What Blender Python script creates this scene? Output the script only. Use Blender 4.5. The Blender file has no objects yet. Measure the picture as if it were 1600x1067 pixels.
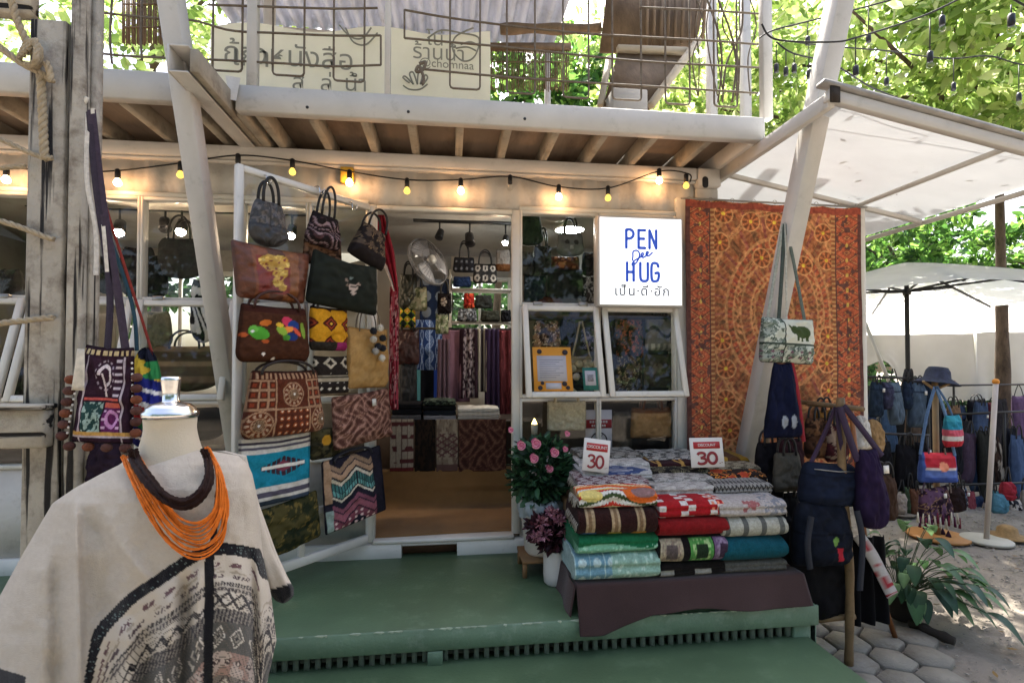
import bpy, math, random
import numpy as np
from mathutils import Vector, Matrix
SC = bpy.context.scene
COL = SC.collection
rad = math.radians
random.seed(11)
rng = np.random.default_rng(11)

# ------------------------------------------------------------------ camera
ZC = 1.57; YAW = rad(7.0); PITCH = rad(1.2); FPX = 800.0
SHIFT_PX = 18.0
cd = bpy.data.cameras.new('camera'); cam = bpy.data.objects.new('camera', cd); COL.objects.link(cam)
cam.location = (0, 0, ZC); cam.rotation_euler = (rad(90) + PITCH, 0, -YAW)
cd.sensor_width = 36; cd.lens = FPX / 1600 * 36; cd.shift_y = SHIFT_PX / 1600
cd.clip_start = 0.05; cd.clip_end = 500
SC.camera = cam
# ------------------------------------------------------------------ sky and sun
SUN_EL = rad(60); SUN_AZ = rad(14)          # azimuth measured from +Y towards +X
w = bpy.data.worlds.new('World'); SC.world = w; w.use_nodes = True
nt = w.node_tree; nt.nodes.clear()
sky = nt.nodes.new('ShaderNodeTexSky'); sky.sky_type = 'NISHITA'; sky.sun_disc = False
sky.sun_elevation = SUN_EL; sky.sun_rotation = SUN_AZ; sky.dust_density = 6; sky.ozone_density = .3
bg = nt.nodes.new('ShaderNodeBackground'); bg.inputs['Strength'].default_value = 0.15
wo = nt.nodes.new('ShaderNodeOutputWorld')
nt.links.new(sky.outputs[0], bg.inputs[0]); nt.links.new(bg.outputs[0], wo.inputs[0])
sl = bpy.data.lights.new('sun', 'SUN'); sl.energy = 5.0; sl.angle = rad(0.5); sl.color = (1, .95, .86)
so = bpy.data.objects.new('sun', sl); COL.objects.link(so)
sdir = Vector((math.sin(SUN_AZ) * math.cos(SUN_EL), math.cos(SUN_AZ) * math.cos(SUN_EL), math.sin(SUN_EL)))
so.rotation_euler = sdir.to_track_quat('Z', 'Y').to_euler(); so.location = (6, 8, 14)
SC.view_settings.view_transform = 'Standard'; SC.view_settings.look = 'None'
SC.view_settings.gamma = 1; SC.view_settings.use_curve_mapping = False
SC.view_settings.exposure = 2.1
SC.render.engine = 'CYCLES'
cy = SC.cycles; cy.use_denoising = True; cy.max_bounces = 8; cy.diffuse_bounces = 4; cy.glossy_bounces = 3
cy.transmission_bounces = 4; cy.transparent_max_bounces = 12; cy.sample_clamp_indirect = 6
cy.caustics_reflective = False; cy.caustics_refractive = False

# ------------------------------------------------------------------ layout helper: photo pixel -> point in the place
CF = np.array([math.sin(YAW) * math.cos(PITCH), math.cos(YAW) * math.cos(PITCH), math.sin(PITCH)])
CR = np.array([math.cos(YAW), -math.sin(YAW), 0.0])
CU = np.cross(CR, CF)
CPOS = np.array([0, 0, ZC])
def ray(u, v): return CF + CR * ((u - 800) / FPX) - CU * ((v - 533.5 - SHIFT_PX) / FPX)
def P(u, v, Y=None, Z=None, d=None, X=None):
    r = ray(u, v)
    if d is not None: k = d
    elif Y is not None: k = Y / r[1]
    elif X is not None: k = X / r[0]
    else: k = (Z - ZC) / r[2]
    return CPOS + r * k
def Ppl(u, v, p0, n):
    r = ray(u, v); k = np.dot(np.array(p0) - CPOS, n) / np.dot(r, n)
    return CPOS + r * k

# ------------------------------------------------------------------ colour
def lin(c):
    c = np.asarray(c, float)
    return np.where(c <= .04045, c / 12.92, ((c + .055) / 1.055) ** 2.4)
def H(s):
    s = s.lstrip('#')
    return lin([int(s[i:i + 2], 16) / 255 for i in (0, 2, 4)])

# ------------------------------------------------------------------ mesh builder
class MB:
    def __init__(s): s.v = []; s.f = []; s.c = []; s.n = 0; s.hascol = False
    def add(s, verts, faces, col=None):
        verts = np.asarray(verts, float).reshape(-1, 3); s.v.append(verts)
        if isinstance(faces, np.ndarray): s.f.append(faces + s.n)
        else:
            by = {}
            for f in faces: by.setdefault(len(f), []).append(f)
            for k, l in by.items(): s.f.append(np.array(l, int) + s.n)
        if col is None: cc = np.full((len(verts), 3), .5)
        else:
            s.hascol = True; cc = np.broadcast_to(np.asarray(col, float).reshape(-1, 3), (len(verts), 3))
        s.c.append(cc); s.n += len(verts); return s
    def bx(s, x0, x1, y0, y1, z0, z1, col=None):
        v = [(x, y, z) for z in (z0, z1) for y in (y0, y1) for x in (x0, x1)]
        return s.add(v, [(0, 2, 3, 1), (4, 5, 7, 6), (0, 1, 5, 4), (2, 6, 7, 3), (0, 4, 6, 2), (1, 3, 7, 5)], col)
    def qd(s, x0, x1, y, z0, z1, col=None): return s.add([(x0, y, z0), (x1, y, z0), (x1, y, z1), (x0, y, z1)], [(0, 1, 2, 3)], col)
    def bar(s, a, b, wx, wz, up=(0, 0, 1), col=None):
        a = np.array(a, float); b = np.array(b, float); d = b - a; d /= np.linalg.norm(d)
        r = np.cross(d, up); r /= np.linalg.norm(r); q = np.cross(r, d)
        v = [p + r * i * wx / 2 + q * j * wz / 2 for p in (a, b) for (i, j) in ((-1, -1), (1, -1), (1, 1), (-1, 1))]
        return s.add(v, [(3, 2, 1, 0), (4, 5, 6, 7), (0, 1, 5, 4), (1, 2, 6, 5), (2, 3, 7, 6), (3, 0, 4, 7)], col)
    def tube(s, pts, r, seg=8, col=None, closed=False):
        pts = np.asarray(pts, float); n = len(pts); r = np.broadcast_to(np.asarray(r, float), (n,))
        t = np.gradient(pts, axis=0)
        if closed: t = np.roll(pts, -1, 0) - np.roll(pts, 1, 0)
        t /= np.linalg.norm(t, axis=1)[:, None] + 1e-12
        ref = np.array([0, 0, 1.0]) if abs(t[0][2]) < .9 else np.array([1.0, 0, 0])
        a = np.cross(t[0], ref); a /= np.linalg.norm(a); A = []
        for i in range(n):
            a = a - t[i] * np.dot(a, t[i]); a /= np.linalg.norm(a) + 1e-12; A.append(a)
        A = np.array(A); B = np.cross(t, A)
        th = np.linspace(0, 2 * np.pi, seg, endpoint=False)
        V = pts[:, None] + (A[:, None] * np.cos(th)[None, :, None] + B[:, None] * np.sin(th)[None, :, None]) * r[:, None, None]
        i, j = np.meshgrid(np.arange(n if closed else n - 1), np.arange(seg), indexing='ij')
        i2 = (i + 1) % n; j2 = (j + 1) % seg
        F = np.stack([i * seg + j, i * seg + j2, i2 * seg + j2, i2 * seg + j], -1).reshape(-1, 4)
        n0 = s.n; s.add(V, F, None if col is None else np.asarray(col, float))
        if not closed:
            s.f.append(np.array([list(range(seg))[::-1]]) + n0); s.f.append(np.array([list(range((n - 1) * seg, n * seg))]) + n0)
        return s
    def lathe(s, prof, c=(0, 0, 0), seg=24, col=None, R=None, cap=True):
        prof = np.asarray(prof, float); th = np.linspace(0, 2 * np.pi, seg, endpoint=False)
        V = np.stack([prof[:, 0, None] * np.cos(th), prof[:, 0, None] * np.sin(th), np.repeat(prof[:, 1, None], seg, 1)], -1).reshape(-1, 3)
        if R is not None: V = V @ np.array(R).T
        V = V + np.array(c); n = len(prof)
        i, j = np.meshgrid(np.arange(n - 1), np.arange(seg), indexing='ij'); j2 = (j + 1) % seg
        F = np.stack([i * seg + j, i * seg + j2, (i + 1) * seg + j2, (i + 1) * seg + j], -1).reshape(-1, 4)
        n0 = s.n; s.add(V, F, col)
        if cap:
            if prof[0, 0] > 1e-5: s.f.append(np.array([list(range(seg))[::-1]]) + n0)
            if prof[-1, 0] > 1e-5: s.f.append(np.array([list(range((n - 1) * seg, n * seg))]) + n0)
        return s
    def grid(s, V, col=None, flip=False, wrap=False):
        nv, nu = V.shape[:2]
        i, j = np.meshgrid(np.arange(nv - 1), np.arange(nu if wrap else nu - 1), indexing='ij'); j2 = (j + 1) % nu
        F = np.stack([i * nu + j, i * nu + j2, (i + 1) * nu + j2, (i + 1) * nu + j], -1).reshape(-1, 4)
        if flip: F = F[:, ::-1]
        return s.add(V.reshape(-1, 3), F, None if col is None else col.reshape(-1, 3))
    def ball(s, c, r, seg=12, rings=7, col=None):
        a = np.linspace(-np.pi / 2, np.pi / 2, rings); r = np.broadcast_to(np.asarray(r, float), (3,))
        th = np.linspace(0, 2 * np.pi, seg, endpoint=False)
        V = np.stack([np.cos(a)[:, None] * np.cos(th), np.cos(a)[:, None] * np.sin(th), np.repeat(np.sin(a)[:, None], seg, 1)], -1) * r + np.array(c)
        return s.grid(V, None if col is None else np.broadcast_to(np.asarray(col, float), V.shape), wrap=True)
    def data(s, name):
        me = bpy.data.meshes.new(name)
        V = np.concatenate(s.v); me.vertices.add(len(V)); me.vertices.foreach_set('co', V.astype(np.float32).ravel())
        loops = np.concatenate([f.ravel() for f in s.f]); cnt = np.concatenate([np.full(len(f), f.shape[1]) for f in s.f])
        st = np.concatenate([[0], np.cumsum(cnt)[:-1]])
        me.loops.add(len(loops)); me.loops.foreach_set('vertex_index', loops.astype(np.int32))
        me.polygons.add(len(cnt)); me.polygons.foreach_set('loop_start', st.astype(np.int32))
        if s.hascol:
            ca = me.color_attributes.new('Col', 'FLOAT_COLOR', 'POINT'); C = np.concatenate(s.c)
            ca.data.foreach_set('color', np.concatenate([C, np.ones((len(C), 1))], 1).astype(np.float32).ravel())
        me.update(calc_edges=True)
        return me
    def build(s, name, mat, parent=None, smooth=False, world=True, bevel=0, solid=0):
        if parent is not None and world:
            M = np.array(wm(parent).inverted()); s.v = [v @ M[:3, :3].T + M[:3, 3] for v in s.v]
        me = s.data(name); me.materials.append(mat)
        if smooth: me.polygons.foreach_set('use_smooth', np.ones(len(me.polygons), bool))
        o = bpy.data.objects.new(name, me); COL.objects.link(o)
        if parent is not None: o.parent = parent
        if bevel:
            m = o.modifiers.new('bevel', 'BEVEL'); m.width = bevel; m.segments = 1; m.limit_method = 'ANGLE'
        if solid:
            m = o.modifiers.new('solid', 'SOLIDIFY'); m.thickness = solid; m.offset = 0
        return o
def wm(o):
    M = o.matrix_basis.copy()
    while o.parent: o = o.parent; M = o.matrix_basis @ M
    return M
def thing(name, label, cat, loc=(0, 0, 0), rz=0, group=None, rot=None):
    o = bpy.data.objects.new(name, None); COL.objects.link(o); o.empty_display_size = .05
    o.location = [float(c) for c in loc]; o.rotation_euler = rot if rot else (0, 0, rz)
    return tag(o, label, cat, group)
def tag(o, label, cat, group=None, kind=None):
    if label: o['label'] = label
    if cat: o['category'] = cat
    if group: o['group'] = group
    if kind: o['kind'] = kind
    return o
def copy_tree(o, parent=None):
    c = o.copy(); COL.objects.link(c); c.parent = parent
    for ch in list(o.children): copy_tree(ch, c)
    return c
def again(o, name, parent, M):
    "another piece sharing mesh data; M = local matrix"
    c = bpy.data.objects.new(name, o.data); COL.objects.link(c); c.parent = parent; c.matrix_basis = M; return c
def smooth_path(pts, n=24):
    pts = np.asarray(pts, float); k = len(pts); t = np.linspace(0, k - 1, n); i = np.clip(t.astype(int), 0, k - 2); f = (t - i)[:, None]
    p1 = pts[i]; p2 = pts[i + 1]; p0 = pts[np.clip(i - 1, 0, k - 1)]; p3 = pts[np.clip(i + 2, 0, k - 1)]
    return .5 * (2 * p1 + (p2 - p0) * f + (2 * p0 - 5 * p1 + 4 * p2 - p3) * f ** 2 + (3 * p1 - p0 - 3 * p2 + p3) * f ** 3)

# ------------------------------------------------------------------ noise for shapes and woven patterns
def vnoise(x, y, seed=0):
    x = np.asarray(x, float); y = np.asarray(y, float)
    xi = np.floor(x).astype(np.int64); yi = np.floor(y).astype(np.int64); fx = x - xi; fy = y - yi
    fx = fx * fx * (3 - 2 * fx); fy = fy * fy * (3 - 2 * fy)
    def h(a, b):
        n = (a * 374761393 + b * 668265263 + seed * 1442695041) & 0x7fffffff
        n = ((n ^ (n >> 13)) * 1274126177) & 0x7fffffff
        return ((n ^ (n >> 16)) & 0xffff) / 65535.0
    return (h(xi, yi) * (1 - fx) + h(xi + 1, yi) * fx) * (1 - fy) + (h(xi, yi + 1) * (1 - fx) + h(xi + 1, yi + 1) * fx) * fy
def fbm(x, y, seed=0, o=3):
    s = 0; a = .5
    for k in range(o): s = s + a * vnoise(x * 2 ** k, y * 2 ** k, seed + k); a *= .5
    return s / (1 - .5 ** o)

# ------------------------------------------------------------------ materials (all node based)
MATS = {}
def mat(key, base=None, rough=.7, var=.15, vs=6, bump=.15, bs=90, metal=0, dirt=None, spec=.4, transl=0, sheen=0, emit=None, es=0, cracks=None, weave=0, coat=0, stretch=None):
    if key in MATS: return MATS[key]
    m = bpy.data.materials.new(key); MATS[key] = m; m.use_nodes = True; t = m.node_tree; N = t.nodes; L = t.links
    pb = N['Principled BSDF']; out = N['Material Output']
    tc = N.new('ShaderNodeTexCoord'); vec = tc.outputs['Object']
    if stretch:
        mp = N.new('ShaderNodeMapping'); mp.inputs['Scale'].default_value = stretch; L.new(vec, mp.inputs[0]); vec = mp.outputs[0]
    def noise(sc, det=4, ro=.6):
        n = N.new('ShaderNodeTexNoise'); n.inputs['Scale'].default_value = sc; n.inputs['Detail'].default_value = det
        n.inputs['Roughness'].default_value = ro; L.new(vec, n.inputs['Vector']); return n.outputs['Fac']
    def mixc(fac, a, b, mode='MIX'):
        x = N.new('ShaderNodeMix'); x.data_type = 'RGBA'; x.blend_type = mode
        for i, val in ((0, fac), (6, a), (7, b)):
            if hasattr(val, 'is_output'): L.new(val, x.inputs[i])
            else: x.inputs[i].default_value = val if i == 0 else (*[float(q) for q in val], 1)
        return x.outputs[2]
    def ramp(fac, a, b, lo=0, hi=1):
        r = N.new('ShaderNodeMapRange'); r.inputs[1].default_value = a; r.inputs[2].default_value = b
        r.inputs[3].default_value = lo; r.inputs[4].default_value = hi; L.new(fac, r.inputs[0]); return r.outputs[0]
    if base is None:
        at = N.new('ShaderNodeAttribute'); at.attribute_name = 'Col'; c = at.outputs['Color']
    else:
        rgb = N.new('ShaderNodeRGB'); rgb.outputs[0].default_value = (*[float(q) for q in base], 1); c = rgb.outputs[0]
    if var:
        f = ramp(noise(vs), .3, .7, 1 - var, 1 + var)
        hs = N.new('ShaderNodeHueSaturation'); L.new(f, hs.inputs['Value']); L.new(c, hs.inputs['Color']); c = hs.outputs[0]
    if dirt:
        dc, amt, ds, lo, hi = dirt
        c = mixc(ramp(noise(ds, 8, .7), lo, hi, 0, amt), c, dc)
    hgt = None
    if bump: hgt = noise(bs, 5)
    if cracks:      # long dark splits along local z where paint has flaked
        cc, csc, lo, hi = cracks
        mp2 = N.new('ShaderNodeMapping'); mp2.inputs['Scale'].default_value = csc; L.new(tc.outputs['Object'], mp2.inputs[0])
        n2 = N.new('ShaderNodeTexNoise'); n2.inputs['Scale'].default_value = 1; n2.inputs['Detail'].default_value = 6; L.new(mp2.outputs[0], n2.inputs['Vector'])
        k = ramp(n2.outputs['Fac'], lo, hi, 1, 0); c = mixc(k, c, cc)
        if hgt is not None:
            ad = N.new('ShaderNodeMath'); ad.operation = 'MULTIPLY_ADD'; ad.inputs[1].default_value = -2.5; L.new(k, ad.inputs[0]); L.new(hgt, ad.inputs[2]); hgt = ad.outputs[0]
    if weave:
        wv = N.new('ShaderNodeTexWave'); wv.inputs['Scale'].default_value = weave; wv.bands_direction = 'Z'; L.new(vec, wv.inputs['Vector'])
        wv2 = N.new('ShaderNodeTexWave'); wv2.inputs['Scale'].default_value = weave; wv2.bands_direction = 'X'; L.new(vec, wv2.inputs['Vector'])
        ad = N.new('ShaderNodeMath'); ad.operation = 'MULTIPLY_ADD'; L.new(wv.outputs['Fac'], ad.inputs[0]); L.new(wv2.outputs['Fac'], ad.inputs[1]); 
        if hgt is not None: L.new(hgt, ad.inputs[2])
        hgt = ad.outputs[0]
        c = mixc(ramp(hgt, 0.2, 1.4, .35, 0), c, (0, 0, 0), 'MIX') if base is not None else c
    L.new(c, pb.inputs['Base Color'])
    pb.inputs['Roughness'].default_value = rough; pb.inputs['Metallic'].default_value = metal
    pb.inputs['Specular IOR Level'].default_value = spec
    if coat: pb.inputs['Coat Weight'].default_value = coat
    if sheen: pb.inputs['Sheen Weight'].default_value = sheen
    if hgt is not None:
        b = N.new('ShaderNodeBump'); b.inputs['Strength'].default_value = bump or .2; b.inputs['Distance'].default_value = .01
        L.new(hgt, b.inputs['Height']); L.new(b.outputs[0], pb.inputs['Normal'])
    if emit is not None:
        pb.inputs['Emission Color'].default_value = (*[float(q) for q in emit], 1); pb.inputs['Emission Strength'].default_value = es
    if transl:
        tr = N.new('ShaderNodeBsdfTranslucent'); L.new(c, tr.inputs[0]); ms = N.new('ShaderNodeMixShader'); ms.inputs[0].default_value = transl
        L.new(pb.outputs[0], ms.inputs[1]); L.new(tr.outputs[0], ms.inputs[2]); L.new(ms.outputs[0], out.inputs[0])
    return m
def glass_mat(key, tint=(.92, .95, .94), ior=1.5, dust=.0):
    if key in MATS: return MATS[key]
    m = bpy.data.materials.new(key); MATS[key] = m; m.use_nodes = True; N = m.node_tree.nodes; L = m.node_tree.links
    N.remove(N['Principled BSDF']); out = N['Material Output']
    tr = N.new('ShaderNodeBsdfTransparent'); tr.inputs[0].default_value = (*tint, 1)
    gl = N.new('ShaderNodeBsdfGlossy'); gl.inputs['Roughness'].default_value = .02
    lw = N.new('ShaderNodeLayerWeight'); lw.inputs[0].default_value = .5
    pw = N.new('ShaderNodeMath'); pw.operation = 'POWER'; pw.inputs[1].default_value = 5; L.new(lw.outputs['Facing'], pw.inputs[0])
    fr = N.new('ShaderNodeMapRange'); fr.inputs[3].default_value = .032; fr.inputs[4].default_value = 1; L.new(pw.outputs[0], fr.inputs[0])
    ms = N.new('ShaderNodeMixShader'); L.new(fr.outputs[0], ms.inputs[0]); L.new(tr.outputs[0], ms.inputs[1]); L.new(gl.outputs[0], ms.inputs[2])
    df = N.new('ShaderNodeBsdfDiffuse'); df.inputs[0].default_value = (.6, .6, .58, 1)
    nz = N.new('ShaderNodeTexNoise'); nz.inputs['Scale'].default_value = 7; nz.inputs['Detail'].default_value = 6
    mr = N.new('ShaderNodeMapRange'); mr.inputs[1].default_value = .45; mr.inputs[2].default_value = .8; mr.inputs[3].default_value = dust * .4; mr.inputs[4].default_value = dust * 2
    L.new(nz.outputs['Fac'], mr.inputs[0])
    m2 = N.new('ShaderNodeMixShader'); L.new(mr.outputs[0], m2.inputs[0]); L.new(ms.outputs[0], m2.inputs[1]); L.new(df.outputs[0], m2.inputs[2]); L.new(m2.outputs[0], out.inputs[0])
    return m
WHITE = mat('white_painted_steel', H('#b5b2ad'), .55, .1, 3, .12, 60, dirt=(H('#6b655c'), .42, 9, .56, .76))
WHITE2 = mat('white_window_frame_paint', H('#c9c6bf'), .45, .08, 4, .08, 60, dirt=(H('#6b6156'), .5, 14, .6, .8))
HEADER = mat('weathered_white_boarding', H('#b5b2ad'), .7, .15, 2.5, .3, 40, dirt=(H('#786c60'), .6, 6, .53, .74))
WOODW = mat('weathered_white_wood', H('#9d9689'), .85, .2, 5, .6, 70, cracks=(H('#15110e'), (34, 34, 1.2), .41, .455), dirt=(H('#5a4d40'), .8, 9, .48, .66))
WOODH = mat('weathered_white_wood_rail', H('#ada495'), .85, .2, 5, .6, 70, cracks=(H('#15110e'), (1.3, 30, 30), .41, .455), dirt=(H('#5a4d40'), .8, 7, .5, .7))
PLY = mat('brown_plywood', H('#857363'), .7, .25, 3, .2, 40, dirt=(H('#3a2a1e'), .7, 4, .5, .75), stretch=(1, .3, 1))
JOIST = mat('dusty_joist_paint', H('#918879'), .7, .2, 5, .2, 60, dirt=(H('#4a3b2d'), .6, 8, .5, .7))
DARK = mat('black_plastic', H('#17171a'), .45, .1, 10, .05)
FABRIC = mat('woven_fabric', None, .92, .14, 14, .35, 220, spec=.12)
FINE = mat('fine_cloth', None, .9, .1, 8, .2, 350, spec=.12)
KNIT = mat('knitted_wool', None, .95, .2, 60, .8, 160, spec=.1, sheen=.04)
LEATHER = mat('soft_leather', None, .5, .2, 16, .35, 120, spec=.5)
CHROME = mat('polished_chrome', (.62, .61, .6), .2, 0, bump=0, metal=1)
STEEL = mat('worn_steel', H('#8d8a84'), .4, .15, 20, .1, metal=.9)
GLASS = glass_mat('window_glass', dust=.010)
CLEAR = glass_mat('clear_bulb_glass', (.95, .95, .93))
# =================================================================== SETTING
YW = 3.31; ZD = .36; ZF = .46; ZT = 2.90; XR = 1.84; XL = -4.22; YB = 5.72
GROUND = mat('dusty_gravel_ground', H('#7f776d'), .95, .2, 1.2, .9, 45, dirt=(H('#5b5148'), .7, 3, .48, .7), spec=.15)
nn = 90
gx = np.concatenate([[-60, -20], np.linspace(-6, 14, nn), [30, 80]]); gy = np.concatenate([[-60, -15], np.linspace(-3, 17, nn), [40, 120]])
GX, GY = np.meshgrid(gx, gy)
GZ = .018 * (fbm(GX * 1.7, GY * 1.7, 3) - .5) * 2 - .02
MB().grid(np.stack([GX, GY, GZ], -1)).build('ground', GROUND, smooth=True)['kind'] = 'structure'
# loose gravel on the path, nobody could count it
ng = 9000
px = rng.uniform(1.9, 7.5, ng); py = 1.3 + rng.uniform(0, 1, ng) ** 1.5 * 5.5
sz = rng.uniform(.003, .011, ng) * (1 + .5 * (py > 3)); 
gb = MB(); oct_v = np.array([(1, 0, 0), (-1, 0, 0), (0, 1, 0), (0, -1, 0), (0, 0, 1), (0, 0, -.4)], float)
oct_f = np.array([(0, 2, 4), (2, 1, 4), (1, 3, 4), (3, 0, 4), (2, 0, 5), (1, 2, 5), (3, 1, 5), (0, 3, 5)])
jit = rng.uniform(.6, 1.4, (ng, 6, 1)) * np.array([1, 1, .55])
V = oct_v[None] * jit * sz[:, None, None]; ang = rng.uniform(0, 6.28, ng); ca, sa = np.cos(ang), np.sin(ang)
V = np.stack([V[..., 0] * ca[:, None] - V[..., 1] * sa[:, None], V[..., 0] * sa[:, None] + V[..., 1] * ca[:, None], V[..., 2]], -1) + np.stack([px, py, np.full(ng, -.005)], -1)[:, None]
gc = H('#8a8379')[None] * rng.uniform(.65, 1.2, (ng, 1))
gb.add(V, (oct_f[None] + np.arange(ng)[:, None, None] * 6).reshape(-1, 3), np.repeat(gc, 6, 0))
tag(gb.build('gravel', mat('loose_gravel', None, .95, .2, 30, .3)), 'loose grey gravel and grit scattered over the path', 'gravel', kind='stuff')
# dry leaves
# stepping stone pavers beside the step
PAVE = mat('concrete_paver', H('#7b756b'), .9, .18, 5, .5, 60, dirt=(H('#54493e'), .7, 8, .5, .7))
pav = thing('paver_path', None, None, (2, 2, 0)); pav['kind'] = 'structure'
hs = .118
eA, eB = P(1425, 985, Z=0.0), P(1530, 1067, Z=0.0)
for r_ in range(18):
    for c_ in range(13):
        cx = 1.80 + (c_ + .5 * (r_ % 2)) * hs * 1.78; cyy = 1.2 + r_ * hs * 1.54
        lim = eB[0] + (eA[0] - eB[0]) * (cyy - eB[1]) / (eA[1] - eB[1])
        if cx < 1.9 or cx > lim or cyy > eA[1] + .25 or cx > 3.0: continue
        k = np.arange(6) * np.pi / 3 + np.pi / 6 + rng.uniform(-.06, .06)
        rr = hs * .985 * (1 + rng.uniform(-.11, .05, 6)); x = cx + rr * np.cos(k); y = cyy + rr * np.sin(k)
        x1 = cx + rr * .955 * np.cos(k); y1 = cyy + rr * .955 * np.sin(k); zt = .018 + rng.uniform(-.003, .003)
        v = np.concatenate([np.stack([x, y, np.full(6, -.05)], -1), np.stack([x, y, np.full(6, zt - .012)], -1), np.stack([x1, y1, np.full(6, zt) + rng.uniform(-.003, .003, 6)], -1)])
        f = [(i, (i + 1) % 6, 6 + (i + 1) % 6, 6 + i) for i in range(6)] + [(6 + i, 6 + (i + 1) % 6, 12 + (i + 1) % 6, 12 + i) for i in range(6)] + [(12, 13, 14, 15, 16, 17)]
        MB().add(v, f).build('paver', PAVE, pav)

# ------------------------------------------------------------------ green deck and step
GREEN = mat('green_deck_paint', H('#4d6347'), .5, .18, 2.2, .3, 70, dirt=(H('#83957a'), .35, 9, .55, .8), spec=.45)
GREENF = mat('faded_green_deck_paint', H('#5a705a'), .6, .2, 3, .25, 70, dirt=(H('#8f9c8c'), .5, 10, .52, .75))
dk = thing('porch_deck', 'green painted porch deck in front of the shop doorway', 'deck', (0, 2.9, 0))
YD = 2.385
MB().bx(-3.6, XR, YD + .012, YW + .05, ZD - .03, ZD).build('deck_board', GREEN, dk, bevel=.006)
MB().bx(-3.6, XR + .003, YD, YD + .014, ZD - .098, ZD + .001).build('fascia', GREENF, dk, bevel=.004)
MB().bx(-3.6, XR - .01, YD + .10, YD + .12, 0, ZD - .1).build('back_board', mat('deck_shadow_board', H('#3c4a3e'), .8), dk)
MB().bx(XR - .03, XR + .001, YD + .02, YW, 0, ZD - .032).build('side_panel', GREENF, dk)
SL = mat('grey_green_slat', H('#5f6a5c'), .8, .2, 20)
sx0 = MB().bx(-.011, .011, YD + .03, YD + .06, .19, ZD - .1).build('slat', SL, dk, world=False)
sx0.location = (-1.25, -2.9, 0)
x = -1.20
while x < XR - .13:
    again(sx0, 'slat', dk, Matrix.Translation((x, -2.9, 0))); x += .0475
p_ = P(680, 1020, Y=YD)
MB().bx(p_[0] - .035, p_[0] + .035, YD - .004, YD + .03, .195, ZD - .1).build('support_block', GREENF, dk, bevel=.004)
MB().bx(XR - .12, XR, YD + .02, YD + .07, .0, ZD - .1).build('end_post', GREENF, dk, bevel=.004)
CH = MB()
for k in range(70):
    xx_ = -1.1 + 2.8 * rng.uniform(0, 1) ** .8; L_ = rng.uniform(.008, .06); w_ = rng.uniform(.002, .006)
    CH.add([(xx_, YD - .002, ZD + .0025), (xx_ + L_ * .4, YD - .002, ZD + .0028), (xx_ + L_, YD - .002, ZD + .0025), (xx_ + L_ * .8, YD + w_, ZD + .003), (xx_ + L_ * .3, YD + w_ * 1.4, ZD + .003)], [(0, 1, 2, 3, 4)])
    CH.add([(xx_, YD - .0015, ZD + .002), (xx_ + L_, YD - .0015, ZD + .002), (xx_ + L_ * .7, YD - .0018, ZD - w_)], [(0, 2, 1)])
CH.build('paint_chips', mat('chipped_paint', H('#9aa58f'), .8, .2, 30), dk)['kind'] = 'stuff'
st = thing('lower_step', 'wide green step below the porch deck', 'step', (0, 1.9, 0))
MB().bx(-3.6, 1.80, 1.35, YD + .09, .165, .20).build('tread', GREEN, st, bevel=.006)
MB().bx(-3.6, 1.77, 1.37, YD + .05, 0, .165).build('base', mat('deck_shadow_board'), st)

# ------------------------------------------------------------------ the container shop
sh = thing('container_shop', 'white shipping container turned into a craft bag shop with balcony', 'shop', (-1.2, 4.5, 0))
fl = MB().bx(XL, XR, YW + .06, YB, ZF - .12, ZF).build('floor', mat('shop_floor', H('#5d4330'), .7), sh)
INW = mat('interior_white_wall', H('#a39d94'), .7, .12, 3, .1, dirt=(H('#6a6158'), .4, 5, .55, .75))
MB().bx(XL, XR, YW + .06, YB, ZT - .13, ZT - .02).build('ceiling', INW, sh)
bwx = [(-3.35, -2.25), (.02, .66)]; bz0, bz1 = 1.5, 2.5
bk = MB(); xs = XL
for a, b in bwx: bk.bx(xs, a, YB, YB + .06, ZF, ZT - .02); bk.bx(a, b, YB, YB + .06, ZF, bz0); bk.bx(a, b, YB, YB + .06, bz1, ZT - .02); xs = b
bk.bx(xs, XR, YB, YB + .06, ZF, ZT - .02); bk.build('back_wall', INW, sh)
for a, b in bwx:
    f = MB(); f.bx(a, b, YB - .02, YB, bz0 - .04, bz0).bx(a, b, YB - .02, YB, bz1, bz1 + .04).bx(a - .04, a, YB - .02, YB, bz0 - .04, bz1 + .04).bx(b, b + .04, YB - .02, YB, bz0 - .04, bz1 + .04)
    f.bx((a + b) / 2 - .015, (a + b) / 2 + .015, YB + .01, YB + .04, bz0, bz1); wf = f.build('rear_window_frame', WHITE2, sh, bevel=.003)
    MB().qd(a, b, YB + .022, bz0, bz1).build('pane', GLASS, wf)
for x0, x1 in ((XL, XL + .05), (XR - .05, XR)): MB().bx(x0, x1, YW + .06, YB, ZF, ZT - .13).build('end_wall', INW, sh)
tr_ = MB().bx(XL, XR - .17, YW - .035, YW + .06, ZT - .08, ZT); tr_.bx(XL, XR - .17, YW - .02, YW + .06, ZT - .10, ZT - .082); tr_.build('top_rail', WHITE, sh, bevel=.006)
MB().bx(XL, XR, YW + .06, YB + .06, ZT - .019, ZT).build('container_roof', WHITE, sh)
# header boarding, shallow corrugation
xs = np.arange(XL, XR - .15, .02); ph = (xs / .17) % 1; dep = np.clip(np.abs(ph - .5) * 6 - 1, 0, 1) * .018
zz = np.array([2.585, 2.80]); V = np.zeros((2, len(xs), 3)); V[..., 0] = xs; V[..., 1] = YW + .006 + dep; V[..., 2] = zz[:, None]
MB().grid(V).build('header_panel', HEADER, sh, solid=.004)
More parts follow.
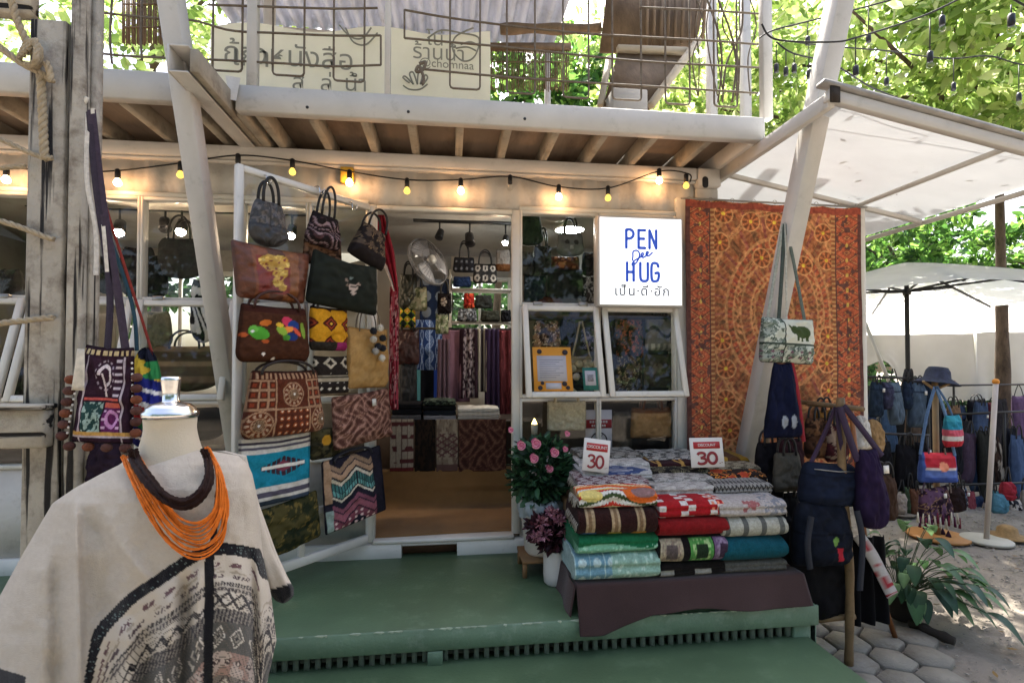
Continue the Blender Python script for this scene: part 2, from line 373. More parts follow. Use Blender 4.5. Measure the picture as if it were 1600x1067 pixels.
# corner casting and corner post
c = MB(); c.bx(XR - .165, XR + .004, YW - .04, YW + .13, ZT - .125, ZT + .003); cc = c.build('corner_casting', WHITE, sh, bevel=.012)
cp = P(1102, 285, Y=YW - .042)
th = np.linspace(0, 2 * np.pi, 20, endpoint=False); ox = .022 * np.cos(th); oz = .022 * np.sin(th) + np.sign(np.sin(th)) * .018
MB().add(np.stack([cp[0] + ox, np.full(20, YW - .043), cp[2] + oz], -1), [tuple(range(20))]).build('casting_hole_shade', DARK, cc)  # flat dark oval paints the shade inside the casting's hole
MB().bx(XR - .16, XR, YW, YW + .12, ZF - .1, ZT - .126).build('corner_post', WHITE, sh, bevel=.006)
# bottom rail with forklift pockets
x0 = P(628, 860, Y=YW)[0]; x1 = P(714, 860, Y=YW)[0]
b = MB().bx(XL, x0, YW - .03, YW + .05, ZD - .03, ZF - .012).bx(x1, XR, YW - .03, YW + .05, ZD - .03, ZF - .012).bx(x0, x1, YW - .028, YW + .05, ZF - .03, ZF - .013)
b.build('bottom_rail', WHITE2, sh, bevel=.004)
MB().bx(x0, x1, YW + .2, YW + .21, ZD - .03, ZF - .03).build('fork_pocket_shade', DARK, sh)  # black sheet put in for the shade inside the pocket
XD0, XD1 = -.459, .407          # doorway
MB().bx(XD0 - .01, XD1 + .01, YW - .036, YW + .07, ZF - .011, ZF + .012).build('threshold', WHITE2, sh, bevel=.004)
ZWT, ZM, ZL, ZS = 2.575, 1.945, 1.345, .96
def fr(m, x0, x1, z0, z1, y0=YW - .012, y1=YW + .05): m.bx(x0, x1, y0, y1, z0, z1); return m
dfm = MB(); fr(dfm, XD0 - .05, XD0, ZF + .013, ZWT); fr(dfm, XD1, XD1 + .05, ZF + .013, ZWT); fr(dfm, XD0, XD1, ZWT - .03, ZWT)
dfm.build('door_frame', WHITE2, sh, bevel=.004)
XM_R = [XD1 + .05, .985, 1.53]
XM_L = [-4.15, -3.57, -2.995, -2.42, -1.84, -1.265, -.87, XD0 - .05]
SASH = []
def windows(xm, close):
    for i in range(len(xm) - 1):
        a, b = xm[i], xm[i + 1]; hw = .016
        for zlo, zhi, nm in ((ZM, ZWT, 'upper'), (ZL, ZM, 'mid'), (ZS, ZL, 'low')):
            m = MB(); x0 = a + (0 if i == 0 else -0.0); 
            fr(m, a + .001, a + hw, zlo + .001, zhi - .001); fr(m, b - hw, b - .001, zlo + .001, zhi - .001); fr(m, a + hw, b - hw, zlo + .001, zlo + .024); fr(m, a + hw, b - hw, zhi - .022, zhi - .001)
            o = m.build('window_frame', WHITE2, sh, bevel=.003)
            if nm != 'mid': MB().qd(a + hw, b - hw, YW + .022, zlo + .02, zhi - .02).build('pane', GLASS, o)
            else: SASH.append((a + .012, b - .012))
    MB().bx(xm[0] - .0, xm[-1] + .0, YW + .001, YW + .045, ZF - .009, ZS - .001).build('apron_panel', HEADER, sh)
    MB().bx(xm[0], xm[-1], YW - .008, YW + .048, ZWT + .001, ZWT + .03).build('head_rail', WHITE2, sh, bevel=.003)
windows(XM_L, 1); windows(XM_R, 1)
MB().bx(XM_R[-1] + .001, XR - .16, YW - .01, YW + .05, ZF, 2.7).build('side_jamb', WHITE2, sh, bevel=.004)
# awning sashes hung at the mid rail, swung outward
OPEN = rad(16)
def sash(a, b, ang, label, group=None):
    w = b - a; h = ZM - ZL + .01; q = .036
    m = MB().bx(-w / 2, -w / 2 + q, -.03, 0, -h, 0).bx(w / 2 - q, w / 2, -.03, 0, -h, 0).bx(-w / 2 + q, w / 2 - q, -.029, -.001, -q, 0).bx(-w / 2 + q, w / 2 - q, -.029, -.001, -h, -h + q)
    s = m.build('window_sash', WHITE2, sh, world=False, bevel=.004); s.rotation_euler = (-ang, 0, 0); s.location = Vector((0.5 * (a + b), YW - .02, ZM - .002)) - sh.location
    s['label'] = label
    MB().qd(-w / 2 + q, w / 2 - q, -.015, -h + q, -q).build('pane', GLASS, s, world=False)
    for k in (-.3, .3): MB().bx(k * w - .03, k * w + .03, -.034, -.004, -.006, .022).build('hinge', STEEL, s, world=False, bevel=.003)
    return s
SASHES = []
for (a, b) in SASH:
    if a < -4: lab = 'open white window sash at the far left end of the shop'
    elif a < -3.4: lab = 'open white window sash second from the left end of the shop'
    elif a < -2.9: lab = 'open white window sash seen past the rope net'
    elif a < -2.3: lab = 'open white window sash behind the weathered post'
    elif a < -1.8: lab = 'open white window sash behind the hanging embroidered bags'
    elif a < -1.2: lab = 'open white window sash between mannequin neck and slanting strut'
    elif a < -.8: lab = 'closed white window sash behind the bag covered door, strut side'
    elif a < 0: lab = 'closed white window sash behind the bag covered door, hinge side'
    elif a < .9: lab = 'open white window sash with the orange notice stuck on it'
    else: lab = 'open white window sash right under the light box sign'
    SASHES.append(sash(a, b, OPEN if (a < -1.0 or a > 0) and not (-1.27 < a < -.8) else rad(1), lab, 'awning window sashes of the shop'))

# glass door leaf standing open, carries the bags
DH = np.array([-.4745, YW - .03]); DE = np.array([-1.047, 2.652]); DW = float(np.linalg.norm(DH - DE)); DPHI = math.atan2(*(DH - DE)[::-1])
DN = np.array([math.sin(DPHI), -math.cos(DPHI), 0])
door = thing('glass_door', 'white framed glass shop door swung open and hung with bags', 'door', (DE[0], DE[1], ZF + .012), DPHI)
zt = ZWT - ZF - .03; q = .035
m = MB().bx(0, q, -.018, .018, 0, zt).bx(DW - q, DW, -.018, .018, 0, zt).bx(q, DW - q, -.017, .017, zt - q, zt).bx(q, DW - q, -.017, .017, 0, .05)
m.build('door_leaf_frame', WHITE2, door, world=False, bevel=.004)
MB().bx(q, DW - q, -.016, .016, .26, .295).build('mid_rail', WHITE2, door, world=False, bevel=.003)
MB().bx(DW * .42, DW * .42 + .028, -.016, .016, .05, .26).build('stile', WHITE2, door, world=False, bevel=.003)
MB().qd(q, DW - q, 0, .295, zt - q).build('pane', GLASS, door, world=False)
MB().qd(q, DW - q, 0, .05, .26).build('pane', GLASS, door, world=False)
for zz in (.3, 1.0, 1.75): MB().bx(DW - .01, DW + .02, -.022, .022, zz - .05, zz + .05).build('hinge', STEEL, door, world=False, bevel=.003)

# ------------------------------------------------------------------ balcony
YBF = 2.82; ZB0, ZB1 = 2.90, 3.04
bal = thing('balcony', 'white painted balcony frame projecting over the shopfront', 'balcony', (0, YBF, ZB0))
XBL = -1.12
MB().bx(XBL, XR + .03, YBF, YBF + .06, ZB0, ZB1).build('front_beam', WHITE, bal, bevel=.006)
MB().bx(-4.2, XBL - .14, YBF - .02, YBF + .04, ZB0 + .02, ZB1 + .03).build('front_beam', WHITE, bal, bevel=.006)
cb_ = MB().bx(XBL - .15, XBL - .142, 2.46, YBF + .9, ZB0 - .01, ZB1 - .02).bx(XBL - .1415, XBL - .06, 2.46, YBF + .9, ZB1 - .03, ZB1 - .021).bx(XBL - .1415, XBL - .06, 2.46, YBF + .9, ZB0 - .01, ZB0 - .001); cb_.build('side_channel', WHITE, bal, bevel=.002)
MB().bx(XBL - .06 + .001, XBL - .021, 2.47, YBF + .9, ZB0 + .001, ZB1 - .031).build('channel_plank', JOIST, bal, bevel=.003)
MB().bx(XBL - .02, XBL + .03, YBF + .061, 5.6, ZB0 + .002, ZB1).build('side_beam', JOIST, bal, bevel=.005)
gp = MB(); gp.add([P(352, 118, Y=YBF - .004), P(376, 122, Y=YBF - .004), P(369, 158, Y=YBF - .004), P(360, 156, Y=YBF - .004)], [(0, 1, 2, 3)])
gp.build('gusset_patch', mat('bare_plaster_patch', H('#cfcdca'), .7), bal)
MB().bx(XR - .03, XR + .031, YBF + .061, 5.6, ZB0, ZB1).build('side_beam', WHITE, bal, bevel=.006)
MB().bx(XBL, XR, YBF + .03, 5.6, ZB1 - .035, ZB1 - .015).build('plywood_floor', PLY, bal)
MB().bx(-4.2, XBL - .12, YBF + .03, 5.6, ZB1 - .025, ZB1 - .005).build('plywood_floor', PLY, bal)
jp = [418, 497, 575, 645, 718, 790, 862, 935, 1010, 1092]
for i, u in enumerate(jp):
    xj = P(u, 215, Y=YBF + .2)[0]
    if xj < XBL + .06: continue
    MB().bx(xj - .022, xj + .022, YBF + .062, 5.5, ZB0 + .004, ZB1 - .036).build('joist', JOIST, bal, bevel=.003)
for xj in np.arange(-4.0, XBL - .2, .33): MB().bx(xj - .022, xj + .022, YBF + .05, 5.5, ZB0 + .02, ZB1 - .026).build('joist', JOIST, bal, bevel=.003)
for u_, v_ in ((638, 175), (820, 186), (480, 168)):
    c_ = P(u_, v_, Y=YBF); MB().lathe([(0, -.003), (.008, -.003), (.009, .002)], c_, 10, R=np.array([[1, 0, 0], [0, 0, 1], [0, 1, 0]])).build('bolt', DARK, bal)
# slanting struts that carry the balcony
def strut(pb, pt, w, label):
    s = thing('slanting_strut', label, 'support post', pb, group='slanting struts of the balcony')
    MB().bar(pb, pt, w, w * 1.15, up=(0, 1, 0)).build('strut_tube', WHITE, s, bevel=.004)
    MB().bx(pb[0] - .06, pb[0] + .06, pb[1] - .06, pb[1] + .06, pb[2], pb[2] + .012).build('foot_plate', WHITE, s, bevel=.002)
    return s
def onX(X, u, v): return P(u, v, X=X)
sb = P(355, 600, Y=3.2); stp = P(268, 0, X=sb[0]); dv = (stp - sb) / (stp[2] - sb[2])
STL = strut(sb + dv * (ZD - sb[2]), stp + dv * .3, .088, 'slanting white steel strut left of the bag covered door')
sb = P(1168, 700, Y=3.2); stp = P(1312, 0, X=sb[0]); dv = (stp - sb) / (stp[2] - sb[2])
STR_A, STR_D = sb, dv
strut(sb + dv * (ZD - .02 - sb[2]), stp + dv * .3, .094, 'slanting white steel strut in front of the orange tapestry')
# railing with bent rods
RUST = mat('rusty_rod', H('#6b6256'), .8, .25, 20, .3, dirt=(H('#3a2518'), .7, 20, .45, .65))
rl = thing('balcony_railing', 'rusty bent rod railing with white posts along the balcony edge', 'railing', (0, YBF + .03, ZB1))
YR = YBF + .03
for u, wd in ((395, .05), (606, .03), (1197, .06)):
    x = P(u, 80, Y=YR)[0]; MB().bx(x - wd / 2, x + wd / 2, YR - .02, YR + .03, ZB1, 4.0).build('railing_post', WHITE, rl, bevel=.003)
MB().bx(-4, XR, YR - .02, YR + .03, 3.95, 3.99).build('top_rail', WHITE, rl, bevel=.003)
def rod(px, off=0, r=.0058):
    pts = [P(u, v, Y=YR + off) for u, v in px]; MB().tube(smooth_path(pts, max(8, 4 * len(pts))), r, 6).build('rod', RUST, rl, smooth=True)
def urod(ua, ub, vb, vt=-140, off=0):
    a = P(ua, vb, Y=YR + off); b = P(ub, vb + (ub - ua) * .06, Y=YR + off); t = 4.0; c = .018
    pts = [(a[0], a[1], t), (a[0], a[1], 3.5), (a[0], a[1], a[2] + c), (a[0] + c * .3, a[1], a[2] + c * .3), (a[0] + c, a[1], a[2]), (b[0] - c, b[1], b[2]), (b[0] - c * .3, b[1], b[2] + c * .3), (b[0], b[1], b[2] + c), (b[0], b[1], 3.5), (b[0], b[1], t)]
    MB().tube(pts, .0058, 6).build('rod', RUST, rl, smooth=True)
for ua, ub, vb in ((332, 378, 110), (426, 475, 117), (521, 569, 126), (703, 750, 138), (792, 836, 145), (880, 920, 152), (957, 1002, 155), (1040, 1078, 162), (1116, 1152, 166)): urod(ua, ub, vb)
rod([(140, 18), (230, 28), (300, 32), (360, 48), (430, 52), (520, 56), (595, 56)], -.01)
rod([(140, 82), (200, 88), (290, 92), (360, 95), (450, 100), (520, 104), (595, 102)], -.01)
rod([(325, 8), (420, 11), (520, 14), (590, 13)], -.01)
rod([(595, 56), (595, 102)], -.01); rod([(632, 16), (632, 60)], -.01)
rod([(632, 16), (700, 28), (790, 40), (900, 52), (1000, 58), (1110, 64), (1185, 70)], -.01)
rod([(632, 60), (700, 66), (790, 74), (900, 86), (1000, 96), (1110, 102), (1185, 106)], -.01)
rod([(655, 108), (760, 118), (860, 126), (960, 132), (1060, 138), (1185, 146)], -.01)
rod([(1000, 12), (1110, 17), (1185, 22)], -.01)
rod([(655, 100), (665, 98), (660, 110), (650, 112), (655, 104), (662, 122), (660, 132)], -.02, .009)
rod([(175, 0), (172, 60), (175, 100)], -.01); rod([(222, 0), (220, 60), (222, 95)], -.01)
for u0, u1 in ((1122, 1150), (1160, 1135), (1105, 1128)):
    rod([(u0, 0), (u0 * .6 + u1 * .4 + 8, 50), (u1, 100), (u1 - 6, 160)], .02, .006)
# loose vines of wire near the corner post
for k in range(7):
    u = 1085 + k * 14; rod([(u, -10), (u + rng.uniform(-14, 14), 40), (u + rng.uniform(-14, 14), 90), (u + rng.uniform(-10, 10), 150)], .04, .004)
# corrugated balcony roof, unseen front lengthened to keep sun off the poncho
rf = thing('balcony_roof', 'corrugated metal roof sheet over the balcony on white purlins', 'roof', (-.4, 4.4, 5.0))
CORR = mat('corrugated_metal', H('#b4b9c6'), .5, .12, 2, .1, transl=.22, dirt=(H('#6d6a68'), .5, 6, .5, .75))
xs = np.arange(-2.3, 1.15, .012); s_ = np.array([0., 1.]); V = np.zeros((2, len(xs), 3)); V[..., 0] = xs
V[..., 1] = np.where(s_ == 0, 2.2, 5.65)[:, None]; V[..., 2] = np.where(s_ == 0, 4.95, 5.15)[:, None] + .03 * np.clip(np.sin(xs / .13 * 2 * np.pi) * 1.6, -1, 1)
MB().grid(V).build('corrugated_sheet', CORR, rf, smooth=False, solid=.003)
for y in (2.4, 3.5, 4.5, 5.6): MB().bx(-2.3, 1.12, y - .025, y + .025, 5.06 - (5.6 - y) * .058, 5.12 - (5.6 - y) * .058).build('purlin', WHITE, rf, bevel=.003)
for x in (-1.6, -.2, 1.08): MB().bx(x - .03, x + .03, 5.52, 5.58, ZB1, 5.06).build('roof_post', WHITE, rf, bevel=.003)
# =================================================================== woven patterns: functions of (U across, V up), 0..1 -> colour
def base_(U, c): return np.broadcast_to(H(c) if isinstance(c, str) else c, U.shape + (3,)).copy()
def put(C, m, c):
    c = H(c) if isinstance(c, str) else c
    m = np.clip(np.asarray(m, float), 0, 1)[..., None]; C[:] = C * (1 - m) + c * m; return C
def tri(x): return np.abs((x % 1) - .5) * 2
def speck(C, U, V, amt=.25, sc=40, seed=1):
    C *= (1 - amt + 2 * amt * vnoise(U * sc, V * sc, seed))[..., None]; return C
def disc(U, V, cx, cy, r, asp=1): return ((U - cx) * asp) ** 2 + (V - cy) ** 2 < r * r
def rosette(C, U, V, cx, cy, r, asp, cols, n=8):
    x = (U - cx) * asp; y = V - cy; d = np.hypot(x, y) / r; th = np.arctan2(y, x)
    put(C, d < 1, cols[0]); put(C, (d < .95) & (d > .55 + .0 * th) & (np.cos(n * th) > -.1), cols[1]); put(C, (d < .5), cols[2]); put(C, d < .22, cols[3]); return C
def plain(c, amt=.18, sc=30): return lambda U, V: speck(base_(U, c), U, V, amt, sc)
def stripes(cols, ws, vert=False, wob=0.0, seed=3):
    e = np.cumsum(ws) / np.sum(ws)
    def f(U, V):
        t = (U if vert else V) + wob * (vnoise(U * 6, V * 6, seed) - .5); C = base_(U, cols[-1])
        i = np.searchsorted(e, np.clip(t, 0, .999)); return np.array([H(c) for c in cols])[np.clip(i, 0, len(cols) - 1)]
    return f
def batik(cols, sc=7, seed=0, th=.5):
    def f(U, V):
        C = base_(U, cols[0]); n = fbm(U * sc, V * sc, seed); put(C, n > th, cols[1])
        n2 = fbm(U * sc * 1.7 + 9, V * sc * 1.7, seed + 5); put(C, n2 > .6, cols[2]); 
        if len(cols) > 3: put(C, np.abs(n - n2) < .035, cols[3])
        return C
    return f
def paisley(c0, c1, c2, k=8, asp=1.3):
    def f(U, V):
        C = base_(U, c0); x = U * k * asp; y = V * k; wx = x + .9 * np.sin(y * 2.1) ; wy = y + .9 * np.sin(x * 1.9)
        a = np.sin(wx * 3.1) * np.sin(wy * 3.1); put(C, np.abs(a) < .16, c1); put(C, a > .62, c2); put(C, a < -.75, c2); return speck(C, U, V, .2, 50)
    return f
def diamonds(c0, cols, nx, ny, w=.0):
    def f(U, V):
        C = base_(U, c0); d = tri(U * nx) * .5 + tri(V * ny) * .5
        put(C, d > .52, cols[0]); put(C, d > .66, cols[1]); put(C, d > .84, cols[2]); return speck(C, U, V, .12, 60)
    return f
def chevrons(cols, n, amp, freq):
    cl = [H(c) for c in cols]
    def f(U, V):
        t = (V + amp * tri(U * freq)) * n; i = np.floor(t).astype(int) % len(cl); return np.array(cl)[i]
    return f
def tapestry(U, V):
    C = base_(U, '#a5633f'); asp = 1.31 / 2.0
    n = fbm(U * 40, V * 60, 4); put(C, n > .58, '#6d4a2c'); put(C, n < .42, '#b57a4e')
    a = np.sin(U * 92 + 2.2 * np.sin(V * 60)) * np.sin(V * 140 + 2 * np.sin(U * 44)); put(C, a > .6, '#8e3a2a'); put(C, a < -.68, '#57412a'); put(C, np.abs(a) < .09, '#bb8058')
    F0 = C.copy()
    xc = (U - .52) * asp; yc = V - .60; d = np.hypot(xc, yc * .70 + .0); th = np.arctan2(yc, xc)
    for r0, wd, ca, cb, k in ((.285, .020, '#98583a', '#b8794e', 66), (.225, .030, '#84482f', '#b07448', 44), (.180, .012, '#a8432f', '#bd7e52', 60), (.125, .018, '#934d36', '#b57d4a', 36), (.075, .018, '#6d2c25', '#b58a48', 14)):
        m = np.abs(d - r0) < wd; put(C, m, ca); put(C, m & (np.sin(th * k) * np.cos((d - r0) / wd * 3) > .3), cb); put(C, m & (np.sin(th * k * .5 + 1) < -.75), '#3a2c24'); put(C, m & (np.sin(th * k * .5 + 1) > .9), '#6a2438'); put(C, np.abs(np.abs(d - r0) - wd) < .003, '#bd8657')
    put(C, d < .035, '#8f3428'); put(C, (d < .03) & (np.cos(8 * th) > .2), '#b88d40')
    C = C * .62 + F0 * .38
    fl = [(.21, .955), (.36, .93), (.5, .935), (.78, .9), (.80, .8), (.19, .85), (.20, .50), (.22, .40), (.22, .29), (.24, .18), (.24, .07), (.80, .52), (.79, .42), (.80, .32), (.79, .2), (.8, .09), (.40, .12), (.55, .07), (.66, .14), (.42, .8), (.66, .78), (.52, .86)]
    for (cx, cy) in fl:
        xx = (U - cx) * asp; yy = V - cy; dd = np.hypot(xx, yy) / .034; tt = np.arctan2(yy, xx)
        put(C, dd < 1, '#a35433'); put(C, (dd < .95) & (dd > .35) & (np.cos(8 * tt) > .15), '#54301f'); put(C, (np.abs(dd - 1) < .08), '#bd8556'); put(C, (dd < .95) & (dd > .3) & (np.abs(np.cos(4 * tt)) < .12), '#c08c58'); put(C, dd < .2, '#cfae3c')
    for lo, hi in ((0.02, .135), (.855, .985)):
        m = (U > lo) & (U < hi); t = (U - lo) / (hi - lo); put(C, m, '#9c4632'); dd = np.abs(t - .5) * 2 + tri(V * 18 + .5); q = np.floor(V * 36 + .0).astype(int) % 2
        put(C, m & (dd % 1 < .42), '#63352c'); put(C, m & (np.abs((dd % .5) - .25) < .05), '#bd7a4e'); put(C, m & (np.abs((dd * 1.0) % 1 - .78) < .05), '#a5482f'); put(C, m & (np.hypot((t - .5) * .13, ((V * 18) % 1 - .5) * .055) < .008), '#b89a4c'); put(C, m & (vnoise(U * 60, V * 80, 3) > .72), '#3a2a30'); put(C, m & ((t < .05) | (t > .95)), '#33222a')
    for lo in (.135, .832): m = (U > lo) & (U < lo + .022); put(C, m, '#7d4830'); put(C, m & (tri(V * 60) > .55), '#b08254')
    for lo in (.0, .985): put(C, (U >= lo) & (U < lo + .02), '#33222c')
    for hi in (.985, 0): put(C, np.abs(V - hi) < .012, '#7a2f2a')
    C = C * .82 + H('#a8663f') * .18
    return C * np.array([1.26, 1.40, 1.48]) * (.72 + .56 * vnoise(U * 70, V * 105, 8))[..., None]
# bag designs
def p_round(U, V):
    C = speck(base_(U, '#2c2b2c'), U, V, .4, 26); n = fbm(U * 16, V * 16, 3); put(C, (V > .42) & (n > .52), '#55504e'); put(C, (V > .42) & (np.abs(U - .45) < .03), '#1a191a'); put(C, np.abs(V - .42) < .02, '#141314'); return C
def p_ripple(U, V):
    C = base_(U, '#1f1a1b'); t = (V * 1.1 + .55 * U + .12 * np.sin(U * 9) + .06 * np.sin(V * 14)) * 5; put(C, (np.abs((t % 1) - .5) < .12) & (V < .8), '#8a7477'); put(C, (np.abs(((t + .25) % 1) - .5) < .09) & (V < .8), '#4a3335'); return C
def p_lace(U, V): C = base_(U, '#242021'); n = fbm(U * 11, V * 11, 6); put(C, (n > .54) & (V > .3), '#56493f'); put(C, (np.abs(n - .5) < .02) & (V > .3), '#7d6a52'); return C
def p_gold(U, V):
    C = stripes(['#5a2f1c', '#6f3d20', '#4a2718', '#7a4a28', '#5a2f1c'], [1, 1, 1, 1, 1], True, .03)(U, V); C = np.array(C)
    put(C, (np.abs(U - .46) < .22) & (V > .12) & (V < .8), '#6d241c')
    m = disc(U, V, .44, .68, .17, 1.25) | disc(U, V, .56, .72, .14, 1.25) | disc(U, V, .36, .70, .10, 1.3) | disc(U, V, .55, .52, .13, 1.3) | disc(U, V, .52, .34, .10, 1.3) | disc(U, V, .58, .24, .07, 1.3)
    n = fbm(U * 18, V * 18, 4); put(C, m & (n > .3), '#b08a34'); put(C, m & (n > .62), '#d2b45a'); return speck(C, U, V, .25, 24)
def p_skull(U, V):
    C = speck(base_(U, '#20241f'), U, V, .3, 12)
    for cx, cy, r, c in ((.55, .44, .075, '#b7a497'), (.555, .33, .04, '#b7a497'), (.45, .55, .035, '#8d7b70'), (.52, .63, .035, '#6d7a78'), (.62, .52, .03, '#9a8576'), (.47, .46, .03, '#7a6a5c'), (.535, .45, .02, '#20241f'), (.575, .45, .02, '#20241f')): put(C, disc(U, V, cx, cy, r, 1.3), c)
    return C
def p_birds(U, V):
    C = speck(base_(U, '#46291b'), U, V, .25, 30); n = vnoise(U * 12, V * 12, 5) * .06
    def el(cx, cy, rx, ry, c, a=0):
        x = U - cx; y = V - cy; X = x * math.cos(a) + y * math.sin(a); Y = -x * math.sin(a) + y * math.cos(a); put(C, (X / rx) ** 2 + (Y / ry) ** 2 < 1 + n * 4, c)
    el(.22, .50, .13, .10, '#4f9a34', -.6); el(.15, .56, .05, .06, '#67ad47'); el(.14, .52, .018, .02, '#e8e8e0'); el(.30, .68, .08, .05, '#c06a2c', .3); el(.05, .46, .04, .04, '#b5562c')
    el(.62, .72, .07, .10, '#c23a55', .4); el(.70, .66, .08, .09, '#26407f'); el(.60, .58, .10, .05, '#e08a3c', .4); el(.66, .46, .09, .07, '#22376f'); el(.52, .56, .06, .09, '#8bab3e', .6); el(.86, .58, .045, .14, '#7c9a3a', .1); el(.50, .66, .05, .04, '#e0b13a'); el(.75, .55, .03, .09, '#d85a44', .6); el(.58, .44, .05, .05, '#4c8a34')
    el(.3, .36, .04, .03, '#b5562c'); el(.28, .14, .022, .03, '#e8ded2'); el(.42, .06, .02, .025, '#e8ded2'); put(C, V > .86, '#3a1d16'); return C
def p_yellow(U, V):
    C = base_(U, '#c98f22'); x = U * 2.05 + .1; y = V * 2.2 - .35; d = tri(x + .5 * 0) + tri(y)
    put(C, d > 1.18, '#4a1f18'); put(C, d > 1.42, '#8c3a24'); put(C, d > 1.62, '#3c1a16'); put(C, d > 1.82, '#d6a63a')
    put(C, V < .2, '#2f2a24'); put(C, (V < .2) & (U > .62), '#8a2a5a'); put(C, V > .94, '#241d1d'); return speck(C, U, V, .15, 50)
def p_medal(U, V):
    C = base_(U, '#5a2c1c'); cr = '#a98263'
    for (cx, cy, r) in ((.53, .64, .185), (.14, .2, .20), (.92, .22, .2)):
        x = (U - cx) * 1.33; y = V - cy; d = np.hypot(x, y) / r; th = np.arctan2(y, x)
        put(C, d < 1, '#6b3620'); put(C, np.abs(d - .97) < .06, cr); put(C, (np.abs(d - .72) < .13) & (np.cos(12 * th) > .1), '#b8977a'); put(C, np.abs(d - .5) < .05, cr); put(C, d < .42, '#8f7458'); put(C, (d < .4) & (np.sin(d * 50) > .3), '#5c3a28'); put(C, d < .1, '#e6ded2')
    m = (V > .42) & (V < .86) & ((U < .29) | (U > .76)); gx = (U * 1.33 * 7.2) % 1; gy = (V * 7) % 1; put(C, m & ((np.maximum(np.abs(gx - .5), np.abs(gy - .5)) > .38)), cr); put(C, m & (np.maximum(np.abs(gx - .5), np.abs(gy - .5)) < .2), '#8a3a22')
    m = (V < .4) & (U > .33) & (U < .73); gx = (U * 1.33 * 9) % 1; gy = (V * 9) % 1; put(C, m & (np.hypot(gx - .5, gy - .5) < .3), '#a4542c'); put(C, m & (np.hypot(gx - .5, gy - .5) < .13), '#e3c9a8')
    put(C, np.abs(V - .42) < .012, cr); put(C, (np.abs(U - .31) < .008) | (np.abs(U - .75) < .008), cr); put(C, V > .88, '#4a2418'); put(C, (V > .88) & (V < .97) & (tri(U * 16) > .5), cr)
    return speck(C, U, V, .22, 70)
def p_turq(U, V):
    C = base_(U, '#cfc8bd'); put(C, V < .08, '#3a4452'); put(C, (V > .13) & (V < .2), '#56505c'); put(C, (V > .28) & (V < .76), '#1f7f96'); put(C, (V > .82) & (V < .86), '#5b5560'); put(C, (V > .9) & (V < .93), '#463f4a')
    y = (V - .54); x = np.abs(U - .58); put(C, (np.abs(y) < .13 * np.clip(1 - x / .33, 0, 1) + .02) & (x < .33) & (tri(x * 14) > .25 - .0), '#3b2a33'); put(C, (np.abs(y) < .09 * (1 - x / .16)) & (x < .16), '#7b3b4a'); put(C, (np.abs(y) < .022) & (x < .31), '#e3ddd2'); return speck(C, U, V, .12, 60)
def p_chev(U, V):
    C = base_(U, '#22202a'); t = V + .17 * tri(U * 2 + .5) - .09; x = (U > .12) & (U < .80)
    for lo, hi, c in ((.86, .93, '#8a705a'), (.76, .84, '#a5856a'), (.68, .73, '#c9bda8'), (.58, .67, '#3f6a66'), (.50, .57, '#5f918a'), (.45, .48, '#cfc4b0'), (.30, .36, '#7c4a58'), (.18, .28, '#8e5560'), (.04, .16, '#7a4350')): put(C, x & (t > lo) & (t < hi), c)
    put(C, x & (t > .48) & (t < .67) & (tri(U * 24) > .72), '#22202a'); put(C, x & (t < .16) & (np.hypot((U * 10 % 1) - .5, (V * 14 % 1) - .5) < .22), '#d8b9b4'); put(C, (U < .12) & (U > .03) & (V > .4), '#a5856a'); put(C, (U < .12) & (U > .03) & (V < .3), '#8a9a92'); return speck(C, U, V, .18, 60)
def p_bw(U, V):
    C = base_(U, '#2a2420'); put(C, (V > .36) & (V < .52), '#a99c85'); put(C, (V > .44) & (V < .48), '#4b4238'); m = V < .34; d = tri(U * 5) + tri(V * 5.6); put(C, m & (d > 1.5), '#cfc6b4'); put(C, V < .06, '#8a7b66'); m = V > .56; d = tri(U * 2.1 + .1) + tri(V * 2.4); put(C, m & (d > 1.25), '#b8ad98'); put(C, m & (d > 1.6), '#2a2420'); return C
def p_eleph(U, V):
    C = batik(['#8d948a', '#b2b7ab', '#5f6a5e', '#3f4a44'], 9, 2)(U, V)
    m = (U > .38) & (V > .42); put(C, m, '#bfc0b2'); put(C, (np.abs(U - .37) < .012), '#2b302c'); put(C, np.abs(V - .42) < .02, '#39443c')
    el = lambda cx, cy, rx, ry: (((U - cx) / rx) ** 2 + ((V - cy) / ry) ** 2 < 1)
    e = el(.70, .70, .16, .14) | el(.55, .74, .07, .10) | ((np.abs(U - .60) < .025) & (V > .5) & (V < .66)) | ((np.abs(U - .69) < .025) & (V > .49) & (V < .66)) | ((np.abs(U - .80) < .028) & (V > .5) & (V < .68)) | ((U > .43) & (U < .52) & (np.abs(V - .80 + (U - .47) * 1.2) < .03))
    put(C, e, '#3d4a2c'); put(C, (V < .34) & (tri(U * 6) + tri(V * 8) > 1.5), '#6a4a58'); put(C, (V < .36) & (tri(U * 5 + .3) * tri(V * 7) > .75), '#41524a'); return C
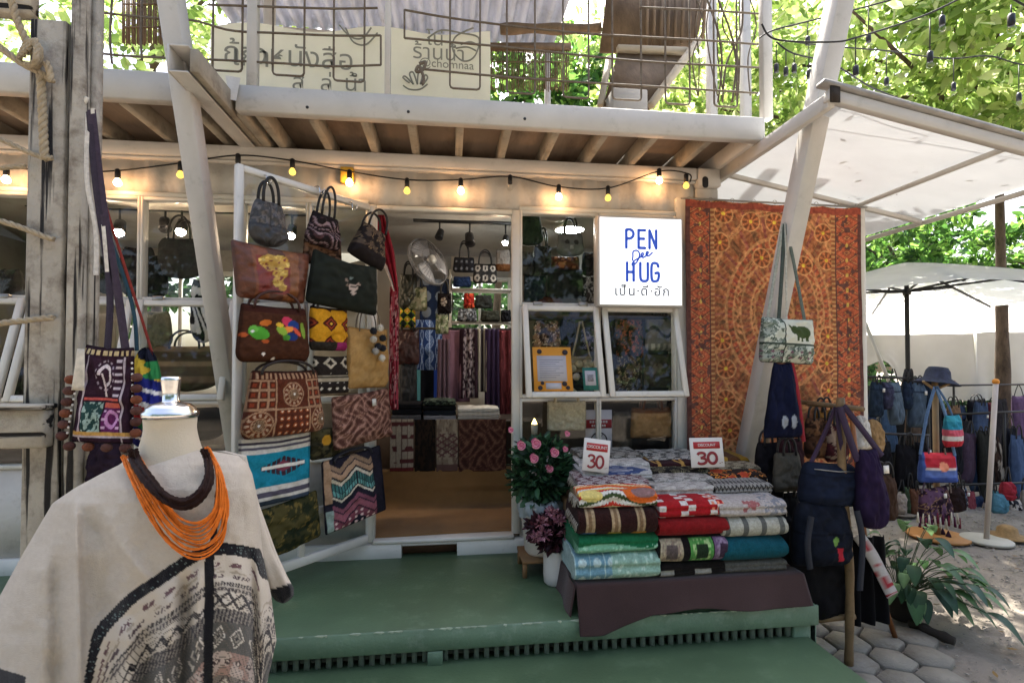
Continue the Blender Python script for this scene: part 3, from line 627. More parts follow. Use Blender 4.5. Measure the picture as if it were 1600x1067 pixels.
def p_embro(U, V):
    C = base_(U, '#2c1a26'); bd = (U < .13) | (U > .87) | (V < .08); put(C, (np.abs(U - .16) < .018) | (np.abs(U - .84) < .018) | (np.abs(V - .08) < .015), '#a89aa0')
    put(C, (V > .9), '#2a1a22'); put(C, (np.abs(V - .94) < .025) & (tri(U * 9) > .4), '#b8a37a')
    i = (U > .2) & (U < .8); put(C, i & (V > .5) & (V < .88), '#33202c'); x = (U - .50) * .95; y = V - .70; d = np.hypot(x, y); th = np.arctan2(y, x); m = i & (V > .48) & (V < .9)
    put(C, m & ((np.abs(d - .10) < .02) & (th > -1.4)) , '#cbbdbf'); put(C, m & (np.abs(x + .045 - (.70 - V) * .35) < .018) & (V < .72), '#cbbdbf'); put(C, m & (np.abs(d - .155) < .010) & (np.sin(th * 14) > 0), '#9a8a94'); put(C, m & (U > .68) & (tri(V * 14) > .6), '#b4a6ac')
    put(C, i & (V > .44) & (V < .47), '#b7544c'); q = i & (V < .42) & (V > .12) & (U < .5); put(C, q, '#27403e'); put(C, q & (fbm(U * 18, V * 18, 2) > .55), '#8fa39a'); q = i & (V < .42) & (V > .12) & (U > .53); put(C, q, '#5a2450'); put(C, q & (np.abs(np.hypot((U - .66), V - .25) - .08) < .02), '#c08ab8'); put(C, q & (tri(V * 12) > .7) & (np.abs(U - .66) > .09), '#c7a3c0'); put(C, i & (V > .37) & (V < .42) & (U > .53), '#b8584a')
    put(C, np.abs(V - .10) < .02, '#b58a4a'); return speck(C, U, V, .2, 60)
def p_multi(U, V):
    C = stripes(['#1d1e50', '#d8d4d0', '#1d1e50', '#2f6a3c', '#a12f2c', '#e4e0da', '#252a78', '#d8d4d0', '#22276a', '#c8a63a', '#191b28'], [.08, .03, .1, .09, .13, .05, .1, .04, .1, .16, .12], False, .015)(U, V + .12 * (U - .5)); C = np.array(C)
    put(C, (V > .68) & (V < .86) & (U > .55) & (tri(V * 9) < (U - .5) * 3), '#2f7a44'); return C
def p_zebra(U, V): C = base_(U, '#d8d4cf'); put(C, np.sin(U * 16 + 4 * np.sin(V * 9 + U * 5) + V * 5) > .15, '#1c1b1d'); return C
def p_ikat(U, V):
    C = base_(U, '#24396a'); x = ((U * 2 + .5) % 1) - .5; l = .30 * np.abs(np.sin(V * 11 + 1.5 * (U > .5))) ** .7; put(C, (np.abs(x) < l) & (U < .75), '#7f95bd'); put(C, (np.abs(x) < l - .05) & (U < .75), '#3c5488'); put(C, (np.abs(x) < l) & (np.sin(V * 90 + np.abs(x) * 60) > .5) & (U < .75), '#93a8cc'); put(C, (np.abs(x) < .02) & (U < .75), '#aebfdd')
    put(C, (U > .75) & (vnoise(U * 30, V * 40, 3) > .62), '#8aa3cc'); put(C, (np.abs(np.abs(x) - .45 + .04 * np.sin(V * 20)) < .02), '#8ea4cc'); return C

# =================================================================== bag builder
def pouch_mesh(w, h, t, pat, res, taper=1.0, rb=.15, rt=.05, wr=.006, seed=0, sag=0.0, mid=0.0):
    U = np.linspace(0, 1, res); V = np.linspace(0, 1, max(4, int(res * min(1.4, h / w))))
    u, v = np.meshgrid(U, V)
    s = 1 + (taper - 1) * v + mid * np.sin(v * np.pi)
    def rnd(vv, r, a): return np.where(vv < r, np.sqrt(np.clip(1 - ((r - vv) / max(r, 1e-6)) ** 2, 0, 1)), 1)
    cw = (1 - rb * (w > 0)) + rb * rnd(v, rb, 0) if rb < .3 else rnd(v, rb, 0) * .98 + .02
    cw = cw * ((1 - rt) + rt * rnd(1 - v, rt, 0) if rt < .3 else rnd(1 - v, rt, 0) * .98 + .02)
    x = (u - .5) * w * s * cw; z = v * h - sag * h * np.sin(u * np.pi) * v ** 3
    A = np.abs(2 * u - 1); B = np.abs(2 * np.clip(v * 1.0, 0, 1) - 1)
    prof = np.clip((1 - A ** 3.2), 0, 1) ** .6 * np.clip((1 - B ** 4), 0, 1) ** .55 * (1.08 - .35 * v)
    n = (fbm(u * 4 + seed, v * 4, seed) - .5) * wr * 3 + (vnoise(u * 11, v * 11 + seed, seed + 3) - .5) * wr
    e = np.clip(prof * 3, 0, 1); m = MB()
    C = np.array(pat(u, v) if callable(pat) else plain(pat)(u, v)); eb_ = np.clip(np.maximum(np.abs(2 * u - 1) - .93, np.abs(v - .5) * 2 - .95) * 40, 0, 1)[..., None]; C = C * (1 - .45 * eb_)
    m.grid(np.stack([x, -t / 2 * prof - n * e, z], -1), C)
    k = max(1, res // 12); ub, vb = slice(None, None, k), slice(None, None, k)
    m.grid(np.stack([x, t / 2 * prof + n * e * .5, z], -1)[:, :], C * .9, flip=True)
    return m
def arc(x0, x1, z0, h, y=0, n=18, pw=.75):
    a = np.linspace(0, np.pi, n); return np.stack([(x0 + x1) / 2 - (x1 - x0) / 2 * np.cos(a), np.full(n, y), z0 + h * np.sin(a) ** pw], -1)
def strap_mesh(m, pts, w, th=.004, axis=(0, 1, 0), n=20, col=None):
    p = smooth_path(pts, n); t = np.gradient(p, axis=0); t /= np.linalg.norm(t, axis=1)[:, None] + 1e-9; ax = np.array(axis, float)
    b = np.cross(t, ax); b /= np.linalg.norm(b, axis=1)[:, None] + 1e-9; c = np.cross(b, t)
    V = np.stack([p - b * w / 2 - c * th / 2, p + b * w / 2 - c * th / 2, p + b * w / 2 + c * th / 2, p - b * w / 2 + c * th / 2], 1)
    return m.grid(V, None if col is None else np.broadcast_to(np.asarray(col, float), V.shape), wrap=True)
def boxfit(u0, v0, u1, v1, p0, n):
    "photo box on a vertical plane -> bottom centre, width, height"
    um = (u0 + u1) / 2; vm = (v0 + v1) / 2
    a = Ppl(u0, vm, p0, n); b = Ppl(u1, vm, p0, n); t = Ppl(um, v0, p0, n); o = Ppl(um, v1, p0, n)
    return o, float(np.linalg.norm((b - a)[:2])), float(t[2] - o[2])
BAGC = [0]
def bag(name, label, cat, o, w, h, rz=0, t=.09, pat='#2a2a2c', M=None, res=26, taper=.92, rb=.18, rt=.06, handle=None, hc='#1b1a1b', hm=None, tilt=0, group=None, wr=.012, lean=0, sag=.02, hr=.007, mid=0, tagc=None, zip_=None):
    BAGC[0] += 1; r = thing(name, label, cat, o, rz, group); r.rotation_euler = (lean, tilt, rz)
    M = M or FABRIC
    pouch_mesh(w, h, t, pat, res, taper, rb, rt, wr, BAGC[0], sag, mid).build('bag_body', M, r, smooth=True, world=False)
    hm = hm or mat('strap_' + hc, H(hc), .6, .15, 20, .2)
    if handle:
        kind = handle[0]
        if kind == 'arc':       # ('arc', height, spread[, n])
            for k in range(handle[3] if len(handle) > 3 else 2):
                MB().tube(arc(-handle[2] * w, handle[2] * w, h * .94 - sag * h * .5, handle[1] * (1 - .08 * k), (k - .5) * t * .5), hr, 7).build('handle', hm, r, smooth=True, world=False)
        elif kind == 'hang':    # ('hang', dz, dx, strap width) straps meeting at one hook point
            for k, sx in enumerate((-1, 1)):
                m = MB(); strap_mesh(m, [(sx * w * .42 * taper, 0, h * .93), (sx * w * .22 * taper + handle[2] * .5, -.004, h + handle[1] * .5), (handle[2] + sx * .008, 0, h + handle[1])], handle[3]); m.build('strap', hm, r, smooth=True, world=False)
    if tagc: MB().bx(w * .08, w * .08 + .028, -t / 2 - .012, -t / 2 - .009, h * .72, h * .72 + .04).build('price_tag', mat('paper_tag', H('#cfcac0'), .8, .05), r, world=False)
    if zip_: 
        m = MB(); m.tube([(-w * .4 * taper, -t * .30, h * .86), (0, -t * .44, h * .85), (w * .4 * taper, -t * .30, h * .86)], .003, 5); m.build('zipper', STEEL, r, smooth=True, world=False)
    return r
def doorbag(name, label, cat, box, off=.06, **k):
    p0 = np.array([DE[0], DE[1], 1.5]) + DN * off; o, w, h = boxfit(*box, p0, DN); k.setdefault('group', 'bags hung on the open glass door')
    return bag(name, label, cat, o, w, h, DPHI + k.pop('turn', 0), **k)
def ybag(name, label, cat, box, Y, turn=0, **k):
    o, w, h = boxfit(*box, np.array([0, Y, 0]), np.array([0, 1.0, 0])); return bag(name, label, cat, o, w / max(.4, math.cos(turn)), h, turn, **k)
# folded cloth, a rounded stack of layers; V runs from the bottom front edge over the top
def fold(name, label, cat, o, w, dep, th, pat, rz=0, pitch=0, M=None, layers=2, res=60, group=None, seed=0, roll=0):
    r = thing(name, label, cat, o, rz, group); r.rotation_euler = (pitch, roll, rz); nu = int(res * 1.5); ns = 72
    s = np.linspace(0, 1, ns); q = th / 2; path = []
    for t in s:                     # front bulge (0..pi) then flat top, back, bottom
        if t < .35: a = -np.pi / 2 + t / .35 * np.pi; path.append((-np.cos(a) * q * 1.15 * (1 - (.26 * (abs(math.cos(layers * (a + np.pi / 2))) ** 6) if layers > 1 else 0)) + q, q + np.sin(a) * q))
        elif t < .72: path.append((q + (t - .35) / .37 * (dep - 2 * q), th))
        elif t < .82: a = np.pi / 2 - (t - .72) / .10 * np.pi; path.append((dep - q + np.cos(a) * q, q + np.sin(a) * q))
        else: path.append((dep - q - (t - .82) / .18 * (dep - 2 * q), 0))
    path = np.array(path); u = np.linspace(0, 1, nu); Ug, Sg = np.meshgrid(u, s)
    e = np.clip((1 - np.abs(2 * u - 1) ** 9), 0, 1) ** .5 * .16 + .84
    y = path[:, 0][:, None] + 0 * Ug; z = q + (path[:, 1][:, None] - q) * e[None]
    nz = (fbm(Ug * 5 + seed * 3.1, Sg * 7, seed) - .5)
    x = (Ug - .5) * w + .012 * (fbm(Sg * 6, Ug * 0 + seed, seed + 2) - .5) * 2 * np.abs(2 * Ug - 1) ** 3
    z = z + nz * .012 * (path[:, 1][:, None] > q * .3); y = y - nz * .014 * (Sg < .4)
    C = pat(Ug, np.clip(Sg / .72, 0, 1)) * (.84 + .16 * np.abs(np.sin(Ug * w * 420)) * np.abs(np.sin(Sg * 95)) + .10 * (fbm(Ug * 26, Sg * 34, seed + 9) - .3))[..., None]; m = MB(); V = np.stack([x, y, z], -1); m.grid(V.transpose(1, 0, 2), C.transpose(1, 0, 2), wrap=True)
    for i, fl in ((0, False), (nu - 1, True)):
        c = V[:, i].mean(0); n0 = m.n; m.add(np.concatenate([V[:, i], [c]]), [((a, (a + 1) % ns, ns) if not fl else ((a + 1) % ns, a, ns)) for a in range(ns)], np.concatenate([C[:, i], [C[:, i].mean(0)]]) * .8)
    m.build('cloth_fold', M or KNIT, r, smooth=True, world=False); return r
def hangcloth(name, label, cat, box, Y, pat, folds=5, amp=.02, res=(60, 80), M=None, group=None, flare=0, seed=0, rz=0, parent=None, top=None, drape=0):
    o, w, h = boxfit(*box, np.array([0, Y, 0]), np.array([0, 1.0, 0])); U, V = np.meshgrid(np.linspace(0, 1, res[0]), np.linspace(0, 1, res[1]))
    fx = amp * np.sin(U * folds * 2 * np.pi + 1.5 * fbm(U * 2, V * 1.5, seed)) * (1.1 - .5 * V) + amp * (fbm(U * 3, V * 3, seed) - .5)
    x = (U - .5) * w * (1 + flare * (1 - V)); z = V * h - drape * (1 - np.abs(2 * U - 1) ** 2) * V
    m = MB().grid(np.stack([x, fx, z], -1), pat(U, V))
    if parent: return m, o
    ob = m.build(name, M or FINE, None, smooth=True, solid=.004); ob.location = o; ob.rotation_euler = (0, 0, rz); return tag(ob, label, cat, group)
def text_mesh(s, size, align='CENTER', extrude=.001, shear=0, space=1.0, spacing=1.0, offset=0):
    cu = bpy.data.curves.new('lettering', 'FONT'); cu.body = s; cu.size = size; cu.align_x = align; cu.align_y = 'CENTER'; cu.extrude = extrude; cu.shear = shear; cu.space_character = spacing; cu.offset = offset
    ob = bpy.data.objects.new('lettering', cu); COL.objects.link(ob); dg = bpy.context.evaluated_depsgraph_get(); dg.update()
    me = bpy.data.meshes.new_from_object(ob.evaluated_get(dg)); bpy.data.objects.remove(ob); return me
def lettering(s, size, M, parent, loc, rot=(math.pi / 2, 0, 0), name='lettering', **k):
    me = text_mesh(s, size, **k); me.materials.clear(); me.materials.append(M); o = bpy.data.objects.new(name, me); COL.objects.link(o)
    o.location = loc; o.rotation_euler = rot; o.parent = parent; return o
INK = lambda key, c: mat('ink_' + key, H(c), .7, 0, 1, 0)

# =================================================================== bags on the open door
HDC = dict(hc='#171616')
b_ = doorbag
b_('handbag', 'rounded black leather handbag with one arched handle, top of the door', 'handbag', (383, 314, 455, 386), t=.10, pat=p_round, M=LEATHER, res=44, taper=.62, rb=.42, rt=.25, handle=('arc', .13, .17), off=.07, hr=.008, **HDC)
b_('handbag', 'black bag with grey ripple stripes, tilted, between two black handbags', 'handbag', (474, 334, 532, 386), t=.10, pat=p_ripple, res=44, taper=.7, rb=.25, rt=.1, handle=('arc', .17, .17), off=.07, tilt=.12, **HDC)
b_('handbag', 'dark brown lace patterned handbag with black base, tilted at the hinge side', 'handbag', (541, 350, 600, 410), t=.13, pat=p_lace, res=40, taper=.62, rb=.12, handle=('arc', .13, .24), off=.09, tilt=.30, **HDC)
b_('tote_bag', 'brown leather tote with a golden embossed figure on the front', 'tote bag', (372, 386, 478, 470), t=.10, pat=p_gold, M=LEATHER, res=64, taper=1.16, rb=.10, handle=None, off=.08, sag=.03)
b_('tote_bag', 'blackish green tote with a small pale skull and flowers', 'tote bag', (480, 402, 592, 484), t=.11, pat=p_skull, res=56, taper=.9, rb=.1, off=.10, tilt=.08, sag=.08, wr=.012)
b_('shoulder_bag', 'brown bag embroidered with green and red parrots', 'bag', (370, 478, 487, 566), t=.12, pat=p_birds, res=90, taper=.86, rb=.22, off=.09, wr=.008, handle=('arc', .09, .3), hc='#3a1d16')
b_('shoulder_bag', 'small yellow bag woven with maroon diamonds', 'bag', (484, 480, 543, 548), t=.09, pat=p_yellow, res=64, taper=.98, rb=.16, off=.07, handle=('arc', .06, .36), hc='#2a2220')
pom = b_('tote_bag', 'plain beige tote with black and white pompoms', 'tote bag', (543, 512, 606, 606), t=.07, pat=plain('#a5814f', .12, 40), res=40, taper=1.0, rb=.12, off=.06, handle=('arc', .16, .25), hc='#5b5148', hr=.004)
for k, (dx, dz, c) in enumerate(((-.02, .34, '#1f2129'), (.03, .36, '#c8c2b6'), (.05, .30, '#1d1f26'), (-.02, .29, '#c2bbae'), (.015, .25, '#20222a'), (.05, .24, '#1d1f26'), (.045, .18, '#cbc4b8'), (-.005, .22, '#9a968f'))):
    m = MB(); N = 60; d = rng.normal(0, 1, (N, 3)); d /= np.linalg.norm(d, axis=1)[:, None]; m.ball((dx, -.075, dz), .021, 10, 7)
    for q in d: m.add([np.array((dx, -.075, dz)) + q * .016 + np.cross(q, (0, .3, .9)) * .005, np.array((dx, -.075, dz)) + q * .016 - np.cross(q, (0, .3, .9)) * .005, np.array((dx, -.075, dz)) + q * .029], [(0, 1, 2)])
    m.build('pompom', mat('pompom_' + c, H(c), .95, .2, 40, .5), pom, world=False)
b_('small_bag', 'small black and cream tribal bag with fringe, above the paisley pouch', 'bag', (488, 556, 545, 618), t=.06, pat=p_bw, res=50, taper=.95, rb=.12, off=.05)
b_('tote_bag', 'brown mirror work bag with round medallions', 'bag', (378, 578, 512, 680), t=.13, pat=p_medal, M=KNIT, res=110, taper=.76, rb=.2, off=.11, wr=.008, handle=('arc', .07, .3), hc='#241a16')
b_('pouch', 'brown and rose paisley brocade pouch with a white tag', 'pouch', (524, 612, 616, 692), t=.08, pat=paisley('#6b4a3e', '#9a7465', '#4c2f28', 5), res=70, taper=.96, rb=.1, off=.09, tilt=-.09, tagc=1)
b_('small_bag', 'dark olive pouch with a yellow flower, beside the turquoise weave', 'pouch', (484, 668, 532, 716), t=.06, pat=lambda U, V: put(batik(['#2c2a1c', '#45402a', '#1f1e16'], 5, 4)(U, V), disc(U, V, .45, .62, .16), '#b8862a'), res=30, off=.05)
b_('woven_bag', 'white bag with turquoise band and dark stripes, Mexican weave', 'bag', (376, 678, 486, 786), t=.05, pat=p_turq, res=90, taper=1.02, rb=.06, rt=.03, off=.07, sag=.03, wr=.01)
b_('woven_bag', 'dark bag woven with teal, tan and rose chevrons', 'bag', (511, 705, 606, 815), t=.05, pat=p_chev, res=90, taper=.95, rb=.04, off=.07, tilt=-.10, handle=('arc', .05, .3), hc='#1d1c24')
b_('pouch', 'olive green batik pouch at the bottom of the door', 'pouch', (414, 778, 504, 856), t=.08, pat=batik(['#35351f', '#4b4426', '#22281a', '#6a5a2e'], 4, 12), res=50, taper=1.0, rb=.1, off=.06, tilt=-.12)
b_('small_bag', 'brown patterned purse tucked behind the ripple striped bag', 'purse', (473, 378, 536, 416), t=.05, pat=batik(['#4a3428', '#6d5240', '#2c201a'], 7, 9), res=30, off=.035)
# hooks on the door top
for u, v in ((415, 284), (497, 301), (548, 326)):
    p0 = np.array([DE[0], DE[1], 1.5]) + DN * .03; a = Ppl(u, v - 8, p0, DN); hk = thing('door_hook', {415: 'steel hook over the door top holding the rounded black handbag', 497: 'steel hook over the door top holding the ripple striped bag', 548: 'steel hook over the door top holding the lace patterned handbag'}[u], 'hook', a, group='hooks on the door top')
    MB().tube(smooth_path([a + DN * -.05, a + DN * -.02 + (0, 0, .01), a + DN * .01, a + DN * .02 - (0, 0, .035), a + DN * .05 - (0, 0, .045), a + DN * .06 - (0, 0, .02)], 18), .0035, 6).build('hook_wire', CHROME, hk, smooth=True)
# =================================================================== weathered post frame with rope at the left
d0 = 1.72
p_ = P(70, 500, d=d0); yp = p_[1]
def px_x(u, Y): return P(u, 560, Y=Y)[0]
pf = thing('weathered_post', 'weathered white wooden frame with cracked paint and rope', 'post', (px_x(80, yp), yp, 0))
xa, xb, xc, xd = px_x(36, yp), px_x(94, yp), px_x(104, yp), px_x(127, yp)
MB().bx(xa, xb, yp, yp + .05, 0, 2.74).build('board', WOODW, pf, bevel=.004)
MB().bx(xb + .003, xc + .004, yp + .03, yp + .09, 0, 3.2).build('gap_shade', mat('old_dark_timber', H('#2a231d'), .9, .3, 10, .4), pf)  # dark strip stands in for the shade in the gap between boards
MB().bx(xc, xd, yp - .01, yp + .05, 0, 3.2).build('board', WOODW, pf, bevel=.004)
MB().bx(xd + .002, xd + .016, yp + .02, yp + .06, 0, 3.2).build('trim', WOODW, pf)
zt = P(40, 640, Y=yp - .04)[2]; zb = P(40, 700, Y=yp - .04)[2]
MB().bx(-3.2, xb - .012, yp - .05, yp + .0, zb, zt).build('rail', WOODH, pf, bevel=.006)
MB().bx(-3.2, xb - .004, yp - .075, yp + .02, zt + .001, zt + .018).build('rail_cap', WOODH, pf, bevel=.004)
zt = P(40, 20, Y=yp)[2]; MB().bx(-3.2, xa - .005, yp + .01, yp + .05, zt, zt + .1).build('top_rail', WOODH, pf, bevel=.005)
ROPE = mat('twisted_rope', H('#a2947c'), .95, .2, 30, .7, 200)
rp = thing('rope_net', 'thick natural rope knotted around the weathered post', 'rope', P(50, 70, Y=yp - .03))
def rope(px, r=.011, off=-.02, n=40):
    c = smooth_path([P(u, v, Y=yp + off - (o if len(t) else 0)) for (u, v, *t) in px for o in [t[0] if t else 0]], n); m = MB()
    t = np.gradient(c, axis=0); t /= np.linalg.norm(t, axis=1)[:, None]; a = np.cross(t, [0, 1, 0.01]); a /= np.linalg.norm(a, axis=1)[:, None] + 1e-9; b = np.cross(t, a)
    L = np.concatenate([[0], np.cumsum(np.linalg.norm(np.diff(c, axis=0), axis=1))])
    for k in range(3):
        ph = L / .022 * 2 + k * 2.094; m.tube(c + (a * np.cos(ph)[:, None] + b * np.sin(ph)[:, None]) * r * .5, r * .62, 6)
    m.build('rope_strand', ROPE, rp, smooth=True)
rope([(18, 0), (28, 35), (40, 62), (48, 85)], n=50); rope([(-20, 58), (10, 82), (36, 100), (60, 112), (80, 126)], n=60); rope([(64, 118), (66, 160), (68, 210), (70, 250)], .012, n=70)
for k in range(4): rope([(30 + k * 5, 92 - k * 4), (44 + k * 4, 66 - k * 1), (62 - k * 2, 74 + k * 6, .02), (60 - k * 4, 104), (40 + k * 3, 100, .015)], .008, -.03 - k * .006, 40)
rope([(72, 98), (78, 112), (80, 128)], .010, -.035, 24)
rope([(-30, 205), (10, 222), (40, 236), (66, 246), (82, 247)], .008, n=60); rope([(-30, 264), (10, 262), (40, 260)], .008, n=30)
rope([(-30, 338), (10, 348), (45, 360), (70, 370), (84, 374)], .009, n=60); rope([(-30, 508), (10, 504), (45, 500), (70, 497), (84, 496)], .010, n=60)
# hooks and hanging embroidered bags
hp = P(140, 165, Y=yp + .03); hk = thing('wall_hook', 'white hook on the weathered post carrying the embroidered bags', 'hook', hp)
MB().tube(smooth_path([hp + (-.05, 0, .0), hp + (-.02, -.01, -.008), hp + (.005, -.03, -.004), hp + (.014, -.035, .012)], 14), .006, 8).build('peg', mat('white_peg', H('#c8c5c0'), .5, .05), hk, smooth=True)
hp2 = P(134, 136, Y=yp + .03); MB().tube(smooth_path([hp2 + (-.04, 0, -.01), hp2 + (-.01, -.01, -.012), hp2 + (.006, -.02, .004), hp2 + (.006, -.02, .02)], 12), .005, 8).build('peg', mat('white_peg'), hk, smooth=True)
def left_bag(name, label, box, d, pat, straps, res, **k):
    Y = P((box[0] + box[2]) / 2, box[3], d=d)[1]; r = ybag(name, label, 'shoulder bag', box, Y, pat=pat, res=res, group='embroidered bags hung from the weathered post', **k)
    for px, wd, c in straps:
        m = MB(); strap_mesh(m, [P(u, v, Y=Y + (.0 if i else .01)) for i, (u, v) in enumerate(px)], wd, .004, (0, 1, 0), 30); m.build('strap', mat('strap_' + c, H(c), .9, .25, 60, .4), r, smooth=True)
    return r
eb = left_bag('shoulder_bag', 'purple embroidered bag edged with brown pompoms, hung from a long strap', (112, 540, 208, 692), 1.66, p_embro, [([(140, 175), (150, 290), (166, 400), (172, 470), (168, 545)], .020, '#2a2230'), ([(143, 172), (158, 300), (174, 400), (186, 470), (196, 545)], .024, '#352a38'), ([(138, 178), (136, 280), (150, 360), (150, 430)], .014, '#b9b4ad'), ([(145, 170), (160, 330), (168, 425)], .012, '#c2bcb2')], 110, taper=.80, rb=.04, rt=.04, t=.05, tilt=.06)
for k in range(16):
    s = k / 15; side = k % 2; 
    q = [(-.115, 0, .02 + s * .27), (.105, 0, .02 + s * .27)][side] if k < 12 else (-.09 + (k - 12) * .055, 0, -.012)
    q = (q[0] * (1 - .16 * max(0, q[2]) / .3), -.01, q[2]); c = ['#4a2a22', '#6b3a24', '#54342c'][k % 3]
    MB().ball(q, (.017, .016, .015), 10, 7).build('pompom', mat('wool_' + c, H(c), .95, .2, 60, .6), eb, smooth=True, world=False)
for s in range(14): 
    for sx in (-1, 1): MB().ball((sx * (.098 - .022 * s / 13), -.012, .03 + s * .018), .004, 6, 5).build('bead', mat('bead_white', H('#d5cfc8'), .4, 0), eb, smooth=True, world=False)
m = MB()
for k in range(9): m.tube(smooth_path([(-.075 + .002 * k, -.03, .30), (-.07 + .003 * k, -.042, .24), (-.072 + .004 * k, -.045, .17)], 8), .0025, 5)
m.build('tassel', mat('cream_tassel', H('#c9bfae'), .95, .2, 50, .4), eb, smooth=True, world=False)
left_bag('shoulder_bag', 'round blue, red and yellow striped bag behind the embroidered one', (196, 542, 256, 700), 1.80, p_multi, [([(142, 180), (160, 300), (196, 420), (222, 500), (240, 560)], .008, '#7a2a22'), ([(140, 180), (146, 260), (158, 330), (205, 470), (214, 548)], .012, '#23404e')], 60, taper=.75, rb=.3, rt=.4, t=.07)
left_bag('shoulder_bag', 'dark bag with grey woven strap hanging lowest by the mannequin', (134, 690, 190, 760), 1.76, plain('#2c2230'), [([(150, 690), (160, 720), (172, 760)], .02, '#8a8a90')], 20, taper=.9, t=.05)

# =================================================================== mannequin
mc = P(266, 700, d=1.19); mx, my = mc[0], mc[1]
MCL = mat('cream_mannequin_cloth', H('#b5a994'), .9, .06, 4, .25, 260, sheen=.1)
mq = thing('mannequin', 'headless cream dress form with chrome neck cap', 'mannequin', (mx, my, 0))
zc_ = P(266, 652, d=1.19)[2]; k_ = 1.19 / 800
def zz(v): return P(266, v, d=1.19)[2]
prof = [(.10, .62), (.10, .9), (.09, 1.02), (.10, 1.17), (.10, 1.25), (.095, zz(775)), (.085, zz(745)), (.076, zz(728)), (.068, zz(712)), (.058, zz(690)), (.0525, zz(670)), (.0535, zz(655)), (.052, zz(650))]
MB().lathe(smooth_path([(a, b, 0) for a, b in prof], 50)[:, :2], (mx, my, 0), 40).build('torso', MCL, mq, smooth=True)
cap = [(.0555, zz(652)), (.0575, zz(648)), (.0575, zz(644)), (.052, zz(641)), (.050, zz(637)), (.040, zz(631)), (.022, zz(628)), (.017, zz(626)), (.018, zz(612)), (.0205, zz(594)), (.020, zz(589)), (.010, zz(588)), (0, zz(588))]
MB().lathe(cap, (mx, my, 0), 40).build('neck_cap', CHROME, mq, smooth=True)
MB().lathe([(.015, .02), (.015, .7)], (mx, my, 0), 12).build('stand_pole', CHROME, mq, smooth=True)
MB().lathe([(.0, .03), (.16, .025), (.17, .01), (.17, 0.0)], (mx, my, .0), 32).build('stand_base', STEEL, mq, smooth=True)

# poncho: heavy cloth falling from the shoulders
PV = np.array([703, 712, 726, 740, 762, 786, 868, 930, 1000, 1067, 1150, 1300], float)
PL = np.array([222, 205, 186, 158, 117, 82, 34, 0, -45, -90, -130, -150], float)
PR = np.array([322, 372, 388, 394, 399, 403, 411, 424, 432, 417, 414, 414], float)
PB = np.array([.02, .045, .07, .085, .10, .115, .14, .15, .16, .165, .17, .17])
def pleat(U, V):
    "cloth relief in metres (towards the viewer)"
    r = 0
    def ridge(pts, w, a):
        pts = np.array(pts, float); uc = np.interp(V, pts[:, 1], pts[:, 0]); on = np.clip((V - pts[0, 1]) / 40, 0, 1) * np.clip((pts[-1, 1] - V) / 60 + .4, 0, 1)
        return a * np.exp(-((U - uc) / w) ** 2) * on
    r = r + ridge([(117, 765), (118, 850), (122, 960), (127, 1300)], 9, .018) + ridge([(60, 850), (60, 1000), (50, 1300)], 30, .012) - ridge([(140, 790), (170, 860), (150, 1000)], 22, .012)
    r = r + ridge([(150, 780), (185, 850), (225, 900), (240, 930)], 14, .008) - ridge([(88, 850), (92, 1000), (95, 1300)], 14, .014)
    r = r - ridge([(292, 890), (290, 980), (280, 1300)], 10, .020) + ridge([(268, 900), (262, 1000), (250, 1300)], 14, .014) + ridge([(308, 880), (306, 1300)], 9, .010) - ridge([(392, 850), (398, 960), (404, 1300)], 8, .02) + ridge([(200, 960), (190, 1300)], 16, .012) - ridge([(230, 980), (222, 1300)], 12, .012) + ridge([(360, 900), (352, 1300)], 22, .012)
    r = r + .010 * (fbm(U / 70, V / 90, 7) - .5) * 2 + .0025 * (fbm(U / 22, V / 26, 17) - .5) * 2
    return 1.25 * r
def pon_d(U, V):
    uL = np.interp(V, PV, PL); uR = np.interp(V, PV, PR); B = np.interp(V, PV, PB); s = np.clip((U - uL) / (uR - uL), 0, 1)
    base = 1.20 - .03 * np.clip((V - 705) / 60, 0, 1) * 1 + .02 * (s - .5)
    left = np.clip((200 - U) / 200, 0, 1)
    return base - B * np.clip(1 - np.abs(2 * s - 1) ** 2.6, 0, 1) ** .5 + .02 * left - pleat(U, V) * np.clip(np.minimum(s, 1 - s) * 14, 0, 1)
BANDP = np.array([(128, 1120), (137, 1067), (146, 1020), (160, 985), (182, 958), (212, 930), (248, 906), (292, 876), (322, 861), (350, 857), (385, 862), (400, 868), (412, 888), (425, 900)], float)
bu = smooth_path(np.c_[BANDP, np.zeros(len(BANDP))], 120)[:, :2]
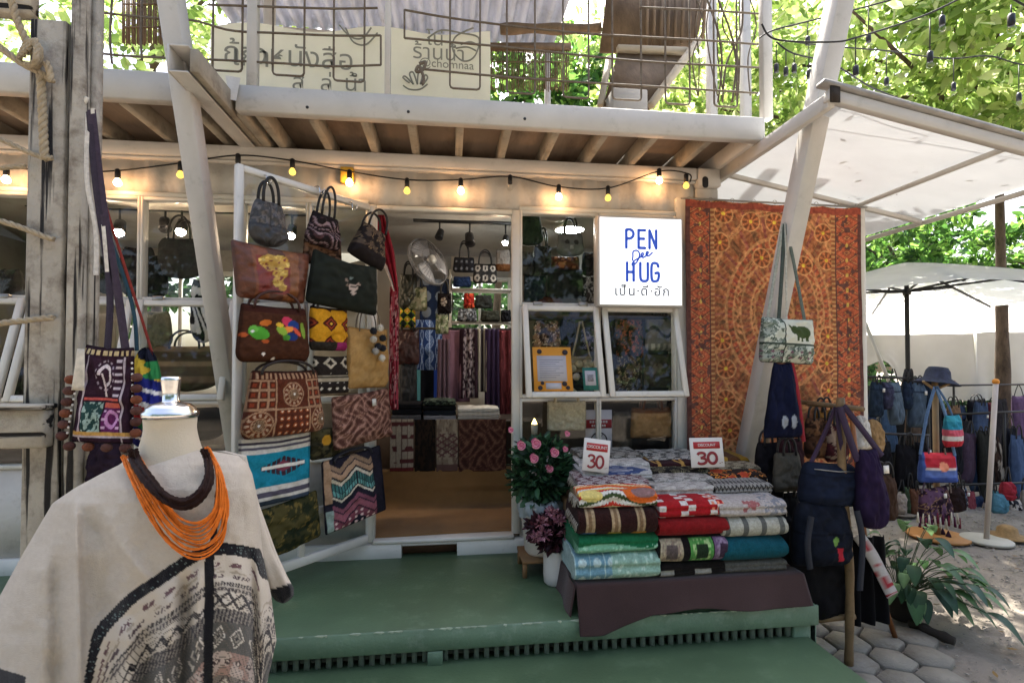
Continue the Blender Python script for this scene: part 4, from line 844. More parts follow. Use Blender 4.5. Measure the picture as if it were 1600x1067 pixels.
def pon_col(U, V):
    C = base_(U, '#a79e91'); n = fbm(U / 4, V / 4, 2); C *= (.93 + .14 * n)[..., None]
    vb = np.interp(U, bu[:, 0], bu[:, 1], left=3000, right=905); dV = V - vb
    sl = np.clip(np.abs(np.gradient(bu[:, 1])) / (np.abs(np.gradient(bu[:, 0])) + 1e-3), 0, 4); sl = np.interp(U, bu[:, 0], np.sqrt(1 + sl ** 2))
    D = dV / sl; inn = (D > 0) & (U < 430)
    # patterned panel, D is the distance below the band across the weave
    xw = np.where(U < 328, 1.0, 1.0) * (U + .25 * dV)
    put(C, inn, '#aea598'); W = D - 9; x = (U - 328)
    def rowm(a, b): return inn & (W > a) & (W < b)
    put(C, rowm(12, 19) & (tri(xw / 34) > .45) & (vnoise(xw / 2.2, W / 3, 4) > .35), '#5a4346'); put(C, rowm(30, 36) & (tri(xw / 40 + .3) > .35) & (vnoise(xw / 2.2, W / 3, 6) > .4), '#4a3d40'); put(C, rowm(20, 28) & (vnoise(xw / 7, W / 3, 8) > .6), '#8f8576')
    put(C, rowm(42, 66), '#9c9488'); put(C, rowm(42, 48) & (tri(xw / 4.5) > .45), '#2f2b2d'); put(C, rowm(51, 56) & (tri(xw / 5.5) > .35), '#3c3638')
    a = W - 66; zig = np.abs(a - 8 - 12 * (tri(xw / 24) - .5)); put(C, rowm(57, 84), '#b0a799'); put(C, rowm(57, 84) & (zig < 3.2) & (U < 322), '#17161a'); xx = ((xw / 22) % 1 - .5); put(C, rowm(58, 82) & (U > 328) & (np.abs(np.abs(xx) * 24 - np.abs(a - 4)) < 3.2), '#242226')
    put(C, rowm(84, 104), '#79736a'); put(C, rowm(84, 104) & (tri(xw / 6) > .42), '#2e2b2e')
    put(C, rowm(104, 150), '#4b4a46'); dd = tri(xw / 30) * 23 + np.abs(W - 127); put(C, rowm(104, 150) & (np.abs(dd - 16) < 2.0), '#b8b0a4'); put(C, rowm(104, 150) & (dd < 9), '#8b857b'); put(C, rowm(104, 150) & (dd < 5), '#2b2a2c')
    put(C, rowm(150, 188), '#8d7368'); put(C, rowm(150, 188) & (vnoise(xw / 9, W / 12, 3) > .55), '#a3948a'); dd = np.hypot(((xw / 17) % 1 - .5) * 17, W - 166); put(C, rowm(150, 188) & (dd < 4.5), '#3a2c2c'); put(C, rowm(150, 188) & (dd < 2), '#b3a498')
    put(C, inn & (W > 188), '#6f675f'); dd = tri(xw / 26) * 20 + np.abs(((W - 188) % 46) - 23); put(C, inn & (W > 188) & (np.abs(dd - 17) < 2.2), '#b0a79a'); put(C, inn & (W > 188) & (np.abs(dd - 26) < 1.8), '#2c2a2d'); put(C, inn & (W > 188) & (dd < 7), '#34302f')
    put(C, inn & (tri(W / 3.2) > .8) & (W > 42), '#5a544e')
    put(C, (np.abs(D) < 8.5 + 1.2 * vnoise(U / 5, V / 5, 3)) & (U < 430), '#0f0f14')
    put(C, (np.abs(U - 327 + (V - 900) * .012) < 7.5) & (V > 856), '#0f0f13'); put(C, (np.abs(U - 338 + (V - 800) * .10) < 5) & (V > 768) & (V < 862), '#131217')
    put(C, (np.abs(D) < 6) & (vnoise(U * .9, V * .9, 12) > .84), '#5d6a68')
    put(C, (V > 1044 + U * .3) & (U < 40), '#0f0f14')
    return C
vv = np.linspace(703, 1300, 330); ss = np.linspace(0, 1, 300); ss = .5 - .5 * np.cos(ss * np.pi)
S, Vv = np.meshgrid(ss, vv); Uu = np.interp(Vv, PV, PL) * (1 - S) + np.interp(Vv, PV, PR) * S
def lift(U, V, D):
    r = CF + CR * ((U - 800) / FPX)[..., None] - CU * ((V - 533.5 - SHIFT_PX) / FPX)[..., None]; return CPOS + r * D[..., None]
D = pon_d(Uu, Vv); m = MB().grid(lift(Uu, Vv, D), pon_col(Uu, Vv))
Bk = np.interp(Vv, PV, PB) * np.clip(1 - np.abs(2 * S - 1) ** 2.6, 0, 1) ** .5
m.grid(lift(Uu[:, ::4], Vv[:, ::4], (1.20 - .03 * np.clip((Vv - 705) / 60, 0, 1) + .02 * (S - .5) + .02 * np.clip((200 - Uu) / 200, 0, 1) + Bk * .9)[:, ::4]), base_(Uu, '#a79e91')[:, ::4], flip=True)
WOVEN = mat('handwoven_cotton', None, .95, .04, 30, .45, 420, spec=.15, sheen=.12)
pon = thing('poncho', 'cream handwoven poncho with black trim and patterned panel on the mannequin', 'poncho', (mx, my, .7))
m.build('poncho_cloth', WOVEN, pon, smooth=True)
sV = np.array([704, 712, 740, 790, 860, 900, 918, 930, 938, 942], float); sL = np.array([322, 330, 350, 378, 396, 408, 415, 424, 430, 440], float); sR = np.array([352, 385, 392, 406, 431, 449, 459, 459, 452, 444], float)
vv = np.linspace(704, 942, 90); ss = .5 - .5 * np.cos(np.linspace(0, 1, 40) * np.pi); S, Vv = np.meshgrid(ss, vv); Uu = np.interp(Vv, sV, sL) * (1 - S) + np.interp(Vv, sV, sR) * S
bul = .05 * np.clip((Vv - 700) / 60, 0.2, 1) * np.clip(1 - np.abs(2 * S - 1) ** 2.5, 0, 1) ** .5; rel = .012 * np.sin((Uu - (Vv - 700) * .25) / 9) * np.clip((Vv - 740) / 120, 0, 1)
C = base_(Uu, '#aea598'); C *= (.93 + .14 * fbm(Uu / 4, Vv / 4, 5))[..., None]; put(C, Vv > 921 - (Uu - 421) * .30, '#0f0f14')
m = MB().grid(lift(Uu, Vv, 1.23 - bul - rel * np.clip(np.minimum(S, 1 - S) * 8, 0, 1)), C); m.grid(lift(Uu, Vv, 1.23 + bul), C, flip=True); m.build('sleeve', WOVEN, pon, smooth=True)
# necklaces
def strands(name, label, path, n, spread, r, col, nm, lift_=.014, bead=True, sink=0, side=.4):
    k = thing(name, label, 'necklace', (mx, my, zz(730))); M = mat('bead_' + name + col, H(col), .6, .25, 60, .3, 120, spec=.1)
    path = np.array(path, float)
    for i in range(n):
        t = (i + .5) / n - .5; q = path.copy(); wv = spread * t; c = q.mean(0); 
        depth = np.sin(np.linspace(0, np.pi, len(q))) ** .8
        q[:, 0] += (q[:, 0] - c[0]) / 60 * wv * side + rng.normal(0, 1.2, len(q)); q[:, 1] += depth * wv * (1.0 + sink) + rng.normal(0, 1.4, len(q))
        q = smooth_path(np.c_[q, np.zeros(len(q))], 60); U, V = q[:, 0], q[:, 1]
        df = np.minimum(pon_d(np.clip(U, 212, 400), np.maximum(V, 716)), 1.19 - np.sqrt(np.clip(.075 ** 2 - ((U - 266) * .00148) ** 2, .0004, 1)) * np.clip(1.6 - (V - 700) / 80, 0, 1))
        pt = lift(U, V, df - lift_ - rng.uniform(0, .006)); rr = r * (1 + .22 * np.sin(np.arange(60) * 2.6)) if bead else r
        MB().tube(pt, rr, 6).build(nm, M, k, smooth=True)
strands('dark_necklace', 'dark brown multi strand bead necklace sitting high on the neck', [(207, 702), (213, 722), (232, 752), (258, 778), (286, 788), (312, 776), (326, 748), (326, 722), (318, 702)], 12, 16, .0036, '#1c0b07', 'bead_strand', .034, side=.75)
strands('orange_necklace', 'long orange multi strand bead necklace over the poncho', [(203, 712), (214, 738), (236, 778), (262, 818), (290, 840), (318, 842), (340, 818), (348, 778), (341, 735), (322, 700)], 15, 46, .0021, '#b9601f', 'bead_strand', .018, sink=.35)
# =================================================================== inside the shop
CARPET = mat('brown_carpet', H('#80603c'), .98, .12, 5, .6, 300, spec=.1, sheen=.1)
cp_ = thing('carpet', 'brown carpet covering the shop floor and the display step', 'carpet', (0, 3.7, ZF))
xa, xb = -.55, .62; prof = [(3.345, .474), (3.5, .474), (3.7, .474), (3.88, .478), (3.96, .50), (3.99, .56), (4.0, .66), (4.0, .745), (4.02, .762), (4.1, .764)]
pr = smooth_path([(0, a, b) for a, b in prof], 40); xx = np.linspace(xa, xb, 30); V = np.zeros((40, 30, 3)); V[..., 0] = xx; V[..., 1] = pr[:, 1][:, None] + .02 * np.sin(xx * 3 + .6) * (pr[:, 2] < .6)[:, None]; V[..., 2] = pr[:, 2][:, None]
MB().grid(V).build('carpet_pile', CARPET, cp_, smooth=True, solid=.008)
bn = thing('display_bench', 'dark bench inside the doorway behind hanging folded textiles', 'bench', (0, 4.2, ZF))
MB().bx(-.62, .66, 4.03, 4.5, ZF, 1.10).build('bench_box', mat('dark_bench_wood', H('#33251b'), .7), bn)
MB().bx(-.64, .68, 4.01, 4.52, 1.10, 1.125).build('bench_top', mat('dark_bench_wood'), bn, bevel=.004)
def plaid(U, V):
    C = base_(U, '#8f8578'); put(C, tri(U * 4) > .86, '#5a4a44'); put(C, (tri(V * 4.2 + .2) > .62) & (vnoise(U * 5, V * 4, 2) > .35), '#4e2a2c'); put(C, V < .08, '#5a2426'); return speck(C, U, V, .2, 40)
for (bx_, pt, lab) in (((609, 655, 646, 736), plaid, 'cream and maroon plaid textile hanging on the bench front'), ((648, 655, 680, 736), batik(['#1d1714', '#2c2018', '#161210'], 9, 3), 'nearly black textile hanging on the bench front'),
        ((682, 655, 715, 736), lambda U, V: put(put(batik(['#7d6f60', '#8f8271', '#6a5a4e'], 6, 5)(U, V), (np.abs(V - .5) < .22) & (np.abs(tri(V * 8) - tri(U * 2)) < .25), '#57393a'), V < .14, '#5a4440'), 'beige textile with maroon zigzag hanging on the bench front'),
        ((717, 655, 791, 736), paisley('#4b3028', '#6b4c3e', '#3a221e', 4), 'wide brown patterned textile hanging on the bench front')):
    hangcloth('textile', lab, 'textile', bx_, 3.995, pt, 1, .004, (40, 50), group='textiles hung on the bench front')
def stack(box, Y, pats, label, n):
    o, w, h = boxfit(*box, np.array([0, Y, 0]), np.array([0, 1.0, 0])); z = 1.126
    for k in range(n): fold('folded_cloth', label[k], 'folded cloth', (o[0], Y, z), w, .3, h / n, pats[k], res=24, M=FINE, group='folded cloths on the bench', seed=k + n); z += h / n * .98
stack((612, 628, 658, 656), 4.06, [plain('#5d5b5c'), plain('#17181c'), plain('#131317')], ['grey cloth at the bottom of the left stack on the bench', 'black cloth in the middle of the left stack on the bench', 'black cloth on top of the left stack on the bench'], 3)
stack((662, 624, 712, 656), 4.06, [plain('#8f8c90'), plain('#1b1f27'), plain('#101114'), batik(['#1c2320', '#566154', '#1a1c1b'], 9, 2)], ['pale cloth at the bottom of the middle stack on the bench', 'dark blue cloth in the middle stack on the bench', 'black cloth under the patterned one on the bench', 'green patterned cloth on top of the middle stack on the bench'], 4)
stack((716, 642, 780, 661), 4.06, [plain('#b9b1a6', .06), plain('#c4bdb3', .06), plain('#c9c3ba', .06)], ['white cloth at the bottom of the right stack on the bench', 'white cloth in the middle of the right stack on the bench', 'white cloth on top of the right stack on the bench'], 3)
# garments on a rail
Yg = 4.75
gr = thing('clothes_rail', 'black rail with garments at the back of the shop', 'clothes rail', P(740, 512, Y=Yg))
MB().tube([P(640, 513, Y=Yg), P(800, 515, Y=Yg)], .012, 8).build('rail_tube', DARK, gr, smooth=True)
for u in (702, 799): a = P(u, 512, Y=Yg); MB().tube([a, (a[0], a[1], ZF)], .012, 8).build('upright', DARK, gr, smooth=True)
lace = lambda U, V: put(base_(U, '#2a1a24'), (np.abs(U - .5) < .3) & (fbm(U * 14, V * 30, 4) > .5), '#988a8e')
for i, (bx_, pt, lab, fl) in enumerate((((692, 516, 726, 628), plain('#7a5866', .08), 'mauve long dress leftmost on the clothes rail', .5), ((718, 514, 746, 622), lace, 'dark dress with grey lace panel on the clothes rail', .1), ((742, 514, 764, 612), lambda U, V: put(base_(U, '#aea698'), np.abs(U - .5) < .12, '#2f2a2c'), 'cream robe with dark opening on the clothes rail', .1),
        ((758, 514, 780, 640), plain('#33263f', .1), 'dark purple dress on the clothes rail', .05), ((776, 516, 800, 650), batik(['#56262a', '#6b3236', '#42191c'], 5, 2), 'maroon dress rightmost on the clothes rail', .05), ((684, 530, 702, 640), plain('#66525e'), 'plum shirt behind the mauve dress on the clothes rail', .2))):
    hangcloth('dress', lab, 'dress', bx_, Yg - .02 - .02 * (i % 2), pt, 2 + i % 2, .016, (36, 50), group='garments on the rail', flare=fl, seed=i)
hangcloth('batik_cloth', 'blue ikat cloth hanging at the back left of the doorway', 'cloth', (648, 500, 694, 580), 4.9, p_ikat, 2, .012, (60, 80))
hangcloth('batik_cloth', 'navy cloth with pale grey circles hanging above the ikat cloth', 'cloth', (656, 436, 702, 500), 4.95, lambda U, V: put(base_(U, '#1c2740'), np.hypot((U * 2.2 % 1) - .5, (V * 2.6 % 1) - .5) < .34, '#6d7682'), 2, .01, (50, 60))
hangcloth('batik_cloth', 'folded turquoise, black and bright blue cloth low in the back of the shop', 'cloth', (648, 578, 694, 640), 4.88, stripes(['#5a9aa8', '#14161f', '#14161f', '#2a49a8', '#8f9cc4'], [1, 1, 1.3, 1, .8], True), 2, .01, (40, 40))
lv = np.array([336, 380, 395, 415, 440, 455.]); lL = np.array([588, 588, 590, 600, 610, 615.]); lR = np.array([600, 612, 616, 618, 621, 622.])
Ug, Vg = np.meshgrid(np.linspace(0, 1, 24), np.linspace(336, 455, 50)); Uu_ = np.interp(Vg, lv, lL) * (1 - Ug) + np.interp(Vg, lv, lR) * Ug; V3 = np.zeros(Ug.shape + (3,))
for i_ in range(50):
    for j_ in range(24): V3[i_, j_] = P(Uu_[i_, j_], Vg[i_, j_], Y=3.50 + .014 * math.sin(j_ * .8 + i_ * .05))
edge = np.interp(Vg, [336, 385, 400, 455], [.0, .0, .14, .34]); Cc = base_(Ug, '#7e1c2a'); put(Cc, vnoise(Ug * 4, Vg / 14, 3) > .6, '#8d2632'); put(Cc, (Ug < edge + .02) & (Vg > 372), '#b8aaa4')
tag(MB().grid(V3, Cc, flip=True).build('red_curtain', FINE, None, smooth=True, solid=.004), 'red cloth with white lace edge draped at the left of the doorway', 'curtain')
hangcloth('scarf', 'thin red and pink patterned scarf hanging at the left door jamb', 'scarf', (608, 448, 622, 640), 3.56, batik(['#6d1824', '#9a3f4c', '#3c0f18', '#b98a8a'], 6, 2), 1, .01, (16, 80))
Yb = 4.4
sl_ = [('shoulder_bag', 'olive dark bag hanging below the fan in the shop', (624, 428, 652, 482), '#2c2c20'), ('tote_bag', 'cream green tote below the fan in the shop', (634, 448, 668, 486), batik(['#8e8a70', '#a39d84', '#6c6f52'], 5, 3)), ('shoulder_bag', 'lime and orange woven bag inside the doorway', (624, 480, 650, 512), diamonds('#1e2a24', ['#a9b62e', '#d8763a', '#e8dc6a'], 2, 2.5)),
       ('leather_bag', 'large dark red leather bag inside the doorway', (618, 514, 656, 570), '#3a1512'), ('small_bag', 'black bag with white petals beside the back shelf', (683, 458, 706, 490), lambda U, V: put(base_(U, '#1c1719'), disc(U, V, .45, .55, .22) & (tri(np.arctan2(V - .55, U - .45) / 6.28 * 5) > .3), '#a99a8e')), ('small_bag', 'cream and green pouch beside the back shelf', (680, 490, 701, 522), batik(['#8c8f72', '#b7b59c', '#5d6a48'], 6, 3)),
       ('small_bag', 'dark brown basket bag under the red curtain', (624, 566, 652, 640), '#191517')]
for n_, l_, b_x, pt in sl_: ybag(n_, l_, 'bag', b_x, Yb, pat=pt, res=30, t=.09, group='bags hanging inside the doorway', M=LEATHER if isinstance(pt, str) else FABRIC, handle=('arc', .12, .25), rb=.2)
# white wire shelf with small bags in front of the rear window
shf = thing('shelf_rack', 'white metal shelf rack in front of the rear window', 'shelf', P(750, 520, Y=5.0))
for v in (452, 503, 540): a = P(704, v, Y=5.0); b2 = P(799, v, Y=5.0); MB().bx(a[0], b2[0], 4.9, 5.15, a[2] - .012, a[2]).build('shelf_board', WHITE2, shf)
for u in (704, 799): a = P(u, 440, Y=5.0); MB().bx(a[0] - .012, a[0] + .012, 4.9, 4.925, ZF, a[2] + .1).build('shelf_post', WHITE2, shf)
bwc = lambda U, V: put(put(base_(U, '#2a2a2c'), np.abs(np.hypot((U * 3 % 1) - .5, (V * 2 % 1) - .5) - .25) < .1, '#a09c98'), V > .9, '#1a1a1a')
for n_, l_, b_x, pt, hn in (('handbag', 'black bag with small round studs hanging under the track light', (707, 402, 743, 426), lambda U, V: put(base_(U, '#1f1f24'), np.hypot((U * 4 % 1) - .5, (V * 2.2 % 1) - .5) < .2, '#6a6c74'), ('arc', .16, .2)), ('handbag', 'black and white ring patterned bag above the shelf', (738, 412, 778, 443), bwc, ('arc', .14, .25)), ('handbag', 'translucent grey bag with brown trim above the shelf', (774, 390, 798, 424), lambda U, V: put(base_(U, '#7b7672'), V < .3, '#5a3a22'), None),
        ('pouch', 'navy cushion pouch lying over the shelf', (707, 432, 737, 449), '#1b2a48', None), ('pouch', 'red orange purse on the upper shelf', (724, 458, 742, 482), batik(['#9a2a22', '#d8583a', '#6a1a18'], 5, 1), None), ('pouch', 'dark translucent box bag on the upper shelf', (741, 461, 770, 482), '#2b2d2c', None), ('pouch', 'grey speckled pouch on the middle shelf', (714, 482, 746, 503), batik(['#4a4c52', '#9a9ca2', '#2b2c30'], 10, 3), None), ('pouch', 'dark olive pouch on the middle shelf', (750, 485, 782, 503), '#2f302a', None), ('pouch', 'black pouch at the right end of the shelf', (782, 484, 799, 503), '#16161b', None)):
    ybag(n_, l_, 'bag', b_x, 4.86, pat=pt, res=30, t=.08, group='bags on the back shelf', handle=hn, rb=.25, rt=.1, taper=.85)
# wall fan
fc = P(668, 410, Y=4.3); fan = thing('fan', 'grey wall fan with round wire cage under the track light', 'fan', fc); fan.rotation_euler = (rad(-20), rad(0), rad(48))
FANG = mat('grey_fan_plastic', H('#77767a'), .5, .05, 5, 0); R_f = .205
m = MB(); a = np.linspace(0, 2 * np.pi, 40, endpoint=False); ringp = lambda r, y: np.stack([r * np.cos(a), np.full(40, y), r * np.sin(a)], -1)
m.tube(ringp(R_f, 0), .007, 6, closed=True); m.tube(ringp(R_f * .5, -.05), .003, 5, closed=True); m.tube(ringp(R_f, -.02), .005, 5, closed=True)
for k in range(36): t = k * 2 * np.pi / 36; m.tube([(.04 * math.cos(t), -.06, .04 * math.sin(t)), (.5 * R_f * math.cos(t), -.055, .5 * R_f * math.sin(t)), (R_f * math.cos(t), -.01, R_f * math.sin(t))], .0016, 4)
m.build('cage', FANG, fan, smooth=True, world=False)
for k in range(3):
    m = MB(); t0 = k * 2.094; g = np.zeros((6, 10, 3))
    for i in range(6):
        for j in range(10): r = .03 + .16 * i / 5; t = t0 + (j / 9 - .5) * (1.5 - .2 * i / 5); g[i, j] = (r * math.cos(t), -.02 + .03 * (j / 9 - .5), r * math.sin(t))
    m.grid(g); m.build('blade', mat('fan_blade', H('#8f8f94'), .4, .05, 5, 0), fan, smooth=True, world=False, solid=.003)
MB().lathe([(0, -.075), (.035, -.072), (.04, -.05), (.04, -.03)], seg=20, R=np.array([[1, 0, 0], [0, 0, 1], [0, 1, 0]])).build('hub', mat('pale_hub', H('#a9a7a2'), .5, .05, 5, 0), fan, smooth=True, world=False)
MB().tube([(0, .0, 0), (0, .10, -.02), (.05, .22, -.04)], .03, 10).build('motor_arm', FANG, fan, smooth=True, world=False)
# track lights
SPOT = mat('lit_spot_face', (1, .8, .6), .5, 0, 1, 0, emit=(1, .74, .5), es=150)
def track(pa, pb, label, heads):
    t = thing('track_light', label, 'track light', (np.array(pa) + pb) / 2, group='track lights inside the shop')
    MB().bar(pa, pb, .035, .02).build('track', DARK, t)
    for (u, v, Y, ang, lit, r) in heads:
        c = P(u, v, Y=Y); top = np.array([c[0], c[1], pa[2]]); MB().tube([top, c + (0, 0, .05)], .008, 6).build('stem', DARK, t, smooth=True)
        dv = np.array([math.sin(ang) * .8, -.5, -.9]); dv /= np.linalg.norm(dv); h = MB(); h.tube([c - dv * r * 1.4, c - dv * r * 1.3, c + dv * r * 1.0, c + dv * r * 1.05], [r * .6, r * .8, r, r * .95], 14); hd = h.build('spot_head', DARK, t, smooth=True)
        if lit: MB().ball(c + dv * r * 1.0, r * .8, 12, 7).build('lamp_face', SPOT, hd, smooth=True)
za = P(720, 347, Y=4.3)[2]
track((P(646, 347, Y=4.3)[0], 4.3, za), (P(800, 347, Y=4.3)[0], 4.3, za), 'black track light seen through the doorway', [(687, 367, 4.3, -.3, 0, .035), (734, 375, 4.3, .1, 0, .045), (790, 375, 4.3, -.2, 1, .03)])
zb = P(240, 328, Y=4.3)[2]
track((-3.2, 4.3, zb), (-1.1, 4.3, zb), 'black track light behind the left windows', [(187, 356, 4.28, .2, 1, .045), (258, 352, 4.3, .4, 0, .045), (284, 355, 4.28, .1, 1, .045), (456, 362, 4.28, 0, 1, .04)])
pl_ = P(890, 358, Y=4.2); lp = thing('pendant_lamp', 'white glowing pendant lamp behind the upper right window', 'lamp', pl_)
MB().lathe([(.0, .09), (.03, .085), (.06, .04), (.13, 0), (.12, -.01)], pl_, 24, cap=False).build('lamp_shade', mat('white_lamp_shade', H('#c9c9c6'), .5, .05), lp, smooth=True, solid=.003)
MB().ball(pl_ + (0, 0, .0), .07, 14, 8).build('bulb', mat('cool_bulb', (1, 1, 1), .5, 0, 1, 0, emit=(.95, 1, .98), es=45), lp, smooth=True)
MB().tube([pl_ + (0, 0, .08), (pl_[0], pl_[1], ZT - .14)], .004, 5).build('cord', DARK, lp)
# bags behind the right hand windows
Yr = 3.72
RB = [('hat', 'dark green wide hat hanging behind the upper right window', (806, 334, 852, 384), '#1d2a20', .6), ('shoulder_bag', 'teal black bag behind the upper right window', (818, 430, 854, 472), '#18262c', .95), ('pouch', 'brown embroidered purse behind the upper right window', (856, 401, 906, 423), lambda U, V: put(base_(U, '#5a2c1e'), fbm(U * 9, V * 5, 3) > .56, '#b0764e'), .95), ('tote_bag', 'black tote below the brown embroidered purse', (855, 421, 912, 466), '#191b18', .95), ('pouch', 'round grey animal faced purse behind glass', (868, 364, 914, 401), lambda U, V: put(put(base_(U, '#6b6c6c'), disc(U, V, .33, .55, .11, 1.2) | disc(U, V, .68, .55, .11, 1.2), '#3a3b3c'), disc(U, V, .5, .35, .09, 1.2), '#9a9a98'), .8),
      ('hat', 'black cap behind the right edge of the upper window', (908, 394, 934, 432), '#15161a', .8), ('shoulder_bag', 'black and white floral bag beside the light box', (908, 432, 933, 472), batik(['#2a2727', '#9c9694', '#1a1718'], 8, 2), .9), ('pouch', 'dark red purse on the window ledge', (838, 462, 880, 478), '#45180f', .9), ('shoulder_bag', 'grey woven bag hanging left behind the upper right window', (808, 384, 836, 430), stripes(['#4b4a45', '#2b2a26', '#4b4a45', '#6b665a'], [1, 1, 1, 1]), .9),
      ('shoulder_bag', 'bronze beaded bag behind the sash with the notice', (830, 500, 878, 548), batik(['#4a3226', '#8a6a52', '#2c1d18', '#c9b09a'], 7, 8), .8), ('shoulder_bag', 'dark bag hanging in the middle of the sash with the notice', (872, 500, 900, 540), '#1d1a1c', .8), ('shoulder_bag', 'violet and white beaded bag by the sash with the notice', (906, 512, 936, 548), batik(['#2c2430', '#8c8298', '#1c161e'], 9, 4), .8), ('shoulder_bag', 'black bag low behind the sash with the notice', (880, 578, 930, 618), '#17161a', .9), ('basket', 'brown basket behind the orange notice', (816, 560, 880, 620), '#4a3a2c', .9),
      ('doll_bag', 'patchwork brown doll bag behind the sash under the light box', (958, 494, 1006, 560), batik(['#4a3a2a', '#7a5c3e', '#2a2018', '#c26a4a'], 5, 6), .9), ('doll_bag', 'dark brown patchwork bag lower behind the sash under the light box', (962, 556, 1004, 614), batik(['#3a2c20', '#5a4430', '#211812', '#a89878'], 6, 7), .9), ('tote_bag', 'white grey tote with dark swirl behind the sash under the light box', (1008, 496, 1052, 548), lambda U, V: put(put(base_(U, '#8d8b88'), np.abs(V - .55 - .14 * np.sin(U * 7)) < .06, '#2c2b2c'), (V < .2) & (tri(U * 5) > .5), '#c5c2bc'), .95), ('tote_bag', 'taupe tote lower behind the sash under the light box', (1006, 552, 1052, 606), lambda U, V: put(base_(U, '#5e544a'), disc(U, V, .4, .5, .22) & (fbm(U * 9, V * 9, 1) > .45), '#8f8474'), .95),
      ('shoulder_bag', 'dark bag with white lace behind the sash corner', (938, 500, 962, 560), '#221d1c', .9), ('hat_box', 'dark grey bag hanging behind the upper window middle', (834, 384, 862, 430), '#2a2c2a', .9)]
for i, (n_, l_, b_x, pt, tp) in enumerate(RB): ybag(n_, l_, 'hat' if n_ == 'hat' else 'bag', b_x, Yr + .05 * (i % 3), pat=pt, res=34, t=.12, taper=tp, rb=.3 if tp < .9 else .14, rt=.2 if tp < .9 else .06, group='bags behind the right shop windows', handle=('arc', .14, .2) if i % 3 == 1 else None)
cb = ybag('shoulder_bag', 'bag hung with cream cotton balls on long strings behind the notice sash', 'bag', (890, 556, 926, 582), 3.6, pat='#8f836c', res=24, t=.06, group='bags behind the right shop windows', handle=('hang', .25, 0, .012), hc='#8f836c')
for k in range(9): MB().ball((rng.uniform(-.11, .11), -.05, rng.uniform(-.03, .09)), .028, 10, 7).build('cotton_ball', mat('cream_wool_ball', H('#a79c84'), .95, .2, 50, .6), cb, smooth=True, world=False)
bk2 = thing('wall_shelf', 'dark wooden shelf unit behind the right windows', 'shelf', (1.0, 3.95, 1.2))
for z in (1.30, 1.93): MB().bx(.5, 1.78, 3.66, 4.0, z - .02, z).build('shelf_board', mat('dark_bench_wood'), bk2)
MB().bx(.5, 1.78, 4.0, 4.02, ZF, 2.5).build('back_board', mat('shelf_back', H('#4b443b'), .8), bk2)
# bags behind the left windows
LB = [('tote_bag', 'large charcoal tote with thin handles behind the left window', (244, 372, 322, 436), '#3a3836', .9, ('arc', .16, .22)), ('shoulder_bag', 'dark plum bag behind the leftmost visible window', (186, 386, 244, 466), '#2a242a', .9, None), ('shoulder_bag', 'black ribbed bag beside the charcoal tote', (220, 398, 262, 468), '#1b1a1b', .9, None), ('cushion_bag', 'round olive grey bag behind the lower sash', (222, 486, 270, 546), '#6b6854', .8, None), ('basket', 'wide brown wicker basket with ring handles on the sill', (238, 540, 344, 612), stripes(['#5e4f40', '#86705a', '#5e4f40', '#927c64', '#4f4236', '#7c6853'], [1, .6, 1, .6, 1, .6]), 1.1, ('arc', .12, .22)), ('basket', 'dark basket under the wide wicker basket', (250, 636, 350, 690), stripes(['#2a2722', '#3f3a32', '#23201c'], [1, 1, 1]), 1.0, None), ('zebra_cloth_bag', 'black and white zebra striped bag behind the slanting strut', (298, 436, 336, 536), p_zebra, 1, None),
      ('shoulder_bag', 'grey bag at the far left behind the rope', (0, 420, 34, 470), '#2c2a2a', .9, None), ('basket', 'dark bag at the far left lower window', (-20, 560, 34, 640), '#201d1d', .9, None), ('shoulder_bag', 'black bag high behind the leftmost sash', (150, 400, 186, 460), '#211e20', .9, None)]
for i, (n_, l_, b_x, pt, tp, hn) in enumerate(LB): ybag(n_, l_, 'basket' if n_ == 'basket' else 'bag', b_x, 3.62 + .06 * (i % 2), pat=pt, res=40, t=.13, taper=tp, rb=.3, rt=.25, group='bags behind the left shop windows', handle=hn, hc='#2a2622')
DB = [('tote_bag', 'dark bag behind the glass of the open door, upper', (398, 420, 470, 500), '#3a3430'), ('tote_bag', 'grey bag behind the glass of the open door, lower', (440, 540, 540, 640), '#4a4744')]
lsh = thing('window_shelf', 'wooden shelf carrying the bags behind the left windows', 'shelf', (-2.2, 3.7, 1.9))
for z in (1.36, 1.0): MB().bx(-4.1, -.55, 3.42, 3.85, z - .025, z).build('shelf_board', mat('dark_bench_wood'), lsh)
